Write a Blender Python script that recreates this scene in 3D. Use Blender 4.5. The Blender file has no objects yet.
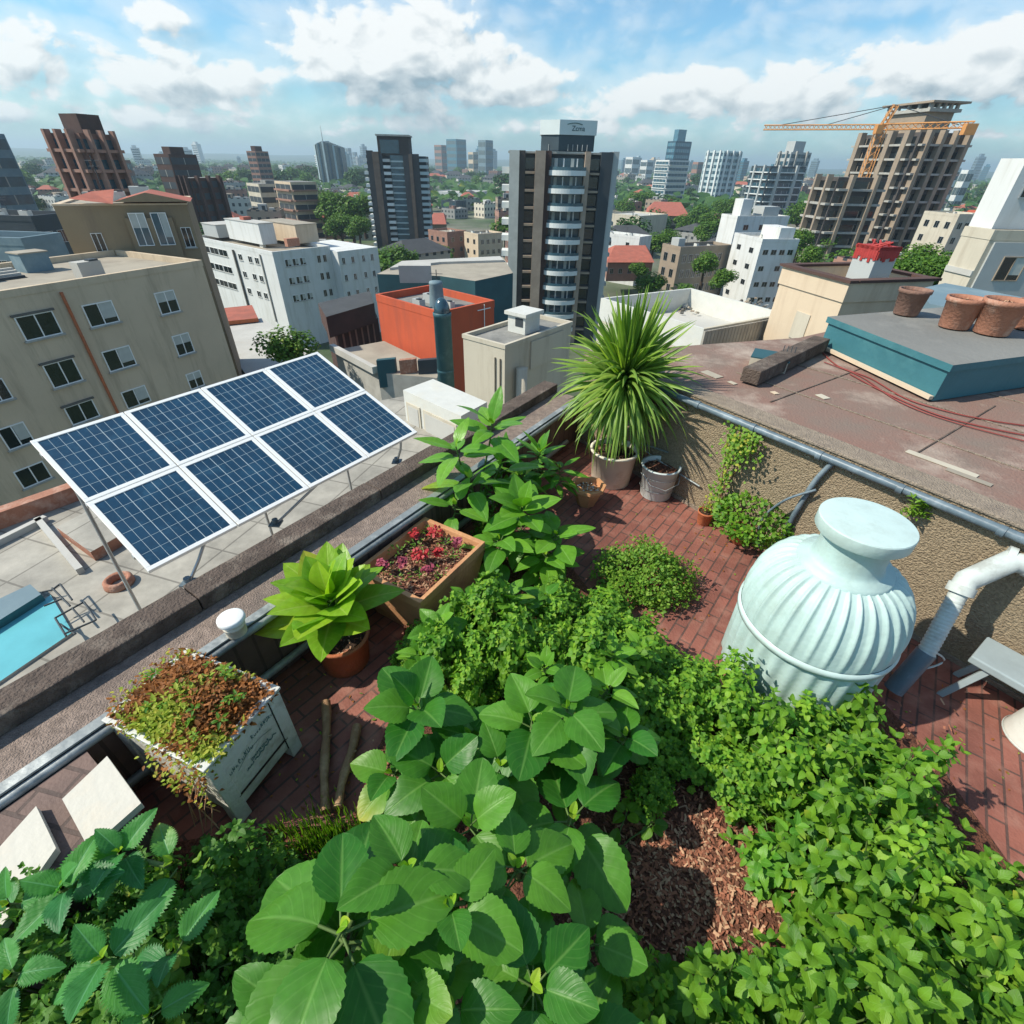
import bpy, math, random
import numpy as np
from mathutils import Vector, Matrix
RND = random.Random(7)
rng = np.random.default_rng(7)
S = bpy.context.scene
COL = S.collection
PI = math.pi

# ------------------------------------------------------------------ camera
F0 = 490.0; PITCH = math.radians(35.46); ROLL = math.radians(1.34); CH = 2.6
Fw = np.array([0, math.cos(PITCH), -math.sin(PITCH)])
_r0 = np.array([1.0, 0, 0]); _u0 = np.array([0, math.sin(PITCH), math.cos(PITCH)])
Rt = _r0*math.cos(ROLL) + _u0*math.sin(ROLL)
Up = _u0*math.cos(ROLL) - _r0*math.sin(ROLL)
CAM = np.array([0, 0, CH])
cd = bpy.data.cameras.new("camera"); cam = bpy.data.objects.new("camera", cd); COL.objects.link(cam)
cd.sensor_width = 36; cd.lens = F0/1024*36; cd.clip_start = 0.05; cd.clip_end = 60000
cam.matrix_world = Matrix(((Rt[0], Up[0], -Fw[0], 0), (Rt[1], Up[1], -Fw[1], 0), (Rt[2], Up[2], -Fw[2], CH), (0, 0, 0, 1)))
S.camera = cam

def ray(x, y): return Fw + Rt*(x-512)/F0 + Up*(512-y)/F0
def at(x, y, z=0.0):
    d = ray(x, y); return CAM + d*((z-CH)/d[2])
def atD(x, y, D):
    d = ray(x, y); return CAM + d*(D/math.hypot(d[0], d[1]))
def pj(P):
    v = np.array(P, float)-CAM; d = v@Fw
    return 512+F0*(v@Rt)/d, 512-F0*(v@Up)/d
def depth(P): return (np.array(P, float)-CAM)@Fw
def zfor(x, y, py):      # height at which the vertical over (x,y) reaches picture row py
    lo, hi = -40.0, 200.0
    D = math.hypot(x, y)
    if D < 60: hi = CH+D*0.3
    lo = CH-D*1.2
    for _ in range(60):
        m = (lo+hi)/2
        if pj((x, y, m))[1] > py: lo = m
        else: hi = m
    return lo

# ------------------------------------------------------------------ world, sun, exposure
SUN_EL = math.radians(46); SUN_DIR = Vector((-0.985, -0.14, 0)).normalized()   # horizontal direction the sun stands in
sv = Vector((SUN_DIR.x*math.cos(SUN_EL), SUN_DIR.y*math.cos(SUN_EL), math.sin(SUN_EL)))
sl = bpy.data.lights.new("sun", 'SUN'); sl.energy = 4.6; sl.angle = math.radians(0.55); sl.color = (1, .93, .80)
so = bpy.data.objects.new("sun", sl); COL.objects.link(so)
so.rotation_euler = sv.to_track_quat('Z', 'Y').to_euler()
S.view_settings.view_transform = 'Standard'; S.view_settings.look = 'None'
S.view_settings.exposure = 0.34; S.view_settings.gamma = 1.0; S.view_settings.use_curve_mapping = False
W = bpy.data.worlds.new("World"); S.world = W; W.use_nodes = True
def build_world():
    nt = W.node_tree; N = nt.nodes; L = nt.links; N.clear()
    out = N.new('ShaderNodeOutputWorld')
    sky = N.new('ShaderNodeTexSky'); sky.sky_type = 'NISHITA'; sky.sun_disc = False
    sky.sun_elevation = SUN_EL; sky.sun_rotation = math.atan2(SUN_DIR.x, SUN_DIR.y)
    sky.air_density = 1.0; sky.dust_density = 0.6; sky.ozone_density = 1.6; sky.altitude = 50
    def val(v):
        return v
    def M(op, a, b=None, c=None, clamp=False):
        n = N.new('ShaderNodeMath'); n.operation = op; n.use_clamp = clamp
        for i, q in enumerate((a, b, c)):
            if q is None: continue
            if isinstance(q, (int, float)): n.inputs[i].default_value = q
            else: L.new(q, n.inputs[i])
        return n.outputs[0]
    tc = N.new('ShaderNodeTexCoord'); sp = N.new('ShaderNodeSeparateXYZ'); L.new(tc.outputs['Generated'], sp.inputs[0])
    X, Y, Z = sp.outputs
    az = M('ARCTAN2', X, Y)
    hz = M('SQRT', M('ADD', M('MULTIPLY', X, X), M('MULTIPLY', Y, Y)))
    el = M('ARCTAN2', Z, hz)
    # cumulus banks: (x, y in the picture, half widths in px) turned into sky directions
    blobs = [(400, 58, 150, 70, 1.25), (500, 84, 140, 40, 1.05), (150, 12, 50, 22, .7), (180, 78, 130, 46, .95), (15, 60, 75, 52, 1.05),
             (640, 98, 110, 36, 1.1), (770, 92, 180, 44, 1.15), (930, 74, 150, 52, 1.25), (1000, 42, 100, 46, 1.15), (900, 5, 60, 12, .45),
             (560, 128, 340, 20, .55), (150, 118, 260, 22, .6), (1100, 80, 120, 50, .9), (-120, 60, 120, 50, .9), (980, 135, 140, 12, .4)]
    def dens(daz, dele):
        a = M('ADD', az, daz); e = M('ADD', el, dele)
        cb = N.new('ShaderNodeCombineXYZ'); L.new(a, cb.inputs[0]); L.new(M('MULTIPLY', e, 1.7), cb.inputs[1])
        n1 = N.new('ShaderNodeTexNoise'); n1.inputs['Scale'].default_value = 8.5; n1.inputs['Detail'].default_value = 10; n1.inputs['Roughness'].default_value = .60
        n1.inputs['Distortion'].default_value = .35
        L.new(cb.outputs[0], n1.inputs['Vector'])
        v1 = N.new('ShaderNodeTexVoronoi'); v1.inputs['Scale'].default_value = 34; v1.feature = 'SMOOTH_F1'; v1.inputs['Smoothness'].default_value = .6
        # warp the voronoi with the noise for billows
        mx = N.new('ShaderNodeVectorMath'); mx.operation = 'MULTIPLY_ADD'; L.new(n1.outputs['Color'], mx.inputs[0]); mx.inputs[1].default_value = (.09, .09, 0); L.new(cb.outputs[0], mx.inputs[2])
        L.new(mx.outputs[0], v1.inputs['Vector'])
        cur = None
        for (bx, by, hw, hh, wt) in blobs:
            d = ray(bx, by); A0 = math.atan2(d[0], d[1]); E0 = math.atan2(d[2], math.hypot(d[0], d[1]))
            dl = ray(bx-5, by); sx = abs(math.atan2(dl[0], dl[1])-A0)/5*hw
            du = ray(bx, by-5); sy = abs(math.atan2(du[2], math.hypot(du[0], du[1]))-E0)/5*hh
            qa = M('MULTIPLY', M('SUBTRACT', a, A0), 1/sx); qe = M('MULTIPLY', M('SUBTRACT', e, E0), 1/sy)
            rr = M('ADD', M('MULTIPLY', qa, qa), M('MULTIPLY', qe, qe))
            b = M('MULTIPLY', M('SUBTRACT', 1.0, M('SQRT', rr)), wt)
            cur = b if cur is None else M('MAXIMUM', cur, b)
        # elsewhere in the sky: scattered cloud
        gen = M('SUBTRACT', M('MULTIPLY', M('ABSOLUTE', e), 1.2), .42)
        cur = M('MAXIMUM', cur, M('MINIMUM', gen, -.30))
        t = M('ADD', cur, M('MULTIPLY', M('SUBTRACT', n1.outputs['Fac'], .52), 2.3))
        t = M('ADD', t, M('MULTIPLY', M('SUBTRACT', .38, v1.outputs['Distance']), .55))
        return t
    d0 = dens(0, 0); d1 = dens(-.016, .016); d2 = dens(-.015, .075)
    def ss(x, lo, hi):
        n = N.new('ShaderNodeMapRange'); n.interpolation_type = 'SMOOTHSTEP'; L.new(x, n.inputs[0]); n.inputs[1].default_value = lo; n.inputs[2].default_value = hi
        return n.outputs[0]
    alpha = M('MULTIPLY', ss(d0, .0, .40), ss(el, -.01, .035))
    shade = M('ADD', M('ADD', M('MULTIPLY', ss(d2, -.1, .8), .50), .15), M('MULTIPLY', M('SUBTRACT', d1, d0), 1.0), None, True)
    mix = N.new('ShaderNodeMixRGB'); L.new(shade, mix.inputs[0]); mix.inputs[1].default_value = (.84, .85, .83, 1); mix.inputs[2].default_value = (.24, .32, .37, 1)
    b1 = N.new('ShaderNodeBackground'); b2 = N.new('ShaderNodeBackground')
    tint = N.new('ShaderNodeMixRGB'); tint.blend_type = 'MULTIPLY'; tint.inputs[0].default_value = 1; L.new(sky.outputs[0], tint.inputs[1]); tint.inputs[2].default_value = (.58, .88, .98, 1)
    L.new(tint.outputs[0], b1.inputs[0]); b1.inputs[1].default_value = 0.135
    L.new(mix.outputs[0], b2.inputs[0]); b2.inputs[1].default_value = 1.0
    ms = N.new('ShaderNodeMixShader'); L.new(M('MAXIMUM', M('MULTIPLY', alpha, .94), M('MULTIPLY', ss(d0, -.75, .3), .42)), ms.inputs[0]); L.new(b1.outputs[0], ms.inputs[1]); L.new(b2.outputs[0], ms.inputs[2])
    L.new(ms.outputs[0], out.inputs[0])
build_world()

# ------------------------------------------------------------------ materials
MT = {}
def mat(name, col, rough=.8, var=.25, scale=3.0, bump=.0, bscale=None, col2=None, metal=0.0, spec=.4, stain=None, stscale=.6, detail=6, coat=0, streak=False):
    m = bpy.data.materials.new(name); m.use_nodes = True; MT[name] = m
    nt = m.node_tree; N = nt.nodes; L = nt.links; P = N['Principled BSDF']
    tc = N.new('ShaderNodeTexCoord'); n = N.new('ShaderNodeTexNoise'); L.new(tc.outputs['Object'], n.inputs['Vector'])
    n.inputs['Scale'].default_value = scale; n.inputs['Detail'].default_value = detail; n.inputs['Roughness'].default_value = .6
    r = N.new('ShaderNodeMapRange'); L.new(n.outputs['Fac'], r.inputs[0]); r.inputs[1].default_value = .3; r.inputs[2].default_value = .7
    mx = N.new('ShaderNodeMixRGB'); L.new(r.outputs[0], mx.inputs[0])
    c2 = col2 if col2 else tuple(c*(1-var) for c in col)
    mx.inputs[1].default_value = (*col, 1); mx.inputs[2].default_value = (*c2, 1)
    o = mx.outputs[0]
    if stain:
        n2 = N.new('ShaderNodeTexNoise'); mpn = N.new('ShaderNodeMapping'); mpn.inputs['Scale'].default_value = (1, 1, .12 if streak else 1); L.new(tc.outputs['Object'], mpn.inputs[0]); L.new(mpn.outputs[0], n2.inputs['Vector']); n2.inputs['Scale'].default_value = stscale; n2.inputs['Detail'].default_value = 8; n2.inputs['Roughness'].default_value = .7
        r2 = N.new('ShaderNodeMapRange'); L.new(n2.outputs['Fac'], r2.inputs[0]); r2.inputs[1].default_value = .50; r2.inputs[2].default_value = .68
        m2 = N.new('ShaderNodeMixRGB'); L.new(r2.outputs[0], m2.inputs[0]); L.new(o, m2.inputs[1]); m2.inputs[2].default_value = (*stain, 1); o = m2.outputs[0]
    L.new(o, P.inputs['Base Color']); P.inputs['Roughness'].default_value = rough; P.inputs['Metallic'].default_value = metal
    P.inputs['Specular IOR Level'].default_value = spec; P.inputs['Coat Weight'].default_value = coat
    if bump:
        n3 = N.new('ShaderNodeTexNoise'); L.new(tc.outputs['Object'], n3.inputs['Vector']); n3.inputs['Scale'].default_value = bscale or scale*8; n3.inputs['Detail'].default_value = 5
        b = N.new('ShaderNodeBump'); b.inputs['Strength'].default_value = min(1, bump); b.inputs['Distance'].default_value = .02*max(1, bump); L.new(n3.outputs['Fac'], b.inputs['Height']); L.new(b.outputs[0], P.inputs['Normal'])
    return m

def leafmat(name, c1, c2, vein, nv=7, k=.9, rough=.42, trans=.28, veinmix=.5):
    """c1/c2: the two ends of the leaf to leaf variation; veins drawn along the leaf's own UVs"""
    m = bpy.data.materials.new(name); m.use_nodes = True; MT[name] = m
    nt = m.node_tree; N = nt.nodes; L = nt.links; P = N['Principled BSDF']; out = N['Material Output']
    def Mh(op, a, b=None):
        n = N.new('ShaderNodeMath'); n.operation = op
        for i, q in enumerate((a, b)):
            if q is None: continue
            if isinstance(q, (int, float)): n.inputs[i].default_value = q
            else: L.new(q, n.inputs[i])
        return n.outputs[0]
    uv = N.new('ShaderNodeUVMap'); uv.uv_map = 'leaf'; s = N.new('ShaderNodeSeparateXYZ'); L.new(uv.outputs[0], s.inputs[0])
    uv2 = N.new('ShaderNodeUVMap'); uv2.uv_map = 'var'; s2 = N.new('ShaderNodeSeparateXYZ'); L.new(uv2.outputs[0], s2.inputs[0])
    au = Mh('ABSOLUTE', Mh('SUBTRACT', s.outputs[0], .5))
    ph = Mh('FRACT', Mh('SUBTRACT', Mh('MULTIPLY', s.outputs[1], nv), Mh('MULTIPLY', au, k*nv)))
    tri = Mh('ABSOLUTE', Mh('SUBTRACT', ph, .5))           # 0 in the middle, .5 at the vein
    vl = N.new('ShaderNodeMapRange'); L.new(tri, vl.inputs[0]); vl.inputs[1].default_value = .38; vl.inputs[2].default_value = .5
    mid = N.new('ShaderNodeMapRange'); L.new(au, mid.inputs[0]); mid.inputs[1].default_value = .045; mid.inputs[2].default_value = .008
    vm = Mh('MAXIMUM', Mh('MULTIPLY', vl.outputs[0], .32), mid.outputs[0])
    mx = N.new('ShaderNodeMixRGB'); L.new(s2.outputs[0], mx.inputs[0]); mx.inputs[1].default_value = (*c1, 1); mx.inputs[2].default_value = (*c2, 1)
    tc = N.new('ShaderNodeTexCoord'); nz = N.new('ShaderNodeTexNoise'); L.new(tc.outputs['Object'], nz.inputs[0]); nz.inputs['Scale'].default_value = 28; nz.inputs['Detail'].default_value = 3
    yr = N.new('ShaderNodeMapRange'); L.new(s2.outputs[0], yr.inputs[0]); yr.inputs[1].default_value = .955; yr.inputs[2].default_value = 1.0; ym = N.new('ShaderNodeMixRGB'); L.new(Mh('MULTIPLY', yr.outputs[0], Mh('POWER', s.outputs[1], 2.5)), ym.inputs[0]); L.new(mx.outputs[0], ym.inputs[1]); ym.inputs[2].default_value = (.42, .40, .05, 1)
    hs = N.new('ShaderNodeHueSaturation'); L.new(ym.outputs[0], hs.inputs['Color']); L.new(Mh('ADD', .72, Mh('MULTIPLY', nz.outputs['Fac'], .56)), hs.inputs['Value'])
    m3 = N.new('ShaderNodeMixRGB'); L.new(Mh('MULTIPLY', vm, veinmix), m3.inputs[0]); L.new(hs.outputs[0], m3.inputs[1]); m3.inputs[2].default_value = (*vein, 1)
    L.new(m3.outputs[0], P.inputs['Base Color']); P.inputs['Roughness'].default_value = rough; P.inputs['Specular IOR Level'].default_value = .32
    b = N.new('ShaderNodeBump'); b.inputs['Strength'].default_value = .28; b.inputs['Distance'].default_value = .004; b.invert = True
    L.new(Mh('ADD', Mh('SUBTRACT', vm, Mh('MULTIPLY', tri, .8)), Mh('MULTIPLY', nz.outputs['Fac'], .4)), b.inputs['Height']); L.new(b.outputs[0], P.inputs['Normal'])
    T = N.new('ShaderNodeBsdfTranslucent'); tm = N.new('ShaderNodeMixRGB'); tm.blend_type = 'MULTIPLY'; tm.inputs[0].default_value = 1; L.new(m3.outputs[0], tm.inputs[1]); tm.inputs[2].default_value = (1.5, 1.7, .6, 1)
    L.new(tm.outputs[0], T.inputs[0]); ms = N.new('ShaderNodeMixShader'); ms.inputs[0].default_value = trans
    L.new(P.outputs[0], ms.inputs[1]); L.new(T.outputs[0], ms.inputs[2]); L.new(ms.outputs[0], out.inputs[0])
    return m

def brickmat(name, c1, c2, mortar, bw, bh, ms=.006, rot=0.0, rough=.75, off=.5, bump=.6, dirt=None, msm=.1):
    m = bpy.data.materials.new(name); m.use_nodes = True; MT[name] = m
    nt = m.node_tree; N = nt.nodes; L = nt.links; P = N['Principled BSDF']
    tc = N.new('ShaderNodeTexCoord'); mp = N.new('ShaderNodeMapping'); L.new(tc.outputs['Object'], mp.inputs[0]); mp.inputs['Rotation'].default_value = (0, 0, rot)
    b = N.new('ShaderNodeTexBrick'); L.new(mp.outputs[0], b.inputs['Vector']); b.inputs['Scale'].default_value = 1
    b.inputs['Color1'].default_value = (*c1, 1); b.inputs['Color2'].default_value = (*c2, 1); b.inputs['Mortar'].default_value = (*mortar, 1)
    b.inputs['Brick Width'].default_value = bw; b.inputs['Row Height'].default_value = bh; b.inputs['Mortar Size'].default_value = ms; b.inputs['Mortar Smooth'].default_value = msm; b.offset = off
    n = N.new('ShaderNodeTexNoise'); L.new(tc.outputs['Object'], n.inputs[0]); n.inputs['Scale'].default_value = 2.2; n.inputs['Detail'].default_value = 8; n.inputs['Roughness'].default_value = .65
    r = N.new('ShaderNodeMapRange'); L.new(n.outputs[0], r.inputs[0]); r.inputs[1].default_value = .3; r.inputs[2].default_value = .75; r.inputs[3].default_value = .62; r.inputs[4].default_value = 1.25
    mx = N.new('ShaderNodeMixRGB'); mx.blend_type = 'MULTIPLY'; mx.inputs[0].default_value = 1; L.new(b.outputs[0], mx.inputs[1]); L.new(r.outputs[0], mx.inputs[2])
    o = mx.outputs[0]
    if dirt:
        n2 = N.new('ShaderNodeTexNoise'); L.new(tc.outputs['Object'], n2.inputs[0]); n2.inputs['Scale'].default_value = 7; n2.inputs['Detail'].default_value = 6
        r2 = N.new('ShaderNodeMapRange'); L.new(n2.outputs[0], r2.inputs[0]); r2.inputs[1].default_value = .50; r2.inputs[2].default_value = .72; r2.inputs[4].default_value = .7
        m2 = N.new('ShaderNodeMixRGB'); L.new(r2.outputs[0], m2.inputs[0]); L.new(o, m2.inputs[1]); m2.inputs[2].default_value = (*dirt, 1); o = m2.outputs[0]
    L.new(o, P.inputs['Base Color']); P.inputs['Roughness'].default_value = rough
    bp = N.new('ShaderNodeBump'); bp.inputs['Strength'].default_value = bump; bp.inputs['Distance'].default_value = .006; bp.invert = True
    ad = N.new('ShaderNodeMath'); ad.operation = 'SUBTRACT'; L.new(b.outputs['Fac'], ad.inputs[0]); n4 = N.new('ShaderNodeTexNoise'); L.new(tc.outputs['Object'], n4.inputs[0]); n4.inputs['Scale'].default_value = 60
    L.new(n4.outputs[0], ad.inputs[1]); L.new(ad.outputs[0], bp.inputs['Height']); L.new(bp.outputs[0], P.inputs['Normal'])
    return m

mat('plaster_beige', (.62, .50, .355), .9, .18, .25, .3, 12, stain=(.40, .32, .225), stscale=1.1, streak=True)
mat('plaster_tan', (.33, .25, .155), .9, .25, .3, .3, 8, stain=(.24, .18, .12), stscale=.9, streak=True)
mat('plaster_cream', (.54, .49, .39), .9, .12, .4, .2, 8, stain=(.40, .35, .27), stscale=1.3, streak=True)
mat('plaster_peach', (.62, .50, .36), .9, .12, .5, .2, 8, stain=(.48, .37, .26), stscale=1.6, streak=True)
mat('white_wall', (.66, .67, .65), .85, .1, .3, .2, 8, stain=(.50, .50, .46), stscale=.9, streak=True)
mat('red_wall', (.56, .105, .045), .85, .18, .4, .2, 8, stain=(.40, .085, .045), stscale=1.0, streak=True)
mat('teal_paint', (.045, .17, .20), .6, .25, 1.5, .2, 20, stain=(.07, .21, .23), stscale=1.1)
mat('teal_dark', (.03, .10, .12), .7, .3, .4)
mat('roof_grey', (.22, .22, .205), .95, .3, .5, .4, 20, stain=(.33, .32, .29), stscale=.3)
mat('roof_tan', (.38, .34, .27), .95, .25, .5, .3, 14, stain=(.27, .235, .19), stscale=.4)
mat('roof_white', (.50, .49, .45), .9, .2, .4, .2, 10, stain=(.42, .40, .36), stscale=.5)
mat('roof_red', (.43, .13, .085), .85, .3, .8, .3, 6, stain=(.28, .10, .07), stscale=.7)
mat('roof_dark', (.07, .075, .08), .9, .3, .5)
mat('membrane', (.24, .135, .105), .92, .3, 2.2, .5, 60, col2=(.20, .155, .125), stain=(.40, .32, .26), stscale=1.3)
mat('coping', (.36, .29, .22), .95, .35, 18, 1, 90, stain=(.25, .20, .16), stscale=6)
mat('ledge_dark', (.135, .10, .08), .95, .5, 9, 1, 60, stain=(.22, .18, .145), stscale=5)
mat('parapet_top', (.37, .285, .235), .95, .5, 22, .9, 110, stain=(.19, .15, .13), stscale=3.5)
mat('pebbledash', (.46, .36, .235), .95, .45, 55, 2, 85, stain=(.38, .29, .19), stscale=2)
mat('flashing', (.30, .33, .33), .5, .35, 6, .2, 20, metal=.3, stain=(.50, .52, .50), stscale=5)
mat('pipe_blue', (.13, .18, .215), .4, .3, 8, .1, 20, stain=(.22, .28, .32), stscale=5)
mat('white_paint', (.62, .62, .57), .55, .12, 5, .15, 30, stain=(.60, .58, .50), stscale=3)
mat('box_paint', (.80, .79, .70), .6, .15, 6, .3, 40, stain=(.45, .43, .34), stscale=5)
mat('slab_white', (.60, .57, .49), .7, .1, 5, .15, 30, stain=(.62, .56, .46), stscale=5)
mat('mint', (.47, .62, .585), .5, .2, 5, .15, 30, stain=(.36, .46, .42), stscale=4.5, coat=.05)
mat('mint_light', (.53, .665, .63), .46, .12, 5, .1, 30, stain=(.44, .54, .50), stscale=5, coat=.05)
mat('pipe_white', (.55, .60, .57), .5, .15, 10, .1, 30, stain=(.36, .38, .35), stscale=8)
mat('terracotta', (.50, .155, .065), .8, .25, 6, .3, 40, stain=(.36, .13, .07), stscale=4)
mat('terracotta_old', (.42, .19, .12), .85, .3, 6, .4, 40, stain=(.50, .32, .24), stscale=5)
mat('terracotta_light', (.60, .30, .14), .8, .22, 5, .3, 40, stain=(.45, .20, .10), stscale=4)
mat('pot_cream', (.76, .69, .56), .6, .12, 5, .1, 30, stain=(.52, .43, .31), stscale=4)
mat('bucket_white', (.62, .68, .66), .4, .1, 5, .05, 30, stain=(.48, .54, .52), stscale=4)
mat('soil', (.075, .042, .026), .95, .6, 30, 2, 80)
mat('mulch_red', (.22, .085, .05), .9, .5, 30, 2, 70, col2=(.09, .036, .022))
mat('chip_a', (.36, .14, .08), .85, .4, 30); mat('chip_b', (.55, .33, .20), .85, .3, 30); mat('chip_c', (.15, .06, .035), .85, .4, 30)
mat('stone_white', (.6, .58, .54), .7, .3, 30)
mat('wood', (.36, .21, .11), .75, .35, 9, .5, 50, stain=(.5, .33, .19), stscale=7)
mat('frame_white', (.82, .82, .79), .35, .05, 5, coat=.2)
mat('alu', (.5, .52, .53), .35, .15, 5, metal=.7)
mat('cable_red', (.26, .055, .045), .6, .2, 5)
mat('cable_black', (.03, .03, .03), .6, .2, 5)
mat('concrete', (.42, .41, .37), .92, .25, 1.2, .3, 14, stain=(.30, .29, .26), stscale=.8)
mat('concrete_dark', (.15, .145, .13), .92, .3, .6, .3, 14)
mat('brick_brown', (.20, .145, .11), .9, .3, .6, .2, 10, stain=(.15, .11, .09), stscale=.4)
mat('brick_pink', (.36, .20, .15), .9, .3, 1.0, .3, 10, stain=(.27, .16, .12), stscale=.5)
mat('brown_dark', (.10, .055, .045), .9, .35, .5, stain=(.07, .045, .04), stscale=.3)
mat('stone_tan', (.34, .27, .20), .9, .2, .5, stain=(.26, .21, .165), stscale=.3)
mat('slate', (.05, .062, .072), .6, .3, .3)
mat('blue_grey', (.16, .24, .28), .7, .2, .5, stain=(.22, .29, .31), stscale=.6)
mat('panel_grey', (.42, .44, .43), .7, .12, .4)
mat('white_slab', (.70, .72, .70), .7, .08, .5)
mat('pool_blue', (.15, .50, .56), .25, .25, 1.5, .1, 5)
mat('crane_orange', (.60, .28, .09), .6, .2, 1)
mat('net_green', (.10, .22, .18), .9, .4, .5)
mat('bark', (.09, .06, .04), .9, .4, 6, 1, 20)
mat('stem_green', (.10, .17, .04), .7, .3, 20)
mat('stem_red', (.16, .07, .03), .7, .3, 20)
mat('lime_tip', (.42, .44, .06), .6, .2, 20)
mat('flower_red', (.45, .025, .03), .6, .3, 40); mat('flower_pink', (.36, .06, .10), .6, .3, 40)
mat('ink_green', (.10, .22, .20), .8, .3, 60, stain=(.3, .36, .33), stscale=40)
def glass(name, col, rough=.12):
    m = mat(name, col, rough, .5, .6); m.node_tree.nodes['Principled BSDF'].inputs['Specular IOR Level'].default_value = .9; return m
glass('glass_dark', (.012, .018, .022)); glass('glass_blue', (.05, .12, .16), .15); glass('glass_grey', (.10, .14, .15), .2); mat('curtain', (.50, .52, .48), .7, .2, 2)
glass('glass_tower', (.03, .085, .12), .18)
brickmat('floor_brick', (.29, .105, .075), (.21, .075, .055), (.10, .055, .045), .235, .078, .006, rot=0.0, dirt=(.33, .16, .12))
brickmat('tiles', (.38, .355, .30), (.33, .31, .265), (.20, .185, .155), .62, .62, .012, rot=.3, off=0, bump=.2)
brickmat('block_brown', (.17, .11, .09), (.14, .09, .075), (.09, .06, .05), .22, .10, .008, rot=0.2, bump=.6)
brickmat('siding', (.33, .30, .25), (.24, .22, .19), (.10, .09, .08), .16, 30, .012, bump=.3)

leafmat('lf_big', (.028, .145, .015), (.10, .27, .024), (.22, .42, .10), nv=6, k=.9, veinmix=.36, rough=.42)
leafmat('lf_lobed', (.03, .165, .045), (.075, .27, .045), (.16, .42, .20), nv=7, k=1.1, veinmix=.55, rough=.45)
leafmat('lf_herb', (.045, .155, .012), (.17, .33, .022), (.22, .42, .08), nv=5, k=.8, veinmix=.3, rough=.5, trans=.3)
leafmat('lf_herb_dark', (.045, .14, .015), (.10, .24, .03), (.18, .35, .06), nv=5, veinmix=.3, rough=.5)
leafmat('lf_parsley', (.10, .27, .02), (.24, .41, .03), (.3, .5, .1), nv=4, veinmix=.2, rough=.55)
leafmat('lf_lime', (.16, .35, .02), (.30, .46, .03), (.48, .58, .16), nv=8, k=.5, veinmix=.35, rough=.38, trans=.35)
leafmat('lf_green', (.065, .215, .018), (.15, .34, .028), (.25, .46, .12), nv=7, k=.8, veinmix=.4, rough=.4)
leafmat('lf_ficus', (.10, .28, .03), (.18, .38, .04), (.3, .5, .12), nv=7, k=.8, veinmix=.4, rough=.35, trans=.35)
leafmat('lf_blade', (.06, .18, .018), (.22, .38, .045), (.55, .62, .20), nv=0, k=0, veinmix=.55, rough=.38)
leafmat('lf_bush', (.09, .22, .02), (.20, .33, .035), (.25, .4, .1), nv=3, veinmix=.1, rough=.55)
leafmat('lf_rust', (.40, .15, .035), (.18, .075, .025), (.3, .2, .1), nv=3, veinmix=.1, rough=.6)
leafmat('lf_moss', (.24, .36, .03), (.40, .38, .05), (.3, .4, .1), nv=3, veinmix=.1, rough=.6)
leafmat('lf_tree', (.045, .12, .015), (.11, .21, .02), (.1, .2, .05), nv=2, veinmix=.05, rough=.6, trans=.2)
leafmat('lf_tree_far', (.02, .07, .015), (.05, .12, .02), (.1, .2, .05), nv=2, veinmix=.05, rough=.7, trans=.1)

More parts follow.
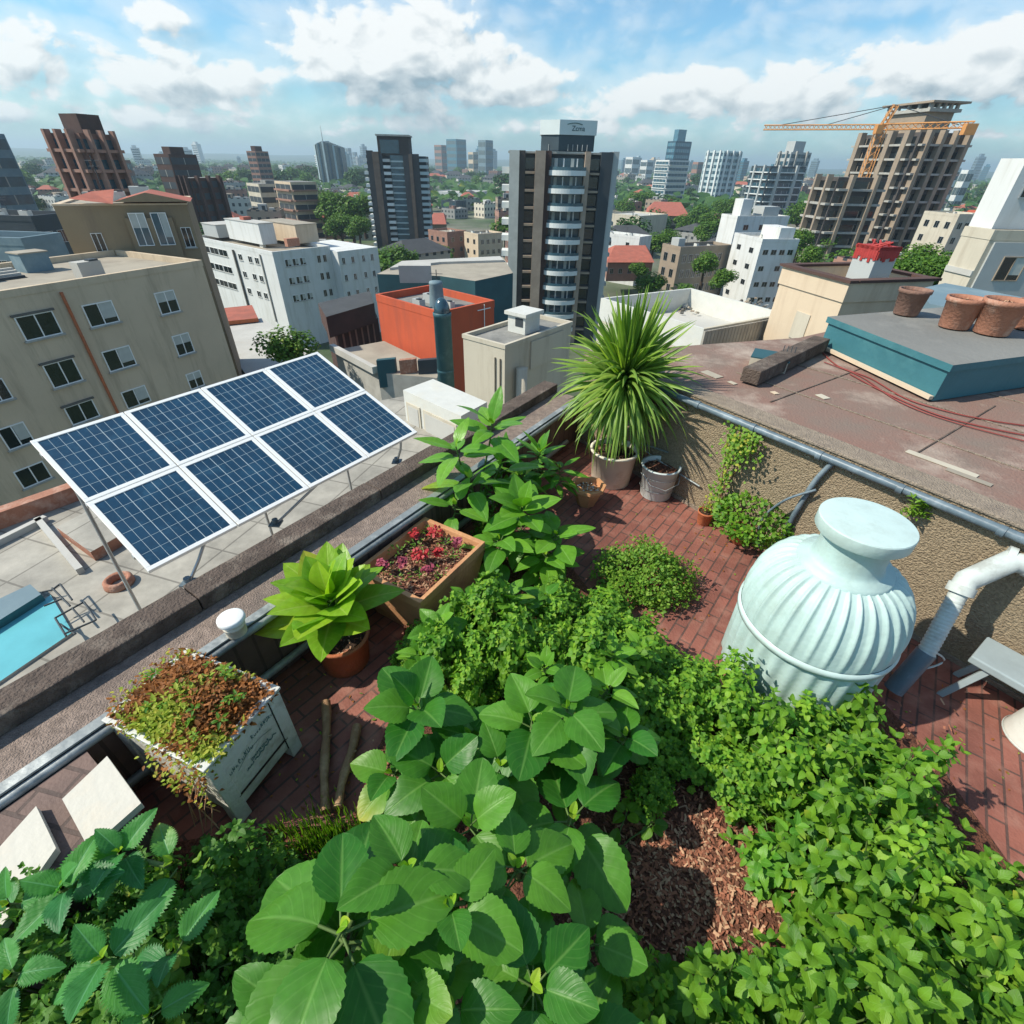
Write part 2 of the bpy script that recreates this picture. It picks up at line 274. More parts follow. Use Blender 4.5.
# ------------------------------------------------------------------ mesh helpers
def setp(o, label=None, cat=None, group=None, kind=None):
    if label: o['label'] = label
    if cat: o['category'] = cat
    if group: o['group'] = group
    if kind: o['kind'] = kind
    return o
def empty(name, loc, label, cat, group=None, rz=0):
    o = bpy.data.objects.new(name, None); COL.objects.link(o); o.location = tuple(float(v) for v in loc); o.rotation_euler = (0, 0, rz); o.empty_display_size = .1
    return setp(o, label, cat, group)
class MB:
    def __init__(s): s.v = []; s.f = []; s.m = []; s.sm = []; s.mats = []
    def mi(s, m):
        if m not in s.mats: s.mats.append(m)
        return s.mats.index(m)
    def add(s, vs, fs, m, smooth=False):
        b = len(s.v); k = s.mi(m); s.v += [tuple(float(c) for c in p) for p in vs]
        for f in fs: s.f.append([b+i for i in f]); s.m.append(k); s.sm.append(smooth)
    def box(s, x0, x1, y0, y1, z0, z1, m):
        s.add([(x0, y0, z0), (x1, y0, z0), (x1, y1, z0), (x0, y1, z0), (x0, y0, z1), (x1, y0, z1), (x1, y1, z1), (x0, y1, z1)],
              [(0, 3, 2, 1), (4, 5, 6, 7), (0, 1, 5, 4), (1, 2, 6, 5), (2, 3, 7, 6), (3, 0, 4, 7)], m)
    def prism(s, poly, z0, z1, m, top=None, taper=None):
        n = len(poly); P = [(p[0], p[1]) for p in poly]
        ar = sum(P[i][0]*P[(i+1) % n][1]-P[(i+1) % n][0]*P[i][1] for i in range(n))
        if ar < 0: P = P[::-1]
        s.add([(x, y, z0) for x, y in P]+[(x, y, z1) for x, y in P], [(i, (i+1) % n, n+(i+1) % n, n+i) for i in range(n)], m)
        s.add([(x, y, z1) for x, y in P], [tuple(range(n))], top or m)
        s.add([(x, y, z0) for x, y in P], [tuple(range(n))[::-1]], m)
    def obox(s, o, u, v, w, m):   # oriented box: corner o and three edge vectors
        o, u, v, w = [np.array(q, float) for q in (o, u, v, w)]
        if np.dot(np.cross(u, v), w) < 0: u, v = v, u
        s.add([o, o+u, o+u+v, o+v, o+w, o+u+w, o+u+v+w, o+v+w], [(0, 3, 2, 1), (4, 5, 6, 7), (0, 1, 5, 4), (1, 2, 6, 5), (2, 3, 7, 6), (3, 0, 4, 7)], m)
    def tube(s, pts, r, m, n=8, cap=True, smooth=True):
        P = [np.array(p, float) for p in pts]; rs = r if isinstance(r, (list, tuple)) else [r]*len(P)
        rings = []; ref = None
        for i, p in enumerate(P):
            t = P[min(i+1, len(P)-1)]-P[max(i-1, 0)]; t /= (np.linalg.norm(t)+1e-9)
            a = np.array([0, 0, 1.]) if abs(t[2]) < .9 else np.array([1., 0, 0])
            if ref is not None: a = ref
            x = np.cross(a, t); x /= (np.linalg.norm(x)+1e-9); y = np.cross(t, x); ref = -np.cross(x, t) if False else a
            rings.append([p+rs[i]*(math.cos(2*PI*k/n)*x+math.sin(2*PI*k/n)*y) for k in range(n)])
        vs = [q for rg in rings for q in rg]; fs = []
        for i in range(len(P)-1):
            for k in range(n): fs.append((i*n+k, i*n+(k+1) % n, (i+1)*n+(k+1) % n, (i+1)*n+k))
        s.add(vs, fs, m, smooth)
        if cap:
            s.add(rings[0], [tuple(range(n))[::-1]], m); s.add(rings[-1], [tuple(range(n))], m)
    def lathe(s, prof, m, n=32, c=(0, 0, 0), rib=0, nrib=0, smooth=True):
        vs = []; fs = []
        for (r, z, *q) in prof:
            amp = q[0] if q else 0
            for k in range(n):
                a = 2*PI*k/n; rr = r*(1+amp*math.cos(a*nrib)) if nrib else r
                vs.append((c[0]+rr*math.cos(a), c[1]+rr*math.sin(a), c[2]+z))
        for i in range(len(prof)-1):
            for k in range(n): fs.append((i*n+k, i*n+(k+1) % n, (i+1)*n+(k+1) % n, (i+1)*n+k))
        s.add(vs, fs, m, smooth)
    def build(s, name, parent=None, bevel=0, loc=None):
        me = bpy.data.meshes.new(name); me.from_pydata(s.v, [], s.f)
        for m in s.mats: me.materials.append(MT[m])
        me.polygons.foreach_set('material_index', s.m); me.polygons.foreach_set('use_smooth', s.sm); me.update()
        o = bpy.data.objects.new(name, me); COL.objects.link(o)
        if parent: o.parent = parent
        if loc is not None: o.location = loc
        if bevel:
            b = o.modifiers.new('bevel', 'BEVEL'); b.width = bevel; b.segments = 2; b.limit_method = 'ANGLE'
        return o
def link_copy(o, parent=None, loc=None, rz=None, sc=None):
    c = o.copy(); COL.objects.link(c); c.parent = parent
    if loc is not None: c.location = tuple(float(v) for v in loc)
    if rz is not None: c.rotation_euler = (0, 0, rz)
    if sc is not None: c.scale = (sc, sc, sc) if isinstance(sc, (int, float)) else sc
    return c
def copy_thing(root, loc, rz=0, sc=1, label=None, cat=None, group=None):
    kids = [c for c in root.children]
    r = link_copy(root, None, loc, rz, sc)
    for ch in kids:
        c = link_copy(ch, r)
        for g in ch.children: link_copy(g, c)
    if label: r['label'] = label
    if cat: r['category'] = cat
    if group: r['group'] = group
    return r

# ------------------------------------------------------------------ leaves
def template(kind, na=6, nb=2, fold=.15, curl=.25, ripple=0.0, serr=0.0, nteeth=9):
    """leaf of length 1 and half width .5 along +y, x across, z up; returns verts, quads, uvs"""
    V = []; UV = []
    def wid(t):
        if kind == 'ovate': w = (math.sin(PI*min(1, t**.78)))**.75
        elif kind == 'round': w = (math.sin(PI*min(1, t**.85)))**.55
        elif kind == 'lance': w = (math.sin(PI*min(1, t**.9)))**1.0
        elif kind == 'lobed': w = (math.sin(PI*min(1, t**.7)))**.8*(1+.14*math.sin(t*PI*9))
        elif kind == 'blade': w = min(1, t*6+.5)*(1-t**3)**.9
        elif kind == 'hosta': w = (math.sin(PI*min(1, t**.85)))**.8*(.35+.65*min(1, t*2.2))
        return max(w, 0.015)
    for i in range(na+1):
        t = i/na; w = wid(t)
        for j in range(2*nb+1):
            u = (j-nb)/nb; au = abs(u)
            x = .5*w*u
            if serr and j in (0, 2*nb) and 0 < i < na: x *= 1+serr*(1 if i % 2 else -1)
            y = t - (.04*au*w if kind != 'blade' else 0)
            z = fold*au*w*.5 - curl*t*t - .05*au*au*w
            if ripple: z += ripple*math.cos(2*PI*(t*7-au*.45*7*.9))*(au*(1.2-au))*w + ripple*.9*math.sin(t*11+u*2)*au
            V.append((x, y, z)); UV.append((.5+.5*u, t))
    n = 2*nb+1; Q = [(i*n+j, i*n+j+1, (i+1)*n+j+1, (i+1)*n+j) for i in range(na) for j in range(2*nb)]
    return np.array(V), np.array(Q), np.array(UV)
T_BIG = [template(kd, 24, 4, fo, c, rp, .03) for kd, fo, c, rp in (('round', .28, .10, .008), ('round', .35, .24, .010), ('ovate', .22, .34, .009), ('ovate', .4, .18, .007))]
T_LOB = [template('ovate', 34, 4, .35, c, .018, .12) for c in (.12, .3)]
T_MED = [template('ovate', 12, 3, .16, c, .006, .03) for c in (.12, .3)]
T_HOS = [template(kd, 14, 3, .22, c, .010) for kd, c in (('hosta', .08), ('ovate', .2), ('ovate', .34))]
T_HERB = [template('ovate', 14, 2, fo, c, .004, .055) for c, fo in ((.08, .22), (.28, .3), (.45, .15))]
T_TINY = [template('round', 3, 1, .3, .15)]
T_LAN = [template('lance', 8, 2, .12, c, .003) for c in (.15, .35)]
class Fol:
    def __init__(s): s.V = []; s.Q = []; s.U = []; s.R = []; s.M = []; s.n = 0; s.mats = []
    def leaf(s, T, o, d, n, L, Wd, m, var=None):
        V, Q, UV = T
        d = np.array(d, float); d /= np.linalg.norm(d)+1e-9; n = np.array(n, float)
        x = np.cross(d, n); x /= np.linalg.norm(x)+1e-9; n = np.cross(x, d)
        P = np.array(o, float) + (V[:, :1]*Wd)*x + (V[:, 1:2]*L)*d + (V[:, 2:3]*L)*n
        s.V.append(P); s.Q.append(Q+s.n); s.U.append(UV); s.n += len(V)
        if m not in s.mats: s.mats.append(m)
        s.M.append(np.full(len(Q), s.mats.index(m))); s.R.append(np.full(len(V), RND.random() if var is None else var))
    def build(s, name, parent=None, extra=None):
        V = np.concatenate(s.V); Q = np.concatenate(s.Q); U = np.concatenate(s.U); R = np.concatenate(s.R); M = np.concatenate(s.M)
        me = bpy.data.meshes.new(name)
        me.vertices.add(len(V)); me.vertices.foreach_set('co', V.ravel())
        me.loops.add(len(Q)*4); me.loops.foreach_set('vertex_index', Q.ravel().astype(np.int32))
        me.polygons.add(len(Q)); me.polygons.foreach_set('loop_start', np.arange(0, len(Q)*4, 4, dtype=np.int32))
        me.polygons.foreach_set('loop_total', np.full(len(Q), 4, dtype=np.int32))
        me.polygons.foreach_set('material_index', M.astype(np.int32)); me.polygons.foreach_set('use_smooth', np.ones(len(Q), dtype=bool))
        u1 = me.uv_layers.new(name='leaf'); u1.data.foreach_set('uv', U[Q.ravel()].ravel().astype(np.float32))
        rr = R[Q.ravel()]; u2 = me.uv_layers.new(name='var'); u2.data.foreach_set('uv', np.stack([rr, rr], 1).ravel().astype(np.float32))
        for m in s.mats: me.materials.append(MT[m])
        me.update(); me.validate()
        o = bpy.data.objects.new(name, me); COL.objects.link(o)
        if parent: o.parent = parent
        return o
def unit(v): v = np.array(v, float); return v/(np.linalg.norm(v)+1e-9)
def rosette(F, Ts, c, axis, n, L, wr, m, t0=75, t1=5, pet=.2, off=0.0, step=None, smin=.45, stem=None, jit=1, lens=None, dz=0.0):
    """n leaves round the axis: the first are small and steep (t0 degrees above the plane), the last full size and flat (t1)"""
    ax = unit(axis); a = np.array([1., 0, 0]) if abs(ax[0]) < .8 else np.array([0, 1., 0]); x = unit(np.cross(ax, a)); y = np.cross(ax, x)
    step = step or 2.399
    for k in range(n):
        q = k/max(1, n-1); th = off+k*step+RND.uniform(-.25, .25)*jit; el = math.radians(t0+(t1-t0)*q**.7+RND.uniform(-9, 9)*jit)
        r = math.cos(th)*x+math.sin(th)*y; d = r*math.cos(el)+ax*math.sin(el)
        nn = ax*math.cos(el)-r*math.sin(el)+.2*np.array([RND.uniform(-1, 1), RND.uniform(-1, 1), 0])*jit
        l = L*(smin+(1-smin)*q**.6)*RND.uniform(.88, 1.1)
        base = np.array(c, float)-ax*dz*q
        o = base+d*pet*l
        F.leaf(RND.choice(Ts), o, d, nn, l, l*wr*RND.uniform(.92, 1.08), m)
        if stem is not None and pet > .12: stem.tube([base-ax*.01, o], l*.018, 'stem_green', 5, False)

# ------------------------------------------------------------------ ground, hills, haze
ZG = -28.0
def ground():
    m = bpy.data.materials.new('city_ground'); m.use_nodes = True; MT['city_ground'] = m
    nt = m.node_tree; N = nt.nodes; L = nt.links; P = N['Principled BSDF']; P.inputs['Roughness'].default_value = .95
    tc = N.new('ShaderNodeTexCoord')
    n1 = N.new('ShaderNodeTexNoise'); n1.inputs['Scale'].default_value = .006; n1.inputs['Detail'].default_value = 8; n1.inputs['Roughness'].default_value = .7; L.new(tc.outputs['Object'], n1.inputs[0])
    r1 = N.new('ShaderNodeValToRGB'); r1.color_ramp.elements[0].position = .42; r1.color_ramp.elements[0].color = (.035, .075, .018, 1); r1.color_ramp.elements[1].position = .60; r1.color_ramp.elements[1].color = (.20, .185, .155, 1)
    L.new(n1.outputs[0], r1.inputs[0])
    v = N.new('ShaderNodeTexVoronoi'); v.inputs['Scale'].default_value = .06; L.new(tc.outputs['Object'], v.inputs[0])
    n2 = N.new('ShaderNodeTexNoise'); n2.inputs['Scale'].default_value = .05; n2.inputs['Detail'].default_value = 6; L.new(tc.outputs['Object'], n2.inputs[0])
    m1 = N.new('ShaderNodeMixRGB'); m1.blend_type = 'OVERLAY'; m1.inputs[0].default_value = .6; L.new(r1.outputs[0], m1.inputs[1]); L.new(n2.outputs[0], m1.inputs[2])
    L.new(m1.outputs[0], P.inputs['Base Color'])
    g = MB(); n = 1; R = 11000
    g.add([(-R, -3000, 0), (R, -3000, 0), (R, R, 0), (-R, R, 0)], [(0, 1, 2, 3)], 'city_ground')
    setp(g.build('ground', loc=(0, 0, ZG)), 'flat city ground of streets and greenery', None, None, 'structure')
    # far wooded ridge
    m = mat('hill_wood', (.03, .07, .02), .95, .5, .01, 0, col2=(.055, .10, .03), detail=9, stain=(.16, .16, .12), stscale=.004)
    h = MB(); vs = []; fs = []; na = 120; nr = 8
    for i in range(na+1):
        a = math.radians(-75+150*i/na)
        for j in range(nr+1):
            q = j/nr; D = 4200+4600*q
            hgt = (math.sin(q*PI*.5))**1.5*(60+26*math.sin(a*5+1)+15*math.sin(a*13)+7*math.sin(a*37)+(25 if a > .5 else 0)*math.sin((a-.5)*3)+ (30 if a<-.2 else 0)*min(1,(-.2-a)*2))
            vs.append((D*math.sin(a), D*math.cos(a), ZG-2+hgt))
    for i in range(na):
        for j in range(nr): k = i*(nr+1)+j; fs.append((k, k+nr+1, k+nr+2, k+1))
    h.add(vs, fs, 'hill_wood', True)
    setp(h.build('hills'), 'long low wooded ridge on the horizon', None, None, 'structure')
ground()
def haze():
    m = bpy.data.materials.new('haze_air'); m.use_nodes = True; MT['haze_air'] = m; N = m.node_tree.nodes; N.clear()
    o = N.new('ShaderNodeOutputMaterial'); v = N.new('ShaderNodeVolumePrincipled'); v.inputs['Color'].default_value = (.66, .84, .95, 1); v.inputs['Density'].default_value = .00021; v.inputs['Anisotropy'].default_value = .2
    m.node_tree.links.new(v.outputs[0], o.inputs['Volume'])
    b = MB(); b.box(-11200, 11200, -3200, 11200, ZG-6, ZG+165, 'haze_air'); setp(b.build('haze'), 'pale bluish air over the far city', None, None, 'stuff')
haze()
mat('blue_bench', (.32, .38, .39), .5, .15, 6, .1, 30)
# ------------------------------------------------------------------ terrace shell
HL, HR = .50, 1.0
p1 = at(100, 725, HL); p2 = at(577, 400, HL); q1 = at(690, 395, HR); q2 = at(1024, 530, HR)
eL = unit((p2-p1)*[1, 1, 0]); nL = np.array([eL[1], -eL[0], 0]); eR = unit((q2-q1)*[1, 1, 0]); nR = np.array([eR[1], -eR[0], 0])
_A = np.array([[eL[0], -eR[0]], [eL[1], -eR[1]]]); _s = np.linalg.solve(_A, (q1-p1)[:2])
CN = p1*[1, 1, 0]+eL*_s[0]               # inner corner of the terrace, on the floor
def LW(s, o, z=0): return CN-eL*s-nL*o+np.array([0, 0, z])      # s back along the left wall, o outward
def RW(t, o, z=0): return CN+eR*t-nR*o+np.array([0, 0, z])
if nR @ (np.array([0, 0, 0])-CN) < 0: nR = -nR
if nL @ (np.array([0, 0, 0])-CN) < 0: nL = -nL
print('corner', CN, 'eL', eL, 'eR', eR)
b = MB(); b.prism([LW(0, 0), LW(7.5, 0), LW(7.5, -8), RW(7, -3.5), RW(7, 0)], -.3, 0, 'floor_brick')
fl = b.build('terrace_floor'); setp(fl, 'dark red brick floor of the roof terrace', None, None, 'structure')
MT['floor_brick'].node_tree.nodes['Mapping'].inputs['Rotation'].default_value = (0, 0, -math.atan2(eL[1], eL[0])+.06)

def wall_left():
    t = empty('parapet_wall', LW(0, 0), 'low wide parapet with a rough brown top behind the planter boxes and under the solar panels', 'parapet')
    o = np.array(LW(0, 0))
    def bx(nm, s0, s1, o0, o1, z0, z1, m, bev=0):
        b = MB(); b.obox(LW(s1, o0, z0)-o, eL*(s1-s0), -nL*(o1-o0), (0, 0, z1-z0), m); return b.build(nm, t, bev)
    bx('wall_core', 0, 8, 0, .46, -1.6, HL, 'parapet_top')
    bx('inner_face', 0, 8, -.006, 0, 0, HL-.02, 'block_brown')
    # long raised lip on the outer side, in slightly uneven lengths
    b = MB(); s = 0
    while s < 8:
        l = 1.3+RND.uniform(-.2, .3); dz = RND.uniform(-.006, .006)
        b.obox(LW(s+l-.006, .29, HL)-o, eL*(l-.006), -nL*.175, (0, 0, .10+dz), 'ledge_dark'); s += l
    b.build('raised_lip', t, .008)
    b = MB(); b.tube([LW(8, -.022, HL-.03)-o, LW(.1, -.022, HL-.03)-o], .022, 'flashing', 10); b.obox(LW(8, -.012, HL-.004)-o, eL*8, -nL*.055, (0, 0, .010), 'flashing'); b.build('gutter_rail', t)
    b = MB(); b.tube([LW(8, -.035, .10)-o, LW(.3, -.035, .10)-o], .024, 'flashing', 10); b.build('lower_pipe', t)
    bx('shelf', 0, 8, .472, .95, -.02, .12, 'tiles')
    return t
wall_left()
def wall_right():
    t = empty('boundary_wall', RW(0, 0), 'tall pebbledash wall with a blue-grey pipe along its top behind the mint green tank', 'wall')
    o = np.array(RW(0, 0))
    b = MB(); b.obox(RW(0, 0, 0)-o, eR*8, -nR*.16, (0, 0, HR), 'pebbledash'); b.build('wall_face', t)
    b = MB(); b.obox(RW(0, -.012, HR+.002)-o, eR*8, -nR*.20, (0, 0, .022), 'coping'); b.build('coping', t, .006)
    b = MB(); b.obox(RW(0, -.014, 0.001)-o, eR*7, nR*-.012, (0, 0, .035), 'coping'); b.build('skirting', t)
    b = MB(); b.tube([RW(.75, -.045, HR-.035)-o, RW(3.0, -.042, HR-.03)-o, RW(7.2, -.045, HR-.03)-o], .028, 'pipe_blue', 10)
    for k in range(12):
        s = .95+k*.52; b.tube([RW(s, -.045, HR-.033)-o, RW(s+.035, -.045, HR-.033)-o], .034, 'pipe_blue', 10)
    b.build('conduit', t)
    return t
wall_right()
def zof(x, y, z): return at(x, y, z)
# neighbour's brown roof, level with the wall
def brown_roof():
    t = empty('flat_roof', RW(2, 1), 'patched reddish brown flat roof beyond the pebbledash wall', 'roof'); o = np.array(RW(2, 1))
    poly = [RW(.02, .165), RW(8, .165), RW(8, 5.5), at(1150, 300, HR), at(1000, 306, HR), at(880, 318, HR), at(800, 336, HR), at(700, 343, HR), at(662, 346, HR)]
    b = MB(); b.prism([p-o for p in poly], -14, HR-.02, 'plaster_tan', 'membrane'); b.build('deck', t)
    # lighter repair patches and worn strips
    b = MB()
    for (x, y, w, d, a, m) in [(905, 452, .42, .06, 0, 'plaster_cream'), (815, 395, .10, .07, .3, 'plaster_cream'), (770, 392, .06, .05, .3, 'plaster_peach'), (945, 470, .25, .05, 0, 'roof_tan'), (700, 372, .2, .1, .1, 'roof_tan'), (727, 382, .08, .05, .1, 'plaster_cream')]:
        c = at(x, y, HR-.016)-o; u = eR*math.cos(a)+nR*math.sin(a); v = np.cross([0, 0, 1], u); b.obox(c, u*w, v*d, (0, 0, .004), m)
    b.build('repair_patch', t)
    b = MB()
    for k in range(5):
        u0 = RW(1.2, .9+k*.75, HR-.018)-o; b.obox(u0, eR*7, nR*.012, (0, 0, .006), 'coping')
    for k in range(5):
        u0 = RW(1.8+k*1.1, .5, HR-.0185)-o; b.obox(u0, -nR*1.6, eR*.010, (0, 0, .006), 'ledge_dark')
    b.build('seam', t)
brown_roof()

# planting bed
BED = [(372, 770), (400, 700), (405, 620), (470, 560), (560, 556), (625, 640), (690, 700), (880, 705), (930, 760), (1000, 860), (1120, 1000), (1300, 1500), (-300, 1500), (-300, 1000), (150, 850), (270, 830), (350, 830)]
b = MB(); b.prism([at(x, y, 0) for x, y in BED], .001, .035, 'mulch_red'); bed = b.build('soil_bed'); setp(bed, 'reddish brown mulch of the planting bed', None, None, 'structure')
def chips():
    b = MB()
    for i in range(5200):
        if i % 3: x, y = RND.gauss(685, 55), RND.gauss(875, 50)
        elif i % 2: x, y = RND.gauss(385, 22), RND.gauss(800, 25)
        else: x, y = RND.uniform(400, 960), RND.uniform(700, 1020)
        if x < 372 or y < 735 and x < 410: continue
        c = at(x, y, .036)+[0, 0, RND.uniform(0, .014)]
        a = RND.uniform(0, PI); l = RND.uniform(.005, .02); w = RND.uniform(.002, .006); u = np.array([math.cos(a), math.sin(a), RND.uniform(-.5, .5)])*l; v = np.array([-math.sin(a), math.cos(a), RND.uniform(-.5, .5)])*w
        b.add([c-u-v, c+u-v, c+u+v, c-u+v], [(0, 1, 2, 3)], RND.choice(['chip_a', 'chip_a', 'chip_c', 'chip_b']))
    setp(b.build('bark_mulch'), 'loose bark chips on the planting bed', None, None, 'stuff')
chips()

# ------------------------------------------------------------------ terrace things
def solar():
    k = 3.2
    P = [CAM+k*q for q in (np.array([-1.0903, .9997, -.5280]), np.array([-.6396, 1.6263, -.5194]), np.array([-.29, 1.36, -.68]), np.array([-.74, .73, -.69]))]
    rs = [ray(38, 438), ray(322, 350), ray(418, 432), ray(148, 572)]
    d = np.linalg.solve(np.array([rs[0], -rs[1], rs[2]]).T, rs[3]); P = [CAM+k*rs[0]*d[0], CAM+k*rs[1]*d[1], CAM+k*rs[2]*d[2], CAM+k*rs[3]]
    O = P[3]; u = P[2]-P[3]; v = P[0]-P[3]; Wd = np.linalg.norm(u); Hh = np.linalg.norm(v); u = u/Wd; v = unit(v-u*(v@u)); n = np.cross(u, v); 
    if n[2] < 0: n = -n
    t = empty('solar_array', (O[0], O[1], .12), 'white framed array of eight blue solar panels on posts above the brown parapet', 'solar panels'); o = np.array(t.location)
    for r in range(2):
        for c in range(4):
            w = Wd/4; h = Hh/2; g = .004
            a = O+u*(c*w+g)+v*(r*h+g)-o; ww = w-2*g; hh = h-2*g; fw = .032
            f = MB()
            f.obox(a, u*ww, v*fw, -n*.03, 'frame_white'); f.obox(a+v*(hh-fw), u*ww, v*fw, -n*.03, 'frame_white')
            f.obox(a+v*fw, u*fw, v*(hh-2*fw), -n*.03, 'frame_white'); f.obox(a+v*fw+u*(ww-fw), u*fw, v*(hh-2*fw), -n*.03, 'frame_white')
            fr = f.build('panel_frame', t, .002)
            s = MB(); s.obox(a+u*fw+v*fw-n*.006, u*(ww-2*fw), v*(hh-2*fw), -n*.012, 'cell_blue'); 
            nc, nrw = 9, 6; W2 = ww-2*fw; H2 = hh-2*fw
            for i in range(1, nc): s.obox(a+u*(fw+W2*i/nc-.0012)+v*fw-n*.0045, u*(.0024 if i % 3 else .0045), v*H2, -n*.001, 'cell_line')
            for i in range(1, nrw): s.obox(a+v*(fw+H2*i/nrw-.0012)+u*fw-n*.0052, v*.0024, u*W2, -n*.0006, 'cell_line')
            s.build('solar_cells', fr)
    # back rails, posts
    b = MB()
    for q in (.12, .5, .9): b.obox(O+v*Hh*q-n*.032-o, u*Wd, v*.03, -n*.03, 'alu')
    b.build('rail', t)
    for (fx, px, py) in ((.16, 189, 583), (.56, 276, 524), (.93, 397, 462)):
        f = at(px, py, .12); tp = O+u*Wd*fx+v*.05-n*.05
        b = MB(); b.tube([f-o, (f+tp)/2+[.02, 0, .02]-o, tp-o], .011, 'alu', 8); b.obox(f-o-np.array([.045, .045, 0]), (.09, 0, 0), (0, .09, 0), (0, 0, .012), 'pipe_blue'); b.tube([f-o, f-o+[0, 0, .05]], .024, 'pipe_blue', 8); b.build('post', t)
    for (fx, z) in ((.03, -1.4), (.55, -1.4), (.97, -1.4)):
        tp = O+u*Wd*fx+v*Hh*.85-n*.06; f = tp.copy(); f[2] = z; f = f+[.1, -.2, 0]
        b = MB(); b.tube([f-o, tp-o], .014, 'alu', 8); b.build('rear_post', t)
def cellmat():
    m = mat('cell_blue', (.010, .052, .105), .3, .3, 3, detail=3, stain=(.018, .07, .125), stscale=9, coat=.35)
    mat('cell_line', (.42, .52, .56), .5, .3, 30)
cellmat(); solar()

def pot_profile(R, h, tr=1.18, rim=.12):
    r0 = R/tr
    return [(0, 0), (r0*.97, 0), (r0, h*.02), (R*.97, h*(1-rim)), (R*1.05, h*(1-rim)+.004), (R*1.06, h), (R*.94, h), (R*.92, h*.86), (0, h*.86)]
def potted(name, label, x, y, R, h, m, soilm='soil', cat='flower pot', grp=None, tr=1.18, rim=.12, z=0, n=36, pos=None, prof=None):
    c = at(x, y, z) if pos is None else pos
    t = empty(name, c, label, cat, grp)
    pr = prof or pot_profile(R, h, tr, rim); b = MB(); b.lathe(pr[:-1], m, n); b.build('pot', t)
    if soilm:
        b = MB(); vs = [(0, 0, h*.9)]; 
        for k in range(24): a = 2*PI*k/24; vs.append((R*.925*math.cos(a), R*.925*math.sin(a), h*.86))
        b.add(vs, [(0, 1+k, 1+(k+1) % 24) for k in range(24)], soilm, True)
        for i in range(60):
            a = RND.uniform(0, 6.28); r = R*.86*math.sqrt(RND.random()); q = np.array([r*math.cos(a), r*math.sin(a), h*.885]); aa = RND.uniform(0, 3.14); l = RND.uniform(.1, .2)*R*.6
            uu = np.array([math.cos(aa), math.sin(aa), RND.uniform(-.4, .6)])*l; vv = np.array([-math.sin(aa), math.cos(aa), .2])*l*.3
            b.add([q-uu-vv, q+uu-vv, q+uu+vv, q-uu+vv], [(0, 1, 2, 3)], RND.choice(['chip_a', 'chip_b', 'chip_c']))
        b.build('soil', t)
    return t, np.array(t.location)

# yucca in its cream pot
def yucca():
    t, c = potted('potted_yucca', 'large spiky green yucca in a cream pot in the corner of the terrace', 610, 480, .225, .36, 'pot_cream', rim=.07)
    b = MB(); b.tube([(0, 0, .3), (.01, 0, .5), (0, .01, .72)], [.045, .04, .05], 'bark', 10); b.build('trunk', t)
    F = Fol(); zc = zfor(c[0], c[1], 376)-c[2]; print('yucca crown', c, zc)
    Tb = []
    for cur in (.05, .25, .5, .85):
        V, Q, UV = template('blade', 9, 1, .018, 0); V = V.copy(); y = V[:, 1]; V[:, 2] -= cur*y*y; V[:, 1] = y-cur*.28*y**3; Tb.append((V, Q, UV))
    for i in range(500):
        q = i/500; el = math.radians(89-125*q**.85+RND.uniform(-7, 7)); az = i*2.399+RND.uniform(-.2, .2)
        d = np.array([math.cos(az)*math.cos(el), math.sin(az)*math.cos(el), math.sin(el)]); nn = np.array([-math.cos(az)*math.sin(el), -math.sin(az)*math.sin(el), math.cos(el)])
        L = (.70-.10*q)*RND.uniform(.62, 1.1); T = Tb[0] if q < .1 else RND.choice(Tb[0:3] if q < .45 else Tb[1:4])
        F.leaf(T, np.array([0, 0, zc-.22*q*q])+d*.03, d, nn, L, .032*RND.uniform(.7, 1.25), 'lf_blade')
    F.build('foliage', t)
yucca()
def bucket():
    t, c = potted('bucket', 'white metal bucket filled with brown bark beside the yucca pot', 655, 494, .175, .33, 'bucket_white', soilm='mulch_red', tr=1.22, rim=.05, cat='bucket')
    b = MB(); b.lathe([(.176, .235), (.181, .240), (.178, .245)], 'flashing', 36); b.lathe([(.161, .10), (.166, .105), (.163, .11)], 'flashing', 36); b.build('hoop', t)
    b = MB(); b.tube([(-.18, -.06, .27), (-.12, -.165, .20), (0.02, -.195, .16), (.14, -.155, .21), (.18, -.05, .27)], .005, 'flashing', 6); b.build('handle', t)
bucket()
def bowl():
    c = at(586, 503, 0); t = empty('octagonal_pot', c, 'small eight-sided terracotta bowl with white pebbles at the foot of the cream pot', 'flower pot')
    b = MB(); pr = [(0, 0), (.085, 0), (.15, .17), (.165, .175), (.165, .205), (.138, .205), (.13, .16), (0, .16)]; b.lathe(pr, 'terracotta_light', 8, smooth=False); b.build('pot', t)
    b = MB()
    for i in range(70):
        a = RND.uniform(0, 6.28); r = .1*math.sqrt(RND.random()); q = np.array([r*math.cos(a), r*math.sin(a), .168+RND.uniform(0, .012)]); s = RND.uniform(.007, .016)
        b.add([q+[s, 0, 0], q+[0, s*.7, 0], q-[s, 0, 0], q-[0, s*.7, 0], q+[0, 0, s*.7], q-[0, 0, s*.5]], [(0, 1, 4), (1, 2, 4), (2, 3, 4), (3, 0, 4)], RND.choice(['stone_white', 'chip_c', 'chip_b']), True)
    b.build('pebbles', t)
bowl()
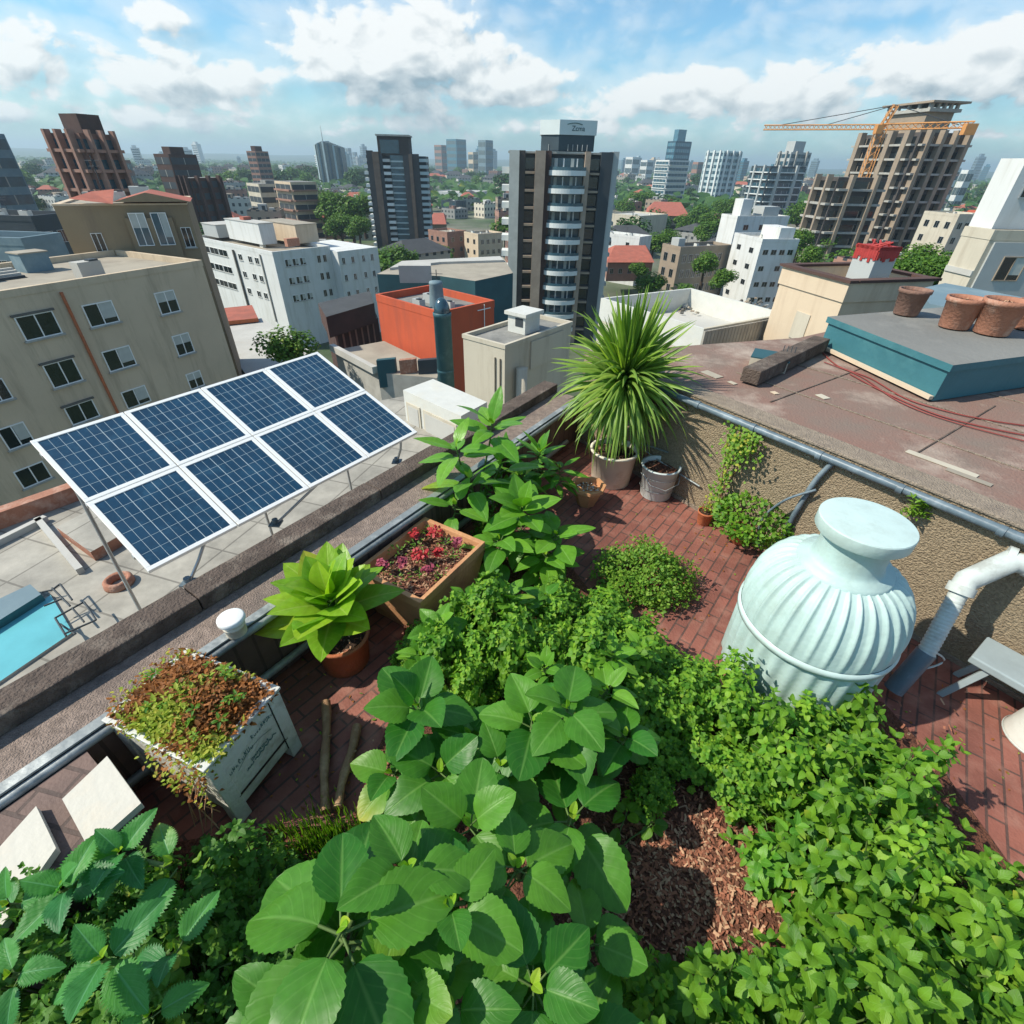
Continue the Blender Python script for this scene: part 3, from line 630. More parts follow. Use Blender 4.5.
def tank():
    c = at(783, 676, 0); print('tank', c)
    t = empty('storage_tank', c, 'mint green ribbed storage tank with a domed shoulder and a wide flat lid', 'tank')
    zcap = zfor(c[0], c[1], 521); print('cap z', zcap)
    ztop = 1.30
    k = zcap/1.34; R = .395
    n = 28*10
    pr = [(.0, 0.02), (R*.93, .02), (R*.95, .05, .0), (R*.985, .10, .022), (R*.99, .52*k, .022), (R*.99, .56*k, .0)]
    b = MB(); b.lathe(pr, 'mint', n, nrib=28); b.build('lower_body', t)
    pr = [(R*.99, .56*k), (R*1.035, .565*k), (R*1.04, .60*k), (R*1.01, .61*k)]
    b = MB(); b.lathe(pr, 'mint_light', 96); b.build('rim_band', t)
    dome = [(R*1.0, .605*k, .0)]
    for i in range(0, 15):
        a = math.radians(2+84*i/14); r = .150+(R*1.0-.150)*math.cos(a)**.85; z = (.61+.43*math.sin(a))*k
        amp = .030*math.sin(PI*min(1, (i+.8)/14))**.5; dome.append((r, z, amp))
    b = MB(); nd = 32*9; vs = []; fs = []
    for (r, z, a_) in dome:
        for q in range(nd):
            th = 2*PI*q/nd; w = max(0, math.cos(th*32))**1.6; vs.append(((r+a_*.55*w)*math.cos(th), (r+a_*.55*w)*math.sin(th), z+a_*.5*w))
    for i in range(len(dome)-1):
        for q in range(nd): fs.append((i*nd+q, i*nd+(q+1) % nd, (i+1)*nd+(q+1) % nd, (i+1)*nd+q))
    b.add(vs, fs, 'mint', True); b.build('dome', t)
    zd = dome[-1][1]; rd = dome[-1][0]
    b = MB()
    for (q, zz) in ((.985, .685), (.93, .79), (.80, .875)): b.lathe([(R*q+.006, zz*k), (R*q+.011, zz*k+.005), (R*q+.004, zz*k+.010)], 'mint', 96)
    b = MB(); b.lathe([(rd+.05, zd-.012), (rd+.045, zd+.012), (rd+.004, zd+.016), (.168, zd+.035), (.160, zd+.06), (.157, zcap-.12), (.168, zcap-.073)], 'mint', 64); b.build('neck', t)
    b = MB(); Rc = .212; b.lathe([(0, zcap-.072), (Rc*.97, zcap-.072)], 'mint_light', 72); b.lathe([(Rc*.97, zcap-.072), (Rc, zcap-.064), (Rc, zcap-.006)], 'mint_light', 72); b.lathe([(Rc, zcap-.006), (Rc*.985, zcap)], 'mint_light', 72); b.lathe([(Rc*.985, zcap), (Rc*.7, zcap+.006), (0, zcap+.009)], 'mint_light', 72); b.build('lid', t)
tank()
def planter():
    A, B, C = at(108, 712, .52), at(204, 770, .52), at(278, 688, .52)
    # long side from B to C faces the terrace; make it a true rectangle
    u = C-B; Lx = np.linalg.norm(u)*1.0; u = u/Lx; v = np.cross([0, 0, 1], u); v = v if v @ (A-B) > 0 else -v; Ly = .60
    print('planter', Lx, Ly)
    t = empty('planter_box', (B[0], B[1], 0), 'white wooden planter box with faded green lettering and rusty moss', 'planter'); 
    h = .52; Z = np.array([0, 0, 1.]); O = np.array([0, 0, 0.])
    def R(nm, pu0, pu1, pv0, pv1, z0, z1, m='box_paint', bev=.004, par=None):
        b = MB(); b.obox(u*pu0+v*pv0+Z*z0, u*(pu1-pu0), v*(pv1-pv0), Z*(z1-z0), m); return b.build(nm, par or t, bev)
    w = .028; g = .055
    fp = R('side_panel', g, Lx-g, .008, w, .09, h-.02); R('side_panel', g, Lx-g, Ly-w, Ly-.008, .09, h-.02)
    R('end_panel', .008, w, g, Ly-g, .09, h-.02); R('end_panel', Lx-w, Lx-.008, g, Ly-g, .09, h-.02)
    for (a, c) in ((0, 0), (Lx-g-.012, 0), (0, Ly-g-.012), (Lx-g-.012, Ly-g-.012)): R('leg', a, a+g+.012, c, c+g+.012, 0, h-.012)
    b = MB()
    b.obox(u*-.008+v*-.008+Z*(h-.012), u*(Lx+.016), v*.042, Z*.016, 'white_paint'); b.obox(u*-.008+v*(Ly-.034)+Z*(h-.012), u*(Lx+.016), v*.042, Z*.016, 'white_paint')
    b.obox(u*-.008+v*.034+Z*(h-.0121), u*.042, v*(Ly-.068), Z*.016, 'white_paint'); b.obox(u*(Lx-.034)+v*.034+Z*(h-.0121), u*.042, v*(Ly-.068), Z*.016, 'white_paint'); b.build('rim', t, .003)
    b = MB(); b.obox(u*g+v*-.001+Z*.17, u*(Lx-2*g), v*.010, Z*.004, 'soil'); b.obox(u*(g+.002)+v*.004+Z*.09, u*.005, v*.005, Z*(h-.12), 'soil'); b.obox(u*(Lx-g-.016)+v*.004+Z*.09, u*.005, v*.005, Z*(h-.12), 'soil'); b.build('groove', fp)
    R('soil', w, Lx-w, w, Ly-w, .4, h-.05, 'soil', 0)
    # faded hand lettering: strokes like the worn script on the box
    b = MB(); r = random.Random(3)
    def stroke(pts, wd):
        for (x0, z0), (x1, z1) in zip(pts[:-1], pts[1:]):
            a = u*x0+Z*z0+v*.0055; dd = u*(x1-x0)+Z*(z1-z0); l = np.linalg.norm(dd)+1e-6; pp = unit(np.cross(dd, v))*wd
            b.add([a-pp, a+dd*1.05-pp, a+dd*1.05+pp, a+pp], [(0, 1, 2, 3)], 'ink_green'); 
    x = Lx*.20
    def letters(x, z, n, hgt, slope):
        for i in range(n):
            hh = hgt*r.choice([.6, .6, 1, 1.3]); w_ = hgt*.55; zz = z+slope*(x-Lx*.2)
            sh = r.choice([[(0, 0), (0, 1), (.6, .7), (.1, .5), (.7, 0)], [(0, 1), (0, .1), (.5, 0), (.7, .4), (.7, 1)], [(0, .5), (.6, .6), (.4, 1), (0, .6), (.1, .1), (.7, .1)], [(0, 0), (.1, 1), (.5, .2), (.7, 1)]])
            stroke([(x+a*w_, zz+c*hh) for a, c in sh], .0016); x += w_*1.25
        return x
    letters(Lx*.17, .335, 8, .026, .10); letters(Lx*.52, .385, 9, .022, .06); letters(Lx*.42, .265, 10, .016, .12); letters(Lx*.33, .245, 6, .011, .1)
    stroke([(Lx*(.25+.5*i/16), .31+.035*math.sin(i/16*PI)+.02*i/16) for i in range(17)], .0014)
    stroke([(Lx*(.45+.33*i/16), .262+.02*i/16+.008*math.sin(i*1.9)) for i in range(17)], .004)
    b.build('lettering', fp)
    # moss and sedum
    F = Fol(); G = Fol()
    for i in range(7500):
        a = RND.uniform(0, 1.0)*Lx; c = RND.uniform(0, 1.0)*Ly; hh = h-.018+.10*math.sin(PI*min(1, max(0, a/Lx)))*math.sin(PI*min(1, max(0, c/Ly)))*RND.uniform(.3, 1.2)+RND.gauss(0, .014)
        patch = math.sin(a*13+1)+math.cos(c*17+a*5)+RND.uniform(-.9, .9)
        m = 'lf_rust' if patch < .35 else 'lf_moss'
        ax = RND.uniform(0, 6.28); d = np.array([math.cos(ax), math.sin(ax), RND.uniform(-.1, 1.3)]); (F if m == 'lf_rust' else G).leaf(T_TINY[0], u*a+v*c+Z*hh, d, (0, 0, 1), RND.uniform(.014, .042), RND.uniform(.008, .019), m)
    for i in range(360):   # trailing over the near left corner and the back
        if i < 240: q = u*RND.uniform(-.05, .05)+v*RND.uniform(-.02, .28)+Z*(h+.02-RND.random()**1.5*.26); q = q - u*.03
        else: q = u*RND.uniform(.1, .9)*Lx+v*(Ly+RND.uniform(0, .05))+Z*(h+RND.uniform(-.02, .05))
        ax = RND.uniform(0, 6.28); G.leaf(T_TINY[0], q, (math.cos(ax), math.sin(ax), RND.uniform(-.8, .8)), (0, 0, 1), .022, .012, RND.choice(['lf_moss', 'lf_rust']))
    H = G
    for i in range(30):  # leafy seedlings standing in the moss, joined into the yellow moss mesh
        a = RND.gauss(.55, .17)*Lx; c = RND.gauss(.42, .2)*Ly; hh = h+.05+RND.uniform(0, .05)
        rosette(H, T_HERB, u*a+v*c+Z*hh, (RND.uniform(-.3, .3), RND.uniform(-.3, .3), 1), 7, RND.uniform(.025, .04), .42, 'lf_herb', 60, 0)
    F.build('rusty_moss', t); G.build('yellow_moss_seedlings', t)
    b = MB()
    for i in range(9):
        a0 = u*-.03+v*RND.uniform(0, .1)+Z*(h-.12); b.tube([a0, a0+[RND.uniform(-.05, .02), -.03, -.1], a0+[RND.uniform(-.08, .05), RND.uniform(-.08, 0), -.25]], .0025, 'chip_b', 4)
    b.build('dry_stems', t)
planter()
def flowerbox():
    A, B, C = at(372, 548, .42), at(420, 603, .42), at(487, 540, .42)
    u = unit(C-B); Lx = np.linalg.norm(C-B)*.97; v = np.cross([0, 0, 1], u); v = v if v @ (A-B) > 0 else -v; Ly = .55; h = .42; Z = np.array([0, 0, 1.])
    print('flowerbox', Lx, Ly)
    t = empty('flower_box', (B[0], B[1], 0), 'square terracotta trough with small red and pink flowers', 'planter'); ctr = (u*Lx+v*Ly)/2
    b = MB(); tp = .82
    def ring(k, z, ins=0): return [ctr+(p-ctr)*k*(1-ins)+Z*z for p in (0*u, u*Lx, u*Lx+v*Ly, v*Ly)]
    rs = [ring(tp, 0), ring(.985, h-.07), ring(1.0, h-.065), ring(1.0, h), ring(1, h, .10), ring(.97, h-.09, .11)]
    vs = [q for r_ in rs for q in r_]; fs = [(i*4+k, i*4+(k+1) % 4, i*4+4+(k+1) % 4, i*4+4+k) for i in range(len(rs)-1) for k in range(4)]
    b.add(vs, fs, 'terracotta_light'); b.add(rs[0], [(3, 2, 1, 0)], 'terracotta_light'); b.build('trough', t, .006)
    b = MB(); b.add(ring(.97, h-.085, .10), [(0, 1, 2, 3)], 'mulch_red')
    for i in range(900):
        a = RND.random()*.8+.1; c = RND.random()*.8+.1; q = u*a*Lx+v*c*Ly+Z*(h-.083+RND.uniform(0, .012)); aa = RND.uniform(0, 3.14); uu = np.array([math.cos(aa), math.sin(aa), RND.uniform(-.5, .5)])*.012; vv = np.array([-math.sin(aa), math.cos(aa), .2])*.004
        b.add([q-uu-vv, q+uu-vv, q+uu+vv, q-uu+vv], [(0, 1, 2, 3)], RND.choice(['chip_a', 'chip_b', 'chip_c']))
    b.build('soil', t)
    F = Fol()
    bl = [(.2, .75, 0), (.3, .35, 1), (.5, .55, 1), (.62, .75, 0), (.8, .45, 0), (.86, .8, 1), (.45, .85, 0), (.7, .22, 1), (.15, .5, 0), (.4, .15, 0)]
    for (a, c, fl_) in bl:
        for i in range(26):
            ax = RND.uniform(0, 6.28); r = RND.random()*.06; q = u*(a*Lx)+v*(c*Ly)+np.array([r*math.cos(ax), r*math.sin(ax), h-.06+RND.uniform(0, .06)])
            F.leaf(T_TINY[0], q, (math.cos(ax), math.sin(ax), RND.uniform(.2, 1.2)), (0, 0, 1), .022, .011, RND.choice(['lf_bush', 'lf_herb_dark', 'lf_bush']))
    F.build('foliage', t)
    for (cx, cc, m) in ((.48, .52, 'flower_red'), (.84, .66, 'flower_red'), (.36, .28, 'flower_pink'), (.18, .78, 'flower_pink'), (.84, .30, 'flower_pink'), (.60, .38, 'flower_red'), (.3, .62, 'flower_pink'), (.7, .85, 'flower_red')):
        b = MB(); big = 1.0 if (cx, m) in ((.48, 'flower_red'), (.84, 'flower_red')) else .7
        for i in range(int(70*big)):
            ax = RND.uniform(0, 6.28); r = RND.random()*.06*big; q = u*cx*Lx+v*cc*Ly+np.array([r*math.cos(ax), r*math.sin(ax), h+.0+RND.uniform(-.01, .03)])
            s = .010; w1 = unit((RND.uniform(-1, 1), RND.uniform(-1, 1), RND.uniform(-.4, .4)))*s; w2 = unit(np.cross(w1, (RND.uniform(-1, 1), RND.uniform(-1, 1), 1)))*s
            b.add([q-w1-w2, q+w1-w2, q+w1+w2, q-w1+w2], [(0, 1, 2, 3)], m)
        b.build('blossom', t)
flowerbox()
def lime_hosta():
    t, c = potted('potted_hosta', 'lime green broad-leaved plant in a terracotta pot beside the parapet', 347, 660, .165, .25, 'terracotta', rim=.1)
    F = Fol(); sb = MB(); zc = zfor(c[0], c[1], 600)
    rosette(F, T_HOS, (0, -0.0, zc), (-.1, -.05, 1), 19, .34, .66, 'lf_lime', 84, 38, pet=.12, smin=.7, dz=.08)
    rosette(F, T_HOS, (-.02, 0, zc-.10), (-.05, -.05, 1), 13, .37, .58, 'lf_lime', 50, 18, pet=.15, smin=.85, dz=.06, off=.7)
    F.build('foliage', t); b = MB(); b.tube([(0, 0, .18), (0, 0, zc)], .022, 'stem_green', 8); b.build('stem', t); print('hosta', c, zc)
lime_hosta()
def cap_vent():
    c = at(237, 632, HL); t = empty('vent_cap', c, 'round cream vent cap standing on the parapet edge', 'vent')
    b = MB(); b.lathe([(.052, 0), (.052, .05), (.056, .052), (.056, .06), (.052, .065), (.052, .09)], 'pot_cream', 28); b.build('pipe', t)
    b = MB(); b.lathe([(0, .088), (.066, .088), (.07, .095), (.068, .115), (.06, .12), (0, .122)], 'frame_white', 32); b.build('cap', t)
cap_vent()
def slabs():
    for i, (pts, lab) in enumerate((([(62, 799), (107, 756), (141, 803), (89, 849)], 'cream stone slab nearest the white planter box'), ([(-30, 880), (36, 806), (56, 848), (-5, 935)], 'cream stone slab crossed by thin shadows at the left edge of the picture'))):
        P = [at(x, y, .50) for x, y in pts]; c = sum(P)/4; b = MB(); b.prism([p-c for p in P], -.035, 0, 'slab_white'); o = b.build('stone_slab', None, .004, loc=tuple(c)); setp(o, lab, 'slab')
    b = MB(); o = LW(4.0, -.05); b.obox(LW(7.4, -.05, 0)-o, eL*2.62, nL*.46, (0, 0, .462), 'block_brown'); q = b.build('masonry_ledge', loc=tuple(o)); setp(q, 'dark brick ledge under the cream slabs along the parapet', 'ledge')
slabs()
def sticks():
    for (a, c2, lab) in (((326, 702), (325, 812), 'weathered wooden stick with a splayed top lying on the bricks'), ((357, 726), (337, 808), 'shorter wooden stick with a knot lying on the bricks')):
        A = at(*a, .03); B = at(*c2, .06); m = (A+B)/2; b = MB(); pts = []; rs = []
        for i in range(9):
            q = i/8; p = A*(1-q)+B*q+np.array([.006*math.sin(q*7), 0, .004*math.sin(q*9)]); pts.append(p-m); rs.append(.025-.004*q+.003*math.sin(q*14))
        b.tube(pts, rs, 'wood', 9)
        b.tube([pts[3], pts[3]+np.array([.03, .01, .02])], [.009, .005], 'wood', 6)
        o = b.build('wooden_stick', loc=tuple(m)); setp(o, lab, 'stick', 'sticks on the bricks')
sticks()
def small_pots():
    t, c = potted('red_flower_pot', 'small orange-red pot with a dry sprig against the pebbledash wall', 703, 523, .068, .13, 'terracotta', rim=.15, tr=1.25)
    F = Fol()
    for i in range(60): a = RND.uniform(0, 6.28); F.leaf(T_TINY[0], (RND.uniform(-.04, .04), RND.uniform(-.04, .04), RND.uniform(.13, .26)), (math.cos(a), math.sin(a), 1), (0, 0, 1), .022, .010, 'lf_rust' if i % 2 else 'lf_moss')
    F.build('dry_sprig', t)
    t, c = potted('bushy_pot', 'bushy small-leaved shrub in a terracotta pot at the wall beside the tank', 738, 541, .085, .14, 'terracotta', rim=.15, tr=1.25)
    F = Fol(); 
    for i in range(1500):
        v = unit((RND.gauss(0, 1), RND.gauss(0, 1), RND.gauss(.3, .8))); r = RND.uniform(.75, 1); q = np.array([.06, -.03, .26])+v*r*[.32, .29, .19]; a = RND.uniform(0, 6.28)
        F.leaf(T_TINY[0], q, unit(v+[math.cos(a), math.sin(a), .2]), v+[0, 0, .5], RND.uniform(.028, .042), .028, 'lf_herb' if RND.random() < .75 else 'lf_bush')
    F.build('foliage', t); b = MB()
    for i in range(7): a = i*.9; b.tube([(0, 0, .11), (.03+.12*math.cos(a), .12*math.sin(a), .26)], .004, 'stem_red', 5, False)
    b.build('stems', t)
    # climber
    base = RW(1.12, -.04, 0); c = at(722, 515, 0); c = RW((c-CN)@eR, -.05)
    t = empty('climbing_vine', c, 'yellow-green vine climbing the pebbledash wall above the terracotta pots', 'vine'); F = Fol(); b = MB(); top = HR-.10
    for k in range(4):
        pts = []; 
        for i in range(10): q = i/9; pts.append(eR*(.05*math.sin(q*5+k)+.03*k+.02*q)+nR*(.02+.03*math.sin(q*6+k)**2)+np.array([0, 0, q*top]))
        b.tube(pts, .0035, 'stem_red', 5, False)
    b.build('stems', t)
    for i in range(620):
        q = RND.random(); 
        if q < .55: z = top-.06+RND.gauss(0, .085); s = RND.gauss(.10, .075); o = abs(RND.gauss(0, .06))
        else: z = RND.uniform(0, top); s = RND.gauss(.02, .045); o = abs(RND.gauss(0, .03))
        z = min(z, top+.05); a = RND.uniform(0, 6.28); F.leaf(T_TINY[0], eR*s+nR*(.02+o)+np.array([0, 0, z]), eR*math.cos(a)+np.array([0, 0, math.sin(a)-.3])+nR*.5, nR+np.array([0, 0, .6]), RND.uniform(.022, .034), .022, 'lf_bush' if RND.random() < .8 else 'lf_moss')
    F.build('foliage', t)
    # weeds in the wall behind the tank
    c = at(885, 505, .95); s = (c-CN)@eR; c = RW(1.98, -.03, .86); c = RW(s+.12, -.03, .9)
    t = Fol()
    for i in range(190): t.leaf(T_TINY[0], (max(-.09, min(.09, RND.gauss(0, .05))), max(-.03, min(.03, RND.gauss(0, .02))), RND.uniform(-.07, .07)), (RND.uniform(-1, 1), RND.uniform(-1, 1), RND.uniform(0, 1)), (0, 0, 1), .04, .015, 'lf_bush')
    o = t.build('wall_weed'); o.location = tuple(c); setp(o, 'tuft of weeds growing from the wall behind the tank lid', 'weed')
small_pots()
def downpipe():
    # elbow at the wall, sloping pipe and its dark lower sleeve
    a = at(1000, 566, .82); s = (a-CN)@eR
    A = RW(s, -.03, .84); c0 = A
    B = RW(s-.05, -.20, .80); C_ = at(925, 655, .30); D_ = at(893, 690, .05)
    t = empty('drain_pipe', (C_[0], C_[1], 0), 'white plastic drain pipe with a ribbed sleeve sloping down from the wall', 'pipe'); o = np.array([C_[0], C_[1], 0])
    El = at(965, 582, .72); El = El
    top = np.array(El)
    b = MB(); b.tube([A-o+eR*.12, A-o+eR*.02+nR*.05, top-o+nR*-.02, top-o+unit(C_-top)*.05], [.062, .062, .060, .058], 'pipe_white', 20); b.build('elbow', t)
    b = MB(); 
    for q in (.0, .10): b = MB(); b.tube([A-o+eR*(.12-q)+nR*.05*q*6, A-o+eR*(.085-q)+nR*.06*q*6], .072, 'pipe_white', 20); b.build('collar', t)
    b = MB()
    dd = unit(C_-top); b.tube([top-o+dd*.02, top-o+dd*.07], .066, 'pipe_white', 20); b.build('collar', t)
    b = MB(); L = np.linalg.norm(C_-top); pts = []; rs = []
    for i in range(61): q = i/60; pts.append(top+(C_-top)*q-o); rs.append(.045+(.003*math.sin(i*2.2) if i > 12 else 0))
    b.tube(pts, rs, 'pipe_white', 18); b.build('ribbed_pipe', t)
    b = MB(); b.tube([C_-o-dd*.02, D_-o], .052, 'pipe_blue', 18); b.build('lower_sleeve', t)
    b = MB(); pts = [C_-o+np.array([.02+.09*math.sin(i/10*PI), -.02, .05-.16*i/10]) for i in range(11)]; b.tube(pts, .006, 'pipe_white', 6); b.build('wire_loop', t)
downpipe()
def bench():
    zt = .36; P = [at(984, 628, zt), at(963, 652, zt), at(1075, 700, zt), at(1100, 655, zt)]
    P0 = at(988, 636, zt); u = eR; v = nR; w = .26; l = .7
    t = empty('bench', (P0[0], P0[1], 0), 'grey painted bench with splayed legs at the wall on the right', 'bench')
    b = MB(); b.obox(np.array([0, 0, zt-.05]), u*l, v*w, (0, 0, .05), 'blue_bench'); b.build('seat', t, .008)
    for s in (.08, l-.12):
        for q, sg in ((.02, -1), (w-.05, 1)):
            b = MB(); a = u*s+v*q; b.obox(a+v*.05*sg*0+u*(-.09 if s < .2 else .06)+v*.03*sg, u*.035, v*.03, a-(a+u*(-.09 if s < .2 else .06)+v*.03*sg)+np.array([0, 0, zt-.05]), 'blue_bench'); b.build('leg', t, .003)
bench()
def barrel():
    c = at(1036, 742, 0); t = empty('white_tub', c, 'white plastic tub on the bricks at the right edge of the picture', 'tub')
    b = MB(); b.lathe([(0, 0), (.15, 0), (.155, .01), (.15, .03), (.125, .22), (.12, .24), (.11, .24), (.11, .2), (0, .2)], 'white_paint', 32); b.build('body', t)
    b = MB(); b.lathe([(.156, .012), (.160, .016), (.156, .020)], 'pipe_white', 32); b.build('foot_ring', t)
barrel()
def cables():
    def cab(nm, lab, pts, r, m, z=None):
        o = np.array(pts[0]); P = []
        for i in range(len(pts)-1):
            for k in range(6):
                q = k/6; p0 = pts[max(i-1, 0)]; a = pts[i]; c = pts[i+1]; d = pts[min(i+2, len(pts)-1)]
                P.append(.5*((2*a)+(-p0+c)*q+(2*p0-5*a+4*c-d)*q*q+(-p0+3*a-3*c+d)*q**3))
        P.append(pts[-1]); b = MB(); b.tube([p-o for p in P], r, m, 6); q = b.build(nm, loc=tuple(o)); setp(q, lab, 'cable')
    z = HR-.008
    cab('cable', 'thin red cable snaking from the teal box across the brown roof, uppermost of the three', [at(x, y, z) for x, y in ((822, 352), (838, 366), (870, 378), (905, 398), (950, 412), (1000, 422), (1060, 430))], .006, 'cable_red')
    cab('cable', 'thin red cable on the brown roof, middle of the three', [at(x, y, z) for x, y in ((850, 374), (880, 390), (930, 412), (980, 426), (1070, 444))], .006, 'cable_red')
    cab('cable', 'thin dark red cable on the brown roof, lowest of the three', [at(x, y, z) for x, y in ((824, 362), (860, 376), (900, 402), (960, 424), (1070, 452))], .005, 'cable_red')
    pts = [RW((at(662, 465, .3)-CN)@eR, -.03, .42), RW(.95, -.03, .36), RW(1.15, -.03, .30), RW(1.7, -.03, .26)]
    cab('hose', 'grey hose running along the foot of the pebbledash wall behind the bucket', [np.array(p) for p in pts], .009, 'flashing')
    t = (at(815, 470, .8)-CN)@eR
    cab('conduit', 'blue-grey conduit dropping down the wall to the left of the tank', [np.array(RW(t+.12, -.03, HR-.05)), np.array(RW(t+.06, -.03, .75)), np.array(RW(t+.02, -.03, .4)), np.array(RW(t-.0, -.03, .05))], .02, 'pipe_blue')
    cab('hose', 'thin blue hose looping beside the conduit left of the tank', [np.array(RW(t+.10, -.05, .72)), np.array(RW(t-.06, -.10, .55)), np.array(RW(t-.16, -.10, .3)), np.array(RW(t-.12, -.06, .04))], .010, 'pipe_blue')
cables()
#==PART3==
# ------------------------------------------------------------------ planting
def herb_mesh(n, R, hgt, Ls, m, per=8, wr=.62, seed=1, m2=None, T=None, fall=.78):
    global RND
    old = RND; RND = random.Random(seed)
    F = Fol(); T = T or T_HERB
    for i in range(n):
        q = math.sqrt((i+.5)/n); a = i*2.399+RND.uniform(-.3, .3); r = R*q*RND.uniform(.9, 1.08)
        z = hgt*(1-fall*q*q)+RND.uniform(-.11, .07)*hgt/.4
        c = np.array([r*math.cos(a), r*math.sin(a), z]); ax = unit((math.cos(a)*q*.8+RND.uniform(-.25, .25), math.sin(a)*q*.8+RND.uniform(-.25, .25), 1))
        mm = m2 if (m2 and RND.random() < .25) else m
        l = Ls*RND.uniform(.75, 1.2)
        for tier in range(3):
            cc = c-ax*tier*l*.8
            rosette(F, T, cc, ax, (4, 4, 4)[tier] if per >= 8 else 3, l*(.7+.22*tier), wr, mm, (55, 18, 5)[tier], (35, 5, -15)[tier], pet=.12, off=tier*.78+i, step=PI/2+.1, smin=.8)
    o = F.build('foliage'); RND = old
    b = MB()
    r_ = random.Random(seed)
    for i in range(0, n, 3):
        q = math.sqrt((i+.5)/n); a = i*2.399; r = R*q; b.tube([(r*.2*math.cos(a), r*.2*math.sin(a), 0), (r*.75*math.cos(a), r*.75*math.sin(a), hgt*.5), (r*math.cos(a), r*math.sin(a), hgt*(1-.55*q*q))], .004, 'stem_green', 4, False)
    s = b.build('stems')
    return o, s
PROTO = {}
def herb_proto(key, *a, **k):
    o, s = herb_mesh(*a, **k); PROTO[key] = (o.data, s.data); bpy.data.objects.remove(o); bpy.data.objects.remove(s)
herb_proto('n1', 26, .25, .50, .080, 'lf_herb', seed=1, wr=.72); herb_proto('n2', 22, .24, .46, .092, 'lf_herb', seed=2, wr=.74); herb_proto('n3', 32, .25, .52, .068, 'lf_herb', seed=3, m2='lf_parsley', wr=.75)
herb_proto('f1', 105, .24, .42, .043, 'lf_herb', seed=4, m2='lf_parsley', wr=.8, fall=.5); herb_proto('f2', 110, .22, .40, .038, 'lf_parsley', seed=5, m2='lf_herb', wr=.9, fall=.5)
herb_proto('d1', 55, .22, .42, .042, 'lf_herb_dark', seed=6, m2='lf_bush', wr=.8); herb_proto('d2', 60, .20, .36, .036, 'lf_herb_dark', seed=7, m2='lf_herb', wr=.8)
herb_proto('g1', 22, .22, .45, .095, 'lf_green', seed=8, wr=.6, m2='lf_herb')
def herb(key, x, y, z, lab, grp, sc=1.0, name='herb_plant', cat='herb'):
    c = at(x, y, z*.9); zs = z/(.47 if key[0] != 'd' else .40)
    t = empty(name, (c[0], c[1], .03), lab, cat, grp, RND.uniform(0, 6.28)); zs *= RND.uniform(.60, 1.18); sc *= .80
    for me, nm in zip(PROTO[key], ('foliage', 'stems')):
        o = bpy.data.objects.new(nm, me); COL.objects.link(o); o.parent = t; o.scale = (sc, sc, zs)
    return t
G1 = 'nettle-like herbs in front of the tank'
for (x, y, z, k, sc) in [(690, 690, .36, 'f1', .9), (664, 735, .34, 'f1', .8), (712, 735, .40, 'f2', .9), (735, 700, .40, 'n3', .8), (775, 712, .46, 'n1', .85), (822, 700, .46, 'n3', .85), (868, 690, .46, 'n2', .85), (752, 762, .42, 'f1', .9), (800, 752, .48, 'n3', .9), (850, 745, .50, 'n1', .9), (900, 735, .50, 'n2', .9), (925, 770, .46, 'n1', .8), (655, 780, .30, 'f1', .6), (668, 700, .42, 'n3', .8), (700, 672, .36, 'f1', .85), (640, 668, .42, 'n1', .75), (735, 676, .38, 'n3', .8), (668, 668, .36, 'f2', .8)]:
    herb(k, x, y, z, 'bright green nettle-like herb in the thicket directly in front of the tank', G1, sc)
G2 = 'bushy herbs filling the lower right corner'
for (x, y, z, k, sc) in [(800, 830, .52, 'g1', .9), (842, 800, .48, 'n2', .8), (895, 800, .48, 'n1', .9), (955, 820, .46, 'n2', .8), (990, 865, .48, 'n1', .9), (850, 872, .52, 'n2', .9), (915, 862, .55, 'n3', .95), (965, 920, .56, 'n1', 1), (890, 925, .58, 'n2', 1), (1015, 930, .5, 'n3', 1), (820, 975, .55, 'n2', .95), (760, 985, .5, 'n1', .85), (700, 990, .46, 'n2', .8), (650, 985, .42, 'n3', .8), (950, 985, .58, 'n2', 1), (880, 1000, .58, 'n1', 1), (1040, 1000, .5, 'n2', 1), (640, 1060, .42, 'n1', .9), (730, 1070, .5, 'n2', 1), (820, 1075, .5, 'n1', 1), (930, 1080, .5, 'n3', 1.1), (1040, 1080, .5, 'n1', 1.1), (1075, 900, .46, 'n2', 1), (1110, 980, .46, 'n3', 1)]:
    herb(k, x, y, z, 'leafy mid green herb in the dense planting at the lower right', G2, sc)
G3 = 'parsley-like herbs in the middle of the bed'
for (x, y, z, k, sc) in [(425, 612, .46, 'f1', .75), (455, 606, .50, 'f2', .75), (490, 600, .54, 'f1', .8), (525, 606, .56, 'f2', .8), (562, 600, .54, 'f2', .8), (600, 615, .50, 'f1', .85), (440, 640, .52, 'f1', .75), (478, 640, .58, 'f2', .75), (515, 640, .60, 'f1', .8), (552, 645, .60, 'f2', .8), (590, 650, .56, 'f1', .85), (628, 655, .48, 'f2', .85), (470, 672, .54, 'f2', .7), (640, 690, .44, 'f1', .9), (560, 578, .44, 'f1', .75), (410, 640, .40, 'f1', .6), (610, 590, .36, 'f1', .8), (640, 628, .38, 'f2', .9), (665, 655, .34, 'f1', .9)]:
    herb(k, x, y, z, 'low parsley-like herb in the middle of the bed below the flower trough', G3, sc*1.22)
G4 = 'small dark-leaved plants under the lobed leaves'
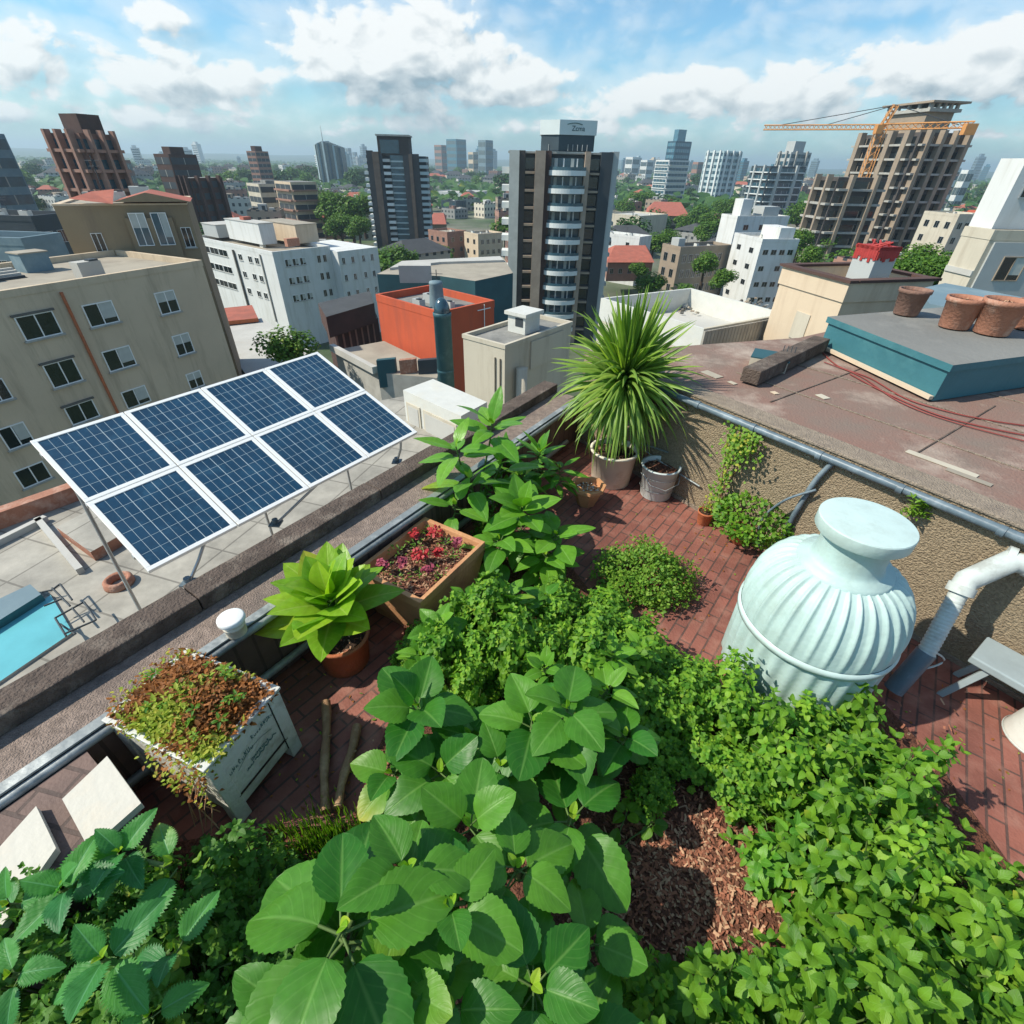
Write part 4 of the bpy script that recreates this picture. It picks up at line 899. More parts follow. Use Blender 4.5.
for (x, y, z, k, sc) in [(235, 860, .45, 'd1', 1), (275, 870, .40, 'd2', .9), (200, 910, .55, 'd1', 1), (245, 930, .5, 'd2', 1), (150, 960, .6, 'd1', 1.1), (60, 960, .6, 'd2', 1.1), (0, 960, .55, 'd1', 1.1), (200, 1000, .55, 'd2', 1), (110, 1030, .6, 'd1', 1.2), (20, 1040, .6, 'd1', 1.2), (200, 845, .32, 'd2', .8), (100, 900, .5, 'd2', .9), (150, 880, .42, 'd1', .8), (280, 950, .4, 'd1', .9), (40, 900, .5, 'd1', .8)]:
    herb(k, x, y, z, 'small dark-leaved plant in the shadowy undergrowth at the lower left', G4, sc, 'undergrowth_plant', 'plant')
# low round bush on the bricks
def bush():
    c = at(643, 585, 0); t = empty('round_bush', c, 'low round yellow-green bush on the bricks to the left of the tank', 'bush'); F = Fol(); b = MB()
    for i in range(4600):
        v = unit((RND.gauss(0, 1), RND.gauss(0, 1), abs(RND.gauss(0, .9)))); r = RND.uniform(.62, 1.04)*(1+.13*math.sin(v[0]*7+1)+.11*math.cos(v[1]*9)+.07*math.sin(v[0]*19+v[1]*15)); q = v*r*[.345, .33, .29]+[0, 0, .03]; a = RND.uniform(0, 6.28)
        F.leaf(T_TINY[0], q, unit(v+[math.cos(a), math.sin(a), .1]), v+[0, 0, .6], RND.uniform(.018, .03), RND.uniform(.014, .022), 'lf_bush' if RND.random() < .85 else 'lf_herb')
    F.build('foliage', t)
    for i in range(40): a = i*2.399; q = math.sqrt(i/40); b.tube([(0, 0, 0), (.29*q*math.cos(a), .29*q*math.sin(a), .20*(1-q*q*.6))], .003, 'stem_red', 4, False)
    b.build('stems', t)
bush()
# ---- plants with big leaves: heads given by where they sit and how large their leaves are
def big_plant(name, lab, cat, root, heads, Ts, m, wr, stemw=.010, grp=None, lk=.76):
    rx, ry = root; R0 = at(rx, ry, 0.03); t = empty(name, (R0[0], R0[1], .03), lab, cat, grp); o = np.array(t.location); F = Fol(); sb = MB()
    for h in heads:
        (x, y, z, lp, n) = h[:5]; opt = h[5] if len(h) > 5 else {}
        P = at(x, y, z); L = lp*opt.get('k', lk)*depth(P)/F0; c = P-o
        tl = opt.get('tilt', (RND.uniform(-.15, .15), RND.uniform(-.15, .15)))
        rosette(F, Ts, c, (tl[0], tl[1], 1), n, L, opt.get('wr', wr), opt.get('m', m), opt.get('t0', 40), opt.get('t1', -6), pet=opt.get('pet', .22), smin=opt.get('smin', .75), stem=sb, off=opt.get('off', RND.uniform(0, 6)), dz=opt.get('dz', L*.3), step=opt.get('step'))
        for k in range(2): # bud leaves in the middle
            F.leaf(Ts[0], c+[0, 0, .005], (RND.uniform(-1, 1), RND.uniform(-1, 1), 1.2), (0, 0, 1), L*.22, L*.13, 'lf_lime')
        mid = c*[.45, .45, .55]; sb.tube([(RND.uniform(-.03, .03), RND.uniform(-.03, .03), 0), mid, c*[.85, .85, .82], c], [stemw*1.3, stemw, stemw*.8, stemw*.6], 'stem_green', 6, False)
        if opt.get('under', 1):   # lower, shaded leaves on the same stem
            rosette(F, Ts, c*[.93, .93, 1]-[0, 0, L*.75], (0, 0, 1), max(3, n-3), L*.85, wr, m, 5, -18, pet=.25, smin=.9, stem=sb)
    F.build('foliage', t); sb.build('stems', t); return t
BH = 'big leaved shrubs in the bed'
big_plant('hydrangea_shrub', 'big-leaved shrub with a large pale rosette left of the bed, above the mulch', 'shrub', (425, 770), [(418, 705, .62, 66, 8, dict(t0=60, t1=-2, off=1.2)), (440, 770, .50, 68, 7), (392, 772, .42, 55, 6), (470, 735, .5, 55, 5)], T_BIG, 'lf_big', .86)
big_plant('hydrangea_shrub', 'big-leaved shrub with two glossy leaf heads in the centre of the bed', 'shrub', (555, 745), [(533, 722, .66, 74, 7, dict(t0=25, t1=-8)), (567, 708, .70, 70, 7, dict(t0=30, t1=-6)), (608, 690, .56, 46, 7, dict(m='lf_green', wr=.6)), (625, 735, .55, 50, 6), (500, 765, .55, 62, 5)], T_BIG, 'lf_big', .86)
big_plant('hydrangea_shrub', 'large glossy-leaved shrub nearest the camera at the bottom left of centre', 'shrub', (340, 940), [(340, 928, .92, 112, 9, dict(t0=20, t1=-10, pet=.3, off=.4, k=.92)), (408, 868, .9, 92, 6, dict(t0=15, t1=-8)), (292, 1010, .8, 95, 6), (400, 985, .78, 100, 6)], T_BIG, 'lf_big', .76)
big_plant('hydrangea_shrub', 'glossy-leaved shrub with two spreading leaf heads left of the open mulch', 'shrub', (520, 880), [(572, 815, .56, 82, 5, dict(t0=15, t1=-8, pet=.3)), (516, 866, .72, 84, 6, dict(t0=15, t1=-8, pet=.25)), (450, 905, .85, 88, 6), (470, 825, .7, 74, 6)], T_BIG, 'lf_big', .80)
big_plant('hydrangea_shrub', 'glossy-leaved shrub at the bottom edge of the picture left of the herbs', 'shrub', (560, 960), [(533, 985, .75, 98, 8, dict(t0=20, t1=-8, pet=.28)), (590, 940, .55, 70, 5), (450, 1010, .75, 90, 6), (580, 1040, .6, 90, 6)], T_BIG, 'lf_big', .80)
big_plant('broadleaf_plant', 'leafy rosette plant growing beside the flower trough', 'plant', (520, 610), [(508, 598, .50, 42, 9, dict(t0=65, t1=10)), (545, 595, .42, 36, 8)], T_MED, 'lf_green', .6, lk=.58)
big_plant('broadleaf_plant', 'serrated leafy plant with a pale centre at the left end of the bed', 'plant', (425, 640), [(438, 628, .50, 40, 10, dict(t0=60, t1=0)), (420, 655, .42, 38, 8), (465, 600, .44, 36, 8)], T_LOB, 'lf_green', .7, lk=.66)
big_plant('broadleaf_plant', 'fresh green plant with pointed leaves at the right end of the herb patch', 'plant', (615, 670), [(612, 655, .56, 40, 9, dict(t0=60, t1=5)), (640, 645, .46, 34, 8), (545, 668, .58, 40, 7, dict(t0=65, t1=10)), (590, 700, .50, 34, 7)], T_MED, 'lf_green', .58, lk=.6)
big_plant('rear_hydrangea', 'broad-leaved shrub with a lime green heart between the trough and the small bowl', 'shrub', (535, 545), [(522, 508, .52, 52, 13, dict(t0=75, t1=0, pet=.1, tilt=(0, -.2))), (556, 535, .40, 46, 9), (500, 540, .38, 48, 8), (545, 555, .30, 42, 8)], T_HOS, 'lf_green', .62)
big_plant('rear_shrub', 'dense dark leafy shrub against the parapet corner to the left of the yucca', 'shrub', (530, 480), [(540, 452, .52, 38, 14, dict(t0=70, t1=0, pet=.1)), (505, 455, .50, 34, 12, dict(t0=70, t1=0, pet=.1)), (560, 468, .42, 32, 12), (520, 475, .38, 34, 12), (480, 470, .42, 30, 12)], T_LAN, 'lf_green', .34)
def ficus():
    t = big_plant('young_tree', 'tall sapling with large bright leaves rising over the parapet beside the solar panels', 'sapling', (478, 520), [(492, 424, .92, 42, 8, dict(t0=60, t1=5, pet=.12, under=0)), (456, 447, .80, 44, 7, dict(t0=45, t1=0, pet=.12, under=0)), (470, 478, .62, 40, 6, dict(under=0)), (455, 505, .48, 36, 6, dict(under=0)), (500, 465, .6, 36, 6, dict(under=0))], T_MED, 'lf_ficus', .46, lk=1.0)
ficus()
herb('d1', 485, 500, .42, 'fine-leaved dark green shrub filling the gap under the tall sapling', None, .75, 'fine_leaved_shrub', 'shrub')
herb('f1', 470, 540, .30, 'small-leaved filler plant between the flower trough and the broad-leaved shrub', None, .5, 'filler_plant', 'plant')
LB = 'lobed-leaf plants at the lower left'
big_plant('lobed_plant', 'serrated blue-green plant overlapping the cream slabs at the left edge', 'plant', (80, 900), [(62, 888, .80, 62, 7, dict(t0=50, t1=-5, pet=.12, under=0)), (8, 905, .72, 50, 4, dict(under=0))], T_LOB, 'lf_lobed', .66)
big_plant('lobed_plant', 'serrated blue-green plant with a bright heart just below the slab beside the planter box', 'plant', (130, 870), [(120, 852, .76, 56, 7, dict(t0=55, t1=-5, pet=.12, under=0)), (172, 862, .72, 64, 2, dict(t0=15, t1=5, under=0, off=.6))], T_LOB, 'lf_lobed', .66)
big_plant('lobed_plant', 'serrated blue-green plant in the lower left corner with a folded bright leaf', 'plant', (110, 970), [(102, 958, .92, 74, 5, dict(t0=50, t1=-8, pet=.12, under=0)), (172, 950, .8, 64, 3, dict(under=0)), (150, 1015, .82, 62, 4, dict(under=0)), (10, 975, .8, 54, 4, dict(under=0))], T_LOB, 'lf_lobed', .64)
def seedling():
    for (x, y, l) in ((612, 852, 'small round-leaved seedling on the mulch at its left side'), ):
        big_plant('seedling', l, 'seedling', (x, y), [(x, y-5, .10, 22, 6, dict(under=0)), (x+40, y-28, .12, 20, 6, dict(under=0)), (x+15, y-40, .15, 20, 6, dict(under=0))], T_BIG, 'lf_herb', .8, .004)
seedling()
def grass():
    F = Fol(); T = template('blade', 5, 1, .01, .5)
    for i in range(900):
        x, y = RND.gauss(345, 42), RND.gauss(845, 14)
        if x < 268 or x > 420: continue
        p = at(x, y, .03); a = RND.uniform(0, 6.28); F.leaf(T, p, (math.cos(a)*.6, math.sin(a)*.6, 1), (math.cos(a), math.sin(a), .3), RND.uniform(.06, .14), .005, 'lf_bush' if i % 3 else 'lf_parsley')
    setp(F.build('grass_tufts'), 'thin grass around the feet of the wooden sticks', None, None, 'stuff')
grass()
def litter():
    F = Fol()
    for i in range(230):
        x, y = RND.choice([(RND.uniform(590, 760), RND.uniform(505, 660)), (RND.uniform(890, 1020), RND.uniform(660, 800)), (RND.uniform(270, 380), RND.uniform(660, 840)), (RND.gauss(720, 30), RND.gauss(530, 20))])
        c = at(x, y, .004); a = RND.uniform(0, 6.28); F.leaf(T_TINY[0], c, (math.cos(a), math.sin(a), RND.uniform(0, .4)), (0, 0, 1), RND.uniform(.008, .03), RND.uniform(.006, .016), RND.choice(['lf_rust', 'lf_moss', 'lf_rust', 'lf_bush']))
    setp(F.build('leaf_litter'), 'dry fallen leaves scattered on the brick floor', None, None, 'stuff')
litter()
#==PART4==
mat('brick_tan', (.40, .31, .24), .9, .3, .6, .2, 10, stain=(.30, .23, .18), stscale=.4)
mat('pier_grey', (.62, .60, .54), .9, .15, .6, .2, 10, stain=(.5, .48, .43), stscale=.4)
mat('pipe_teal', (.05, .13, .155), .45, .3, 2, .1, 20, stain=(.09, .19, .21), stscale=2)
mat('terracotta_brown', (.24, .135, .10), .85, .3, 6, .4, 40, stain=(.34, .21, .16), stscale=4)
mat('red_paint', (.42, .045, .04), .6, .3, 8)
mat('stone_grey', (.40, .37, .32), .9, .4, .8, stain=(.25, .23, .2), stscale=1.2)
mat('sign_white', (.62, .68, .67), .6, .08, .4); mat('slate_blue', (.045, .07, .085), .5, .3, .4); mat('brick_dark', (.075, .065, .06), .9, .3, .6)
mat('panel_light', (.40, .50, .52), .5, .15, .3)
mat('blue_glass_dark', (.03, .08, .12), .2, .3, .1)
mat('brown_mid', (.20, .10, .075), .9, .3, .3)
mat('frame_conc', (.09, .08, .075), .9, .3, .3)
glass('blue_glass', (.08, .22, .30), .2)
# ------------------------------------------------------------------ the city
KEEP = []     # circles (x, y, r) taken by hand-placed buildings
def corner(B, xa, xc, rot, D=None, ybase=None, drop=None, zt=None, ya=None):
    """near vertical edge at picture (B); left face runs to column xa, right face to column xc"""
    d = ray(*B); h = math.hypot(d[0], d[1])
    if ybase is not None: D = None; p = at(B[0], ybase, ZG); D = math.hypot(p[0], p[1]); 
    if drop is not None: k = -drop/d[2]; D = h*k
    P = CAM+d*(D/h); r = math.radians(rot); u1 = np.array([-math.cos(r), math.sin(r), 0]); u2 = np.array([math.sin(r), math.cos(r), 0])
    def solve(u, x):
        lo, hi = 0.0, 60.0
        for _ in range(50):
            m = (lo+hi)/2; X = pj(P+u*m)[0]
            if (X > x) == (x < B[0]): lo = m
            else: hi = m
        return lo
    L1 = solve(u1, xa) if xa < B[0] else 8; L2 = solve(u2, xc) if xc > B[0] else 8
    return P, u1, u2, L1, L2
WIN = {}
def winproto(key, w, h, style):
    if key in WIN: return WIN[key]
    f = MB(); t = .05*min(1, w)
    fm = {'w': 'frame_white', 'a': 'alu', 'd': 'slate', 't': 'stone_tan'}[style[0]]; gm = {'d': 'glass_dark', 'b': 'glass_blue', 'g': 'glass_grey'}[style[1]]
    # local: x along the wall, -y out of the wall
    f.box(-w/2, w/2, -.05, .02, h-t, h, fm); f.box(-w/2, w/2, -.05, .02, 0, t, fm); f.box(-w/2, -w/2+t, -.05, .02, t, h-t, fm); f.box(w/2-t, w/2, -.05, .02, t, h-t, fm); f.box(-t/2, t/2, -.04, .02, t, h-t, fm)
    if 's' in style[2:]: f.box(-w/2-.08, w/2+.08, -.12, 0, -.08, 0, 'concrete')
    if 'r' in style[2:]: f.box(-w/2-.10, w/2+.10, -.10, 0, h, h+.10, 'concrete_dark')
    g = MB(); g.box(-w/2+t, w/2-t, -.012, .01, t, h-t, gm)
    if 'c' in style[2:]: g.box(t, w/2-t, -.016, -.012, h*.25, h-t, 'curtain')
    if 'k' in style[2:]: g.box(-w/2+t, w/2-t, -.016, -.012, h*.55, h-t, 'curtain')
    fo = f.build('window'); go = g.build('pane'); WIN[key] = (fo.data, go.data); bpy.data.objects.remove(fo); bpy.data.objects.remove(go); return WIN[key]
def win(root, p, n, w, h, style, panes=True):
    """window whose lower middle is p (world), facing n"""
    me, gp = winproto((round(w, 1), round(h, 1), style), round(w, 1), round(h, 1), style)
    o = bpy.data.objects.new('window', me); COL.objects.link(o); o.parent = root; o.location = tuple(np.array(p)-np.array(root.location)); o.rotation_euler = (0, 0, math.atan2(n[1], n[0])+PI/2)
    g = bpy.data.objects.new('pane', gp); COL.objects.link(g); g.parent = o
def face_grid(root, P, u, n, s0, s1, z0, z1, cols, rows, w, h, style, skip=0, off=.0):
    for r in range(rows):
        for c in range(cols):
            if skip and RND.random() < skip: continue
            s = s0+(s1-s0)*(c+.5)/cols; z = z1-(z1-z0)*(r+1)/rows+((z1-z0)/rows-h)/2
            q = P+u*s; q = np.array([q[0], q[1], z])+n*off; win(root, q, n, w, h, style)
def block(name, label, cat, P, u1, u2, L1, L2, m, roof='roof_grey', zb=ZG, par=.7, pw=.3, group=None, parm=None, name_wall='walls'):
    t = empty(name, (P[0], P[1], zb), label, cat, group); o = np.array(t.location); zt = P[2]
    A = P+u1*L1; C = P+u2*L2; Dd = A+u2*L2
    fp = [P, A, Dd, C]; b = MB(); b.prism([q-o for q in fp], 0, zt-par-zb, m, roof); 
    b.build(name_wall, t); KEEP.append(((P[0]+Dd[0])/2, (P[1]+Dd[1])/2, np.linalg.norm(Dd-P)/2*1.05+2))
    if par > 0:
        b = MB(); zz = np.array([0, 0, 1.])
        base = np.array([P[0], P[1], zt-par+.002])-o
        pm = parm or m; e = .03
        b.obox(base-u1*e-u2*e, u1*(L1+2*e), u2*pw, zz*par, pm); b.obox(base+u2*(L2-pw)-u1*e+u2*e, u1*(L1+2*e), u2*pw, zz*par, pm)
        b.obox(base+u2*(pw-e)-u1*e, u1*pw, u2*(L2-2*pw+2*e), zz*par, pm); b.obox(base+u2*(pw-e)+u1*(L1-pw+e), u1*pw, u2*(L2-2*pw+2*e), zz*par, pm); b.build('parapet', t)
    if L1 > 5 and L2 > 5:
        r = random.Random(int(abs(P[0]*7+P[1]*3)))
        for i in range(r.randint(2, 4)):
            a, c, s = r.uniform(.15, .8)*L1, r.uniform(.15, .8)*L2, r.uniform(.5, 1.0); b = MB(); q = np.array([P[0], P[1], zt-par+.004])-o+u1*a+u2*c
            b.obox(q, u1*s*1.3, u2*s*.8, (0, 0, s*.9), r.choice(['panel_grey', 'roof_white', 'white_paint'])); b.obox(q+u1*s*.1+[0, 0, s*.901], u1*s*.5, u2*s*.5, (0, 0, .08), 'slate'); b.build('air_unit', t)
        b = MB(); q = np.array([P[0], P[1], zt-par])-o+u1*L1*r.uniform(.3, .7)+u2*L2*r.uniform(.3, .7); b.tube([q, q+[0, 0, 2.6]], .035, 'slate', 4); b.tube([q+[-.5, 0, 2.3], q+[.5, 0, 2.3]], .02, 'slate', 4); b.tube([q+[-.35, 0, 2.0], q+[.35, 0, 2.0]], .02, 'slate', 4); b.build('aerial', t)
    return t
def nrm(u, P, L1, L2, u1, u2):
    return None
def rooftop_box(root, P, u1, u2, a, b_, w, d, h, m, top=None, nm='roof_box', z=None):
    o = np.array(root.location); b = MB(); q = P+u1*a+u2*b_; q = np.array([q[0], q[1], (z if z is not None else P[2])])-o
    b.obox(q, u1*w, u2*d, (0, 0, h), m)
    if top: b.obox(q-u1*.1-u2*.1+[0, 0, h+.001], u1*(w+.2), u2*(d+.2), (0, 0, .12), top)
    return b.build(nm, root)

# --- beige apartment block on the left: its long facade faces right
def beige_block():
    drop = 5.2
    zt = CH-drop; B = at(201, 260, zt); A = at(0, 291, zt); C = at(140, 247, zt)
    u1 = unit(A-B); n = np.array([-u1[1], u1[0], 0]); n = n if n @ (CAM*[1, 1, 0]-B*[1, 1, 0]) > 0 else -n; L1 = 26; u2 = unit((C-B)*[1, 1, 0]); L2 = np.linalg.norm(C-B)
    u2 = -n; L2 = 8.2
    print('beige', B, u1, n, L1, L2)
    t = block('apartment_building', 'worn beige apartment block with a rusty downpipe and sliding windows at the left edge', 'building', B, u1, u2, L1, L2, 'plaster_beige', 'roof_tan', par=.32, pw=.25, parm='plaster_beige'); o = np.array(t.location)
    # windows set out on the facade where each floor and bay falls
    wl = [(39, 326, 46, 27, 'wdsr'), (101, 314, 36, 25, 'wdsc'), (167, 302, 24, 26, 'wdsk'), (63, 373, 40, 28, 'wdsr'), (119, 358, 34, 25, 'wdsc'), (183, 344, 20, 24, 'wdsk'), (-4, 391, 32, 26, 'wds'), (82, 412, 36, 22, 'wdsr'), (136, 397, 32, 20, 'wdc'), (195, 380, 18, 18, 'wdsk'), (16, 436, 36, 26, 'wdsc'), (33, 475, 40, 22, 'wds'), (100, 452, 30, 20, 'wdsc')]
    for (x, y, w, h, st) in wl:
        d = ray(x, y); k = ((B-CAM)@n)/(d@n); Q = CAM+d*k; dz = depth(Q)/F0
        dl = ray(x-w/2, y); kl = ((B-CAM)@n)/(dl@n); dr = ray(x+w/2, y); kr = ((B-CAM)@n)/(dr@n); ww = np.linalg.norm((dl*kl-dr*kr)[:2])*.88
        dt = ray(x, y-h/2); dbm = ray(x, y+h/2); hh = abs((dt*((B-CAM)@n)/(dt@n)-dbm*((B-CAM)@n)/(dbm@n))[2])*.92
        win(t, Q-[0, 0, hh/2]+n*.01, n, ww, hh, st)
    # rusty downpipe
    def onf(x, y): d = ray(x, y); return CAM+d*(((B-CAM)@n)/(d@n))
    b = MB(); b.tube([onf(60, 292)+n*.08-o, onf(112, 402)+n*.08-o, onf(135, 450)+n*.08-o], .07, 'terracotta', 8); b.build('downpipe', t)
    # blue-grey stair head and slatted hatch on the roof
    def roofpt(x, y): return at(x, y, zt-.44)
    q = roofpt(56, 272); b = MB(); b.obox(q-o, u1*1.35, u2*1.1, (0, 0, 1.05), 'blue_grey'); b.obox(q-o-u1*.06-u2*.06+[0, 0, 1.051], u1*1.47, u2*1.22, (0, 0, .06), 'roof_tan'); b.build('stair_head', t)
    q = roofpt(30, 280); b = MB()
    for k in range(5): b.obox(q-o+u2*k*.28+np.array([0, 0, .1*k]), u1*1.5, u2*.2, (0, 0, .12), 'roof_white' if k > 1 else 'slate')
    b.build('slatted_hatch', t)
beige_block()
# --- tan building with the red roof
def tan_building():
    zt = CH-3.0
    P, u1, u2, L1, L2 = corner((186, 203), 52, 196, -27, drop=2.6)
    t = block('apartment_building', 'tan building with a bay window and red gable roof behind the beige block', 'building', P, u1, u2, L1, 8, 'plaster_tan', 'roof_tan', par=.1, pw=.4, parm='plaster_peach'); o = np.array(t.location)
    n = -u2; z = P[2]
    s = lambda f: f*L1
    for f, w in ((.72, 1.1), (.70, 1.1)): pass
    for r in range(4):
        zz = z-1.6-r*2.9-1.2
        win(t, P+u1*s(.78)+np.array([0, 0, zz-z])+n*.01, n, L1*.085, 1.2, 'wds')
        win(t, P+u1*s(.25)+np.array([0, 0, zz-z+.4])+n*.25, n, L1*.13, 1.9, 'wbc'); win(t, P+u1*s(.42)+np.array([0, 0, zz-z+.4])+n*.25, n, L1*.13, 1.9, 'wbk')
        win(t, P+u1*s(.07)+np.array([0, 0, zz-z+.2])+n*.01, n, L1*.08, 1.2, 'wds')
    b = MB(); b.obox(P+u1*s(.15)-o+[0, 0, -13.0], u1*s(.37), n*.22, (0, 0, 12.2), 'plaster_tan'); b.build('bay', t)
    for (a_, z_) in ((.33, 5.2), (.12, 6.4), (.60, 4.9)): b = MB(); b.obox(P+u1*s(a_)-o+[0, 0, -z_], u1*.8, n*.45, (0, 0, .6), 'panel_grey'); b.build('air_unit', t)
    # gable with red tiles
    b = MB(); A = P-o; w = s(.56); h = L1*.085; a0 = A+u1*(-.3)+n*.4+[0, 0, .1]; a1 = A+u1*w+n*.4+[0, 0, .1]; ap = A+u1*(w*.52)+n*.4+[0, 0, h]
    bk = u2*4.2; b.add([a0, a1, a1+bk, a0+bk, ap, ap+bk], [(0, 4, 1), (3, 2, 5)], 'plaster_tan'); b.add([a0, ap, ap+bk, a0+bk], [(0, 1, 2, 3)], 'roof_red'); b.add([ap, a1, a1+bk, ap+bk], [(0, 1, 2, 3)], 'roof_red')
    b.add([a1+[0, 0, -.1], a1+u1*s(.30)+[0, 0, .2], a1+u1*s(.18)+bk*.6+[0, 0, h*.75], a1+bk*.6+[0, 0, h*.95]], [(0, 1, 2, 3)], 'roof_red'); b.build('roof', t)
tan_building()
# --- white stepped complex
def white_complex():
    P, u1, u2, L1, L2 = corner((272, 252), 193, 370, 38, drop=13.5); z = P[2]
    t = block('apartment_building', 'white stepped apartment complex with rows of windows behind the small leafy tree', 'building', P, u1, u2, L1, L2*.55, 'white_wall', 'roof_tan', par=.6, pw=.35); o = np.array(t.location)
    nl = -u2; nr = -u1
    zg = z-12.5
    for r in range(3):
        zz = z-2.6-r*3.0
        for f in (.62, .74, .86): win(t, P+u1*L1*f+np.array([0, 0, zz-z])+nl*.01, nl, L1*.11, 1.2, 'wds')
        for f in (.40, .28, .20): win(t, P+u1*L1*f+np.array([0, 0, zz-z])+nl*.01, nl, L1*.045, 1.1, 'wds')
        for f in (.12, .19, .26): win(t, P+u2*L2*f+np.array([0, 0, zz-z])+nr*.01, nr, L2*.055, 1.2, 'wdsc')
        for f in (.42, .48): win(t, P+u2*L2*f+np.array([0, 0, zz-z])+nr*.01, nr, L2*.035, 1.2, 'ad')
    # second wing stepping out to the right
    b = MB(); q = P+u2*L2*.551+nr*2.2; b.obox(np.array([q[0], q[1], ZG])-o, u2*L2*.45, u1*L1*.5, (0, 0, z-.8-ZG), 'white_wall'); b.build('wing', t)
    for r in range(3):
        for f in (.60, .70, .82, .92): win(t, P+u2*L2*f+nr*2.215+np.array([0, 0, -3.0-r*3.0]), nr, L2*.035, 1.1, 'wds')
    b = MB(); q = P+u1*L1*.46+nl*.05; b.obox(np.array([q[0], q[1], zg])-o, u1*.3, nl*.3, (0, 0, 11.5), 'concrete_dark'); q = P+u1*L1*.14+nl*.05; b.obox(np.array([q[0], q[1], zg])-o, u1*.2, nl*.2, (0, 0, 11.7), 'concrete'); b.build('pilaster', t)
    rooftop_box(t, P, u1, u2, L1*.30, L2*.16, L1*.42, L2*.14, 3.4, 'white_wall', 'roof_white'); rooftop_box(t, P, u1, u2, L1*.2, L2*.42, L1*.40, L2*.22, 3.1, 'plaster_peach', 'roof_tan'); rooftop_box(t, P, u1, u2, L1*.78, L2*.1, L1*.2, L2*.3, 2.2, 'panel_grey', 'roof_white')
    rooftop_box(t, P, u1, u2, L1*.52, L2*.2, 1.5, 1.5, .5, 'roof_red', nm='red_dome', z=z+3.55)
    rooftop_box(t, P, u1, u2, L1*.12, L2*.25, 1.0, 2.5, 1.3, 'terracotta_old', nm='roof_tank')
    return P, u1, u2, L1, L2
white_complex()
# --- red block, teal stack, cream lift house and low roofs in front of the tower
def red_block():
    P, u1, u2, L1, L2 = corner((440, 312), 376, 494, 42, drop=9.0); z = P[2]
    t = block('red_building', 'windowless orange red block with a grey roof and a stubby roof vent', 'building', P, u1, u2, L1, L2, 'red_wall', 'roof_grey', par=.55, pw=.22); o = np.array(t.location)
    c = P+u1*L1*.42+u2*L2*.45-o; b = MB(); b.lathe([(.62, 0), (.52, 1.7), (.55, 1.75), (.5, 1.9), (0, 1.95)], 'blue_grey', 20, c=(c[0], c[1], z-ZG-.6)); b.build('roof_vent', t)
    # tv aerial on the right face
    c = P+u2*L2*.78-u1*.15-o; b = MB(); b.tube([(c[0], c[1], z-ZG-2.0), (c[0], c[1], z-ZG-.1)], .035, 'frame_white', 5); b.obox(np.array([c[0], c[1], z-ZG-.5])-u2*.7, u2*1.4, (0, 0, .06), u1*.06, 'frame_white'); b.build('aerial', t)
    # low teal-sided hall behind
    za = CH-10.2; Q = [at(x, y, za) for x, y in ((377, 274), (398, 264), (503, 257), (513, 273), (475, 281), (440, 276))]
    c = sum(Q)/6; t2 = empty('flat_roofed_hall', (c[0], c[1], ZG), 'long low hall with a tan flat roof and dark teal sides behind the red block', 'building'); oo = np.array(t2.location)
    b = MB(); b.prism([q-oo for q in Q], 0, za-ZG, 'teal_dark', 'roof_tan'); b.build('walls', t2); KEEP.append((c[0], c[1], 22))
    b = MB(); Q2 = [at(x, y, za+.02) for x, y in ((390, 270), (402, 263), (500, 258), (504, 262), (440, 264))]; b.prism([q-oo for q in Q2], za-ZG, za-ZG+.25, 'roof_white'); b.build('raised_roof', t2)
    b = MB(); q = at(400, 283, za); b.obox(q-oo, (3.2, .4, 0), (-.3, 2, 0), (0, 0, 1.6), 'roof_white'); b.build('roof_box', t2)
red_block()
def stack():
    d = 7.2; p = atD(442, 312, 20.0); zt = p[2]; t = empty('chimney_stack', (p[0], p[1], -16), 'thick dark teal metal stack with a domed cap in front of the red block', 'chimney'); h = zt+16; r = .335
    b = MB(); b.lathe([(r, 0), (r, h-.15), (r*1.06, h-.14), (r*1.06, h-.02), (r, h)], 'pipe_teal', 32); b.build('pipe', t)
    for z in (h-2.3, h-4.4): b = MB(); b.lathe([(r*1.03, z), (r*1.04, z+.05), (r*1.03, z+.08)], 'pipe_teal', 32); b.build('joint_ring', t)
    b = MB(); b.lathe([(r*.93*math.cos(a), h+.52*math.sin(a)) for a in [i/8*PI/2 for i in range(9)]], 'glass_tower', 28); b.build('dome_cap', t)
stack()
def cream_block():
    P, u1, u2, L1, L2 = corner((505, 345), 463, 572, 38, drop=5.0); z = P[2]
    t = block('lift_house', 'cream rendered roof house with rusty streaks and a white air unit on top', 'building', P, u1, u2, L1, L2, 'plaster_cream', 'roof_grey', par=.14, pw=.12, zb=-14); o = np.array(t.location)
    rooftop_box(t, P, u1, u2, L1*.25, L2*.42, .8, .9, .62, 'white_paint', 'white_paint', 'air_unit', z=z-.13)
    b = MB(); q = P+u1*L1*.3+u2*L2*.42-o; b.obox(q-u2*.012+[0, 0, .12], u1*.35, u2*.01, (0, 0, .3), 'slate'); b.build('grille', t)
    c = P+u2*L2*.16-u1*.25-o; b = MB(); b.lathe([(.2, 0), (.2, z-.9+14), (0, z-.9+14)], 'plaster_cream', 20, c=(c[0], c[1], 0)); b.build('round_duct', t)
    b = MB(); 
    for f in (.10, .22): q = P+u1*L1*f-o-u2*.03; b.tube([(q[0], q[1], z+14-3.4), (q[0], q[1], z+14-.5)], .03, 'roof_tan', 6)
    b.build('wall_pipe', t)
    b = MB(); q = P+u2*.001-u1*.0; b.obox(P-o-u1*.01+u2*L2*.35+[0, 0, -1.2], u2*L2*.5, -u1*.05, (0, 0, 1.0), 'plaster_cream'); b.build('hatch', t)
cream_block()
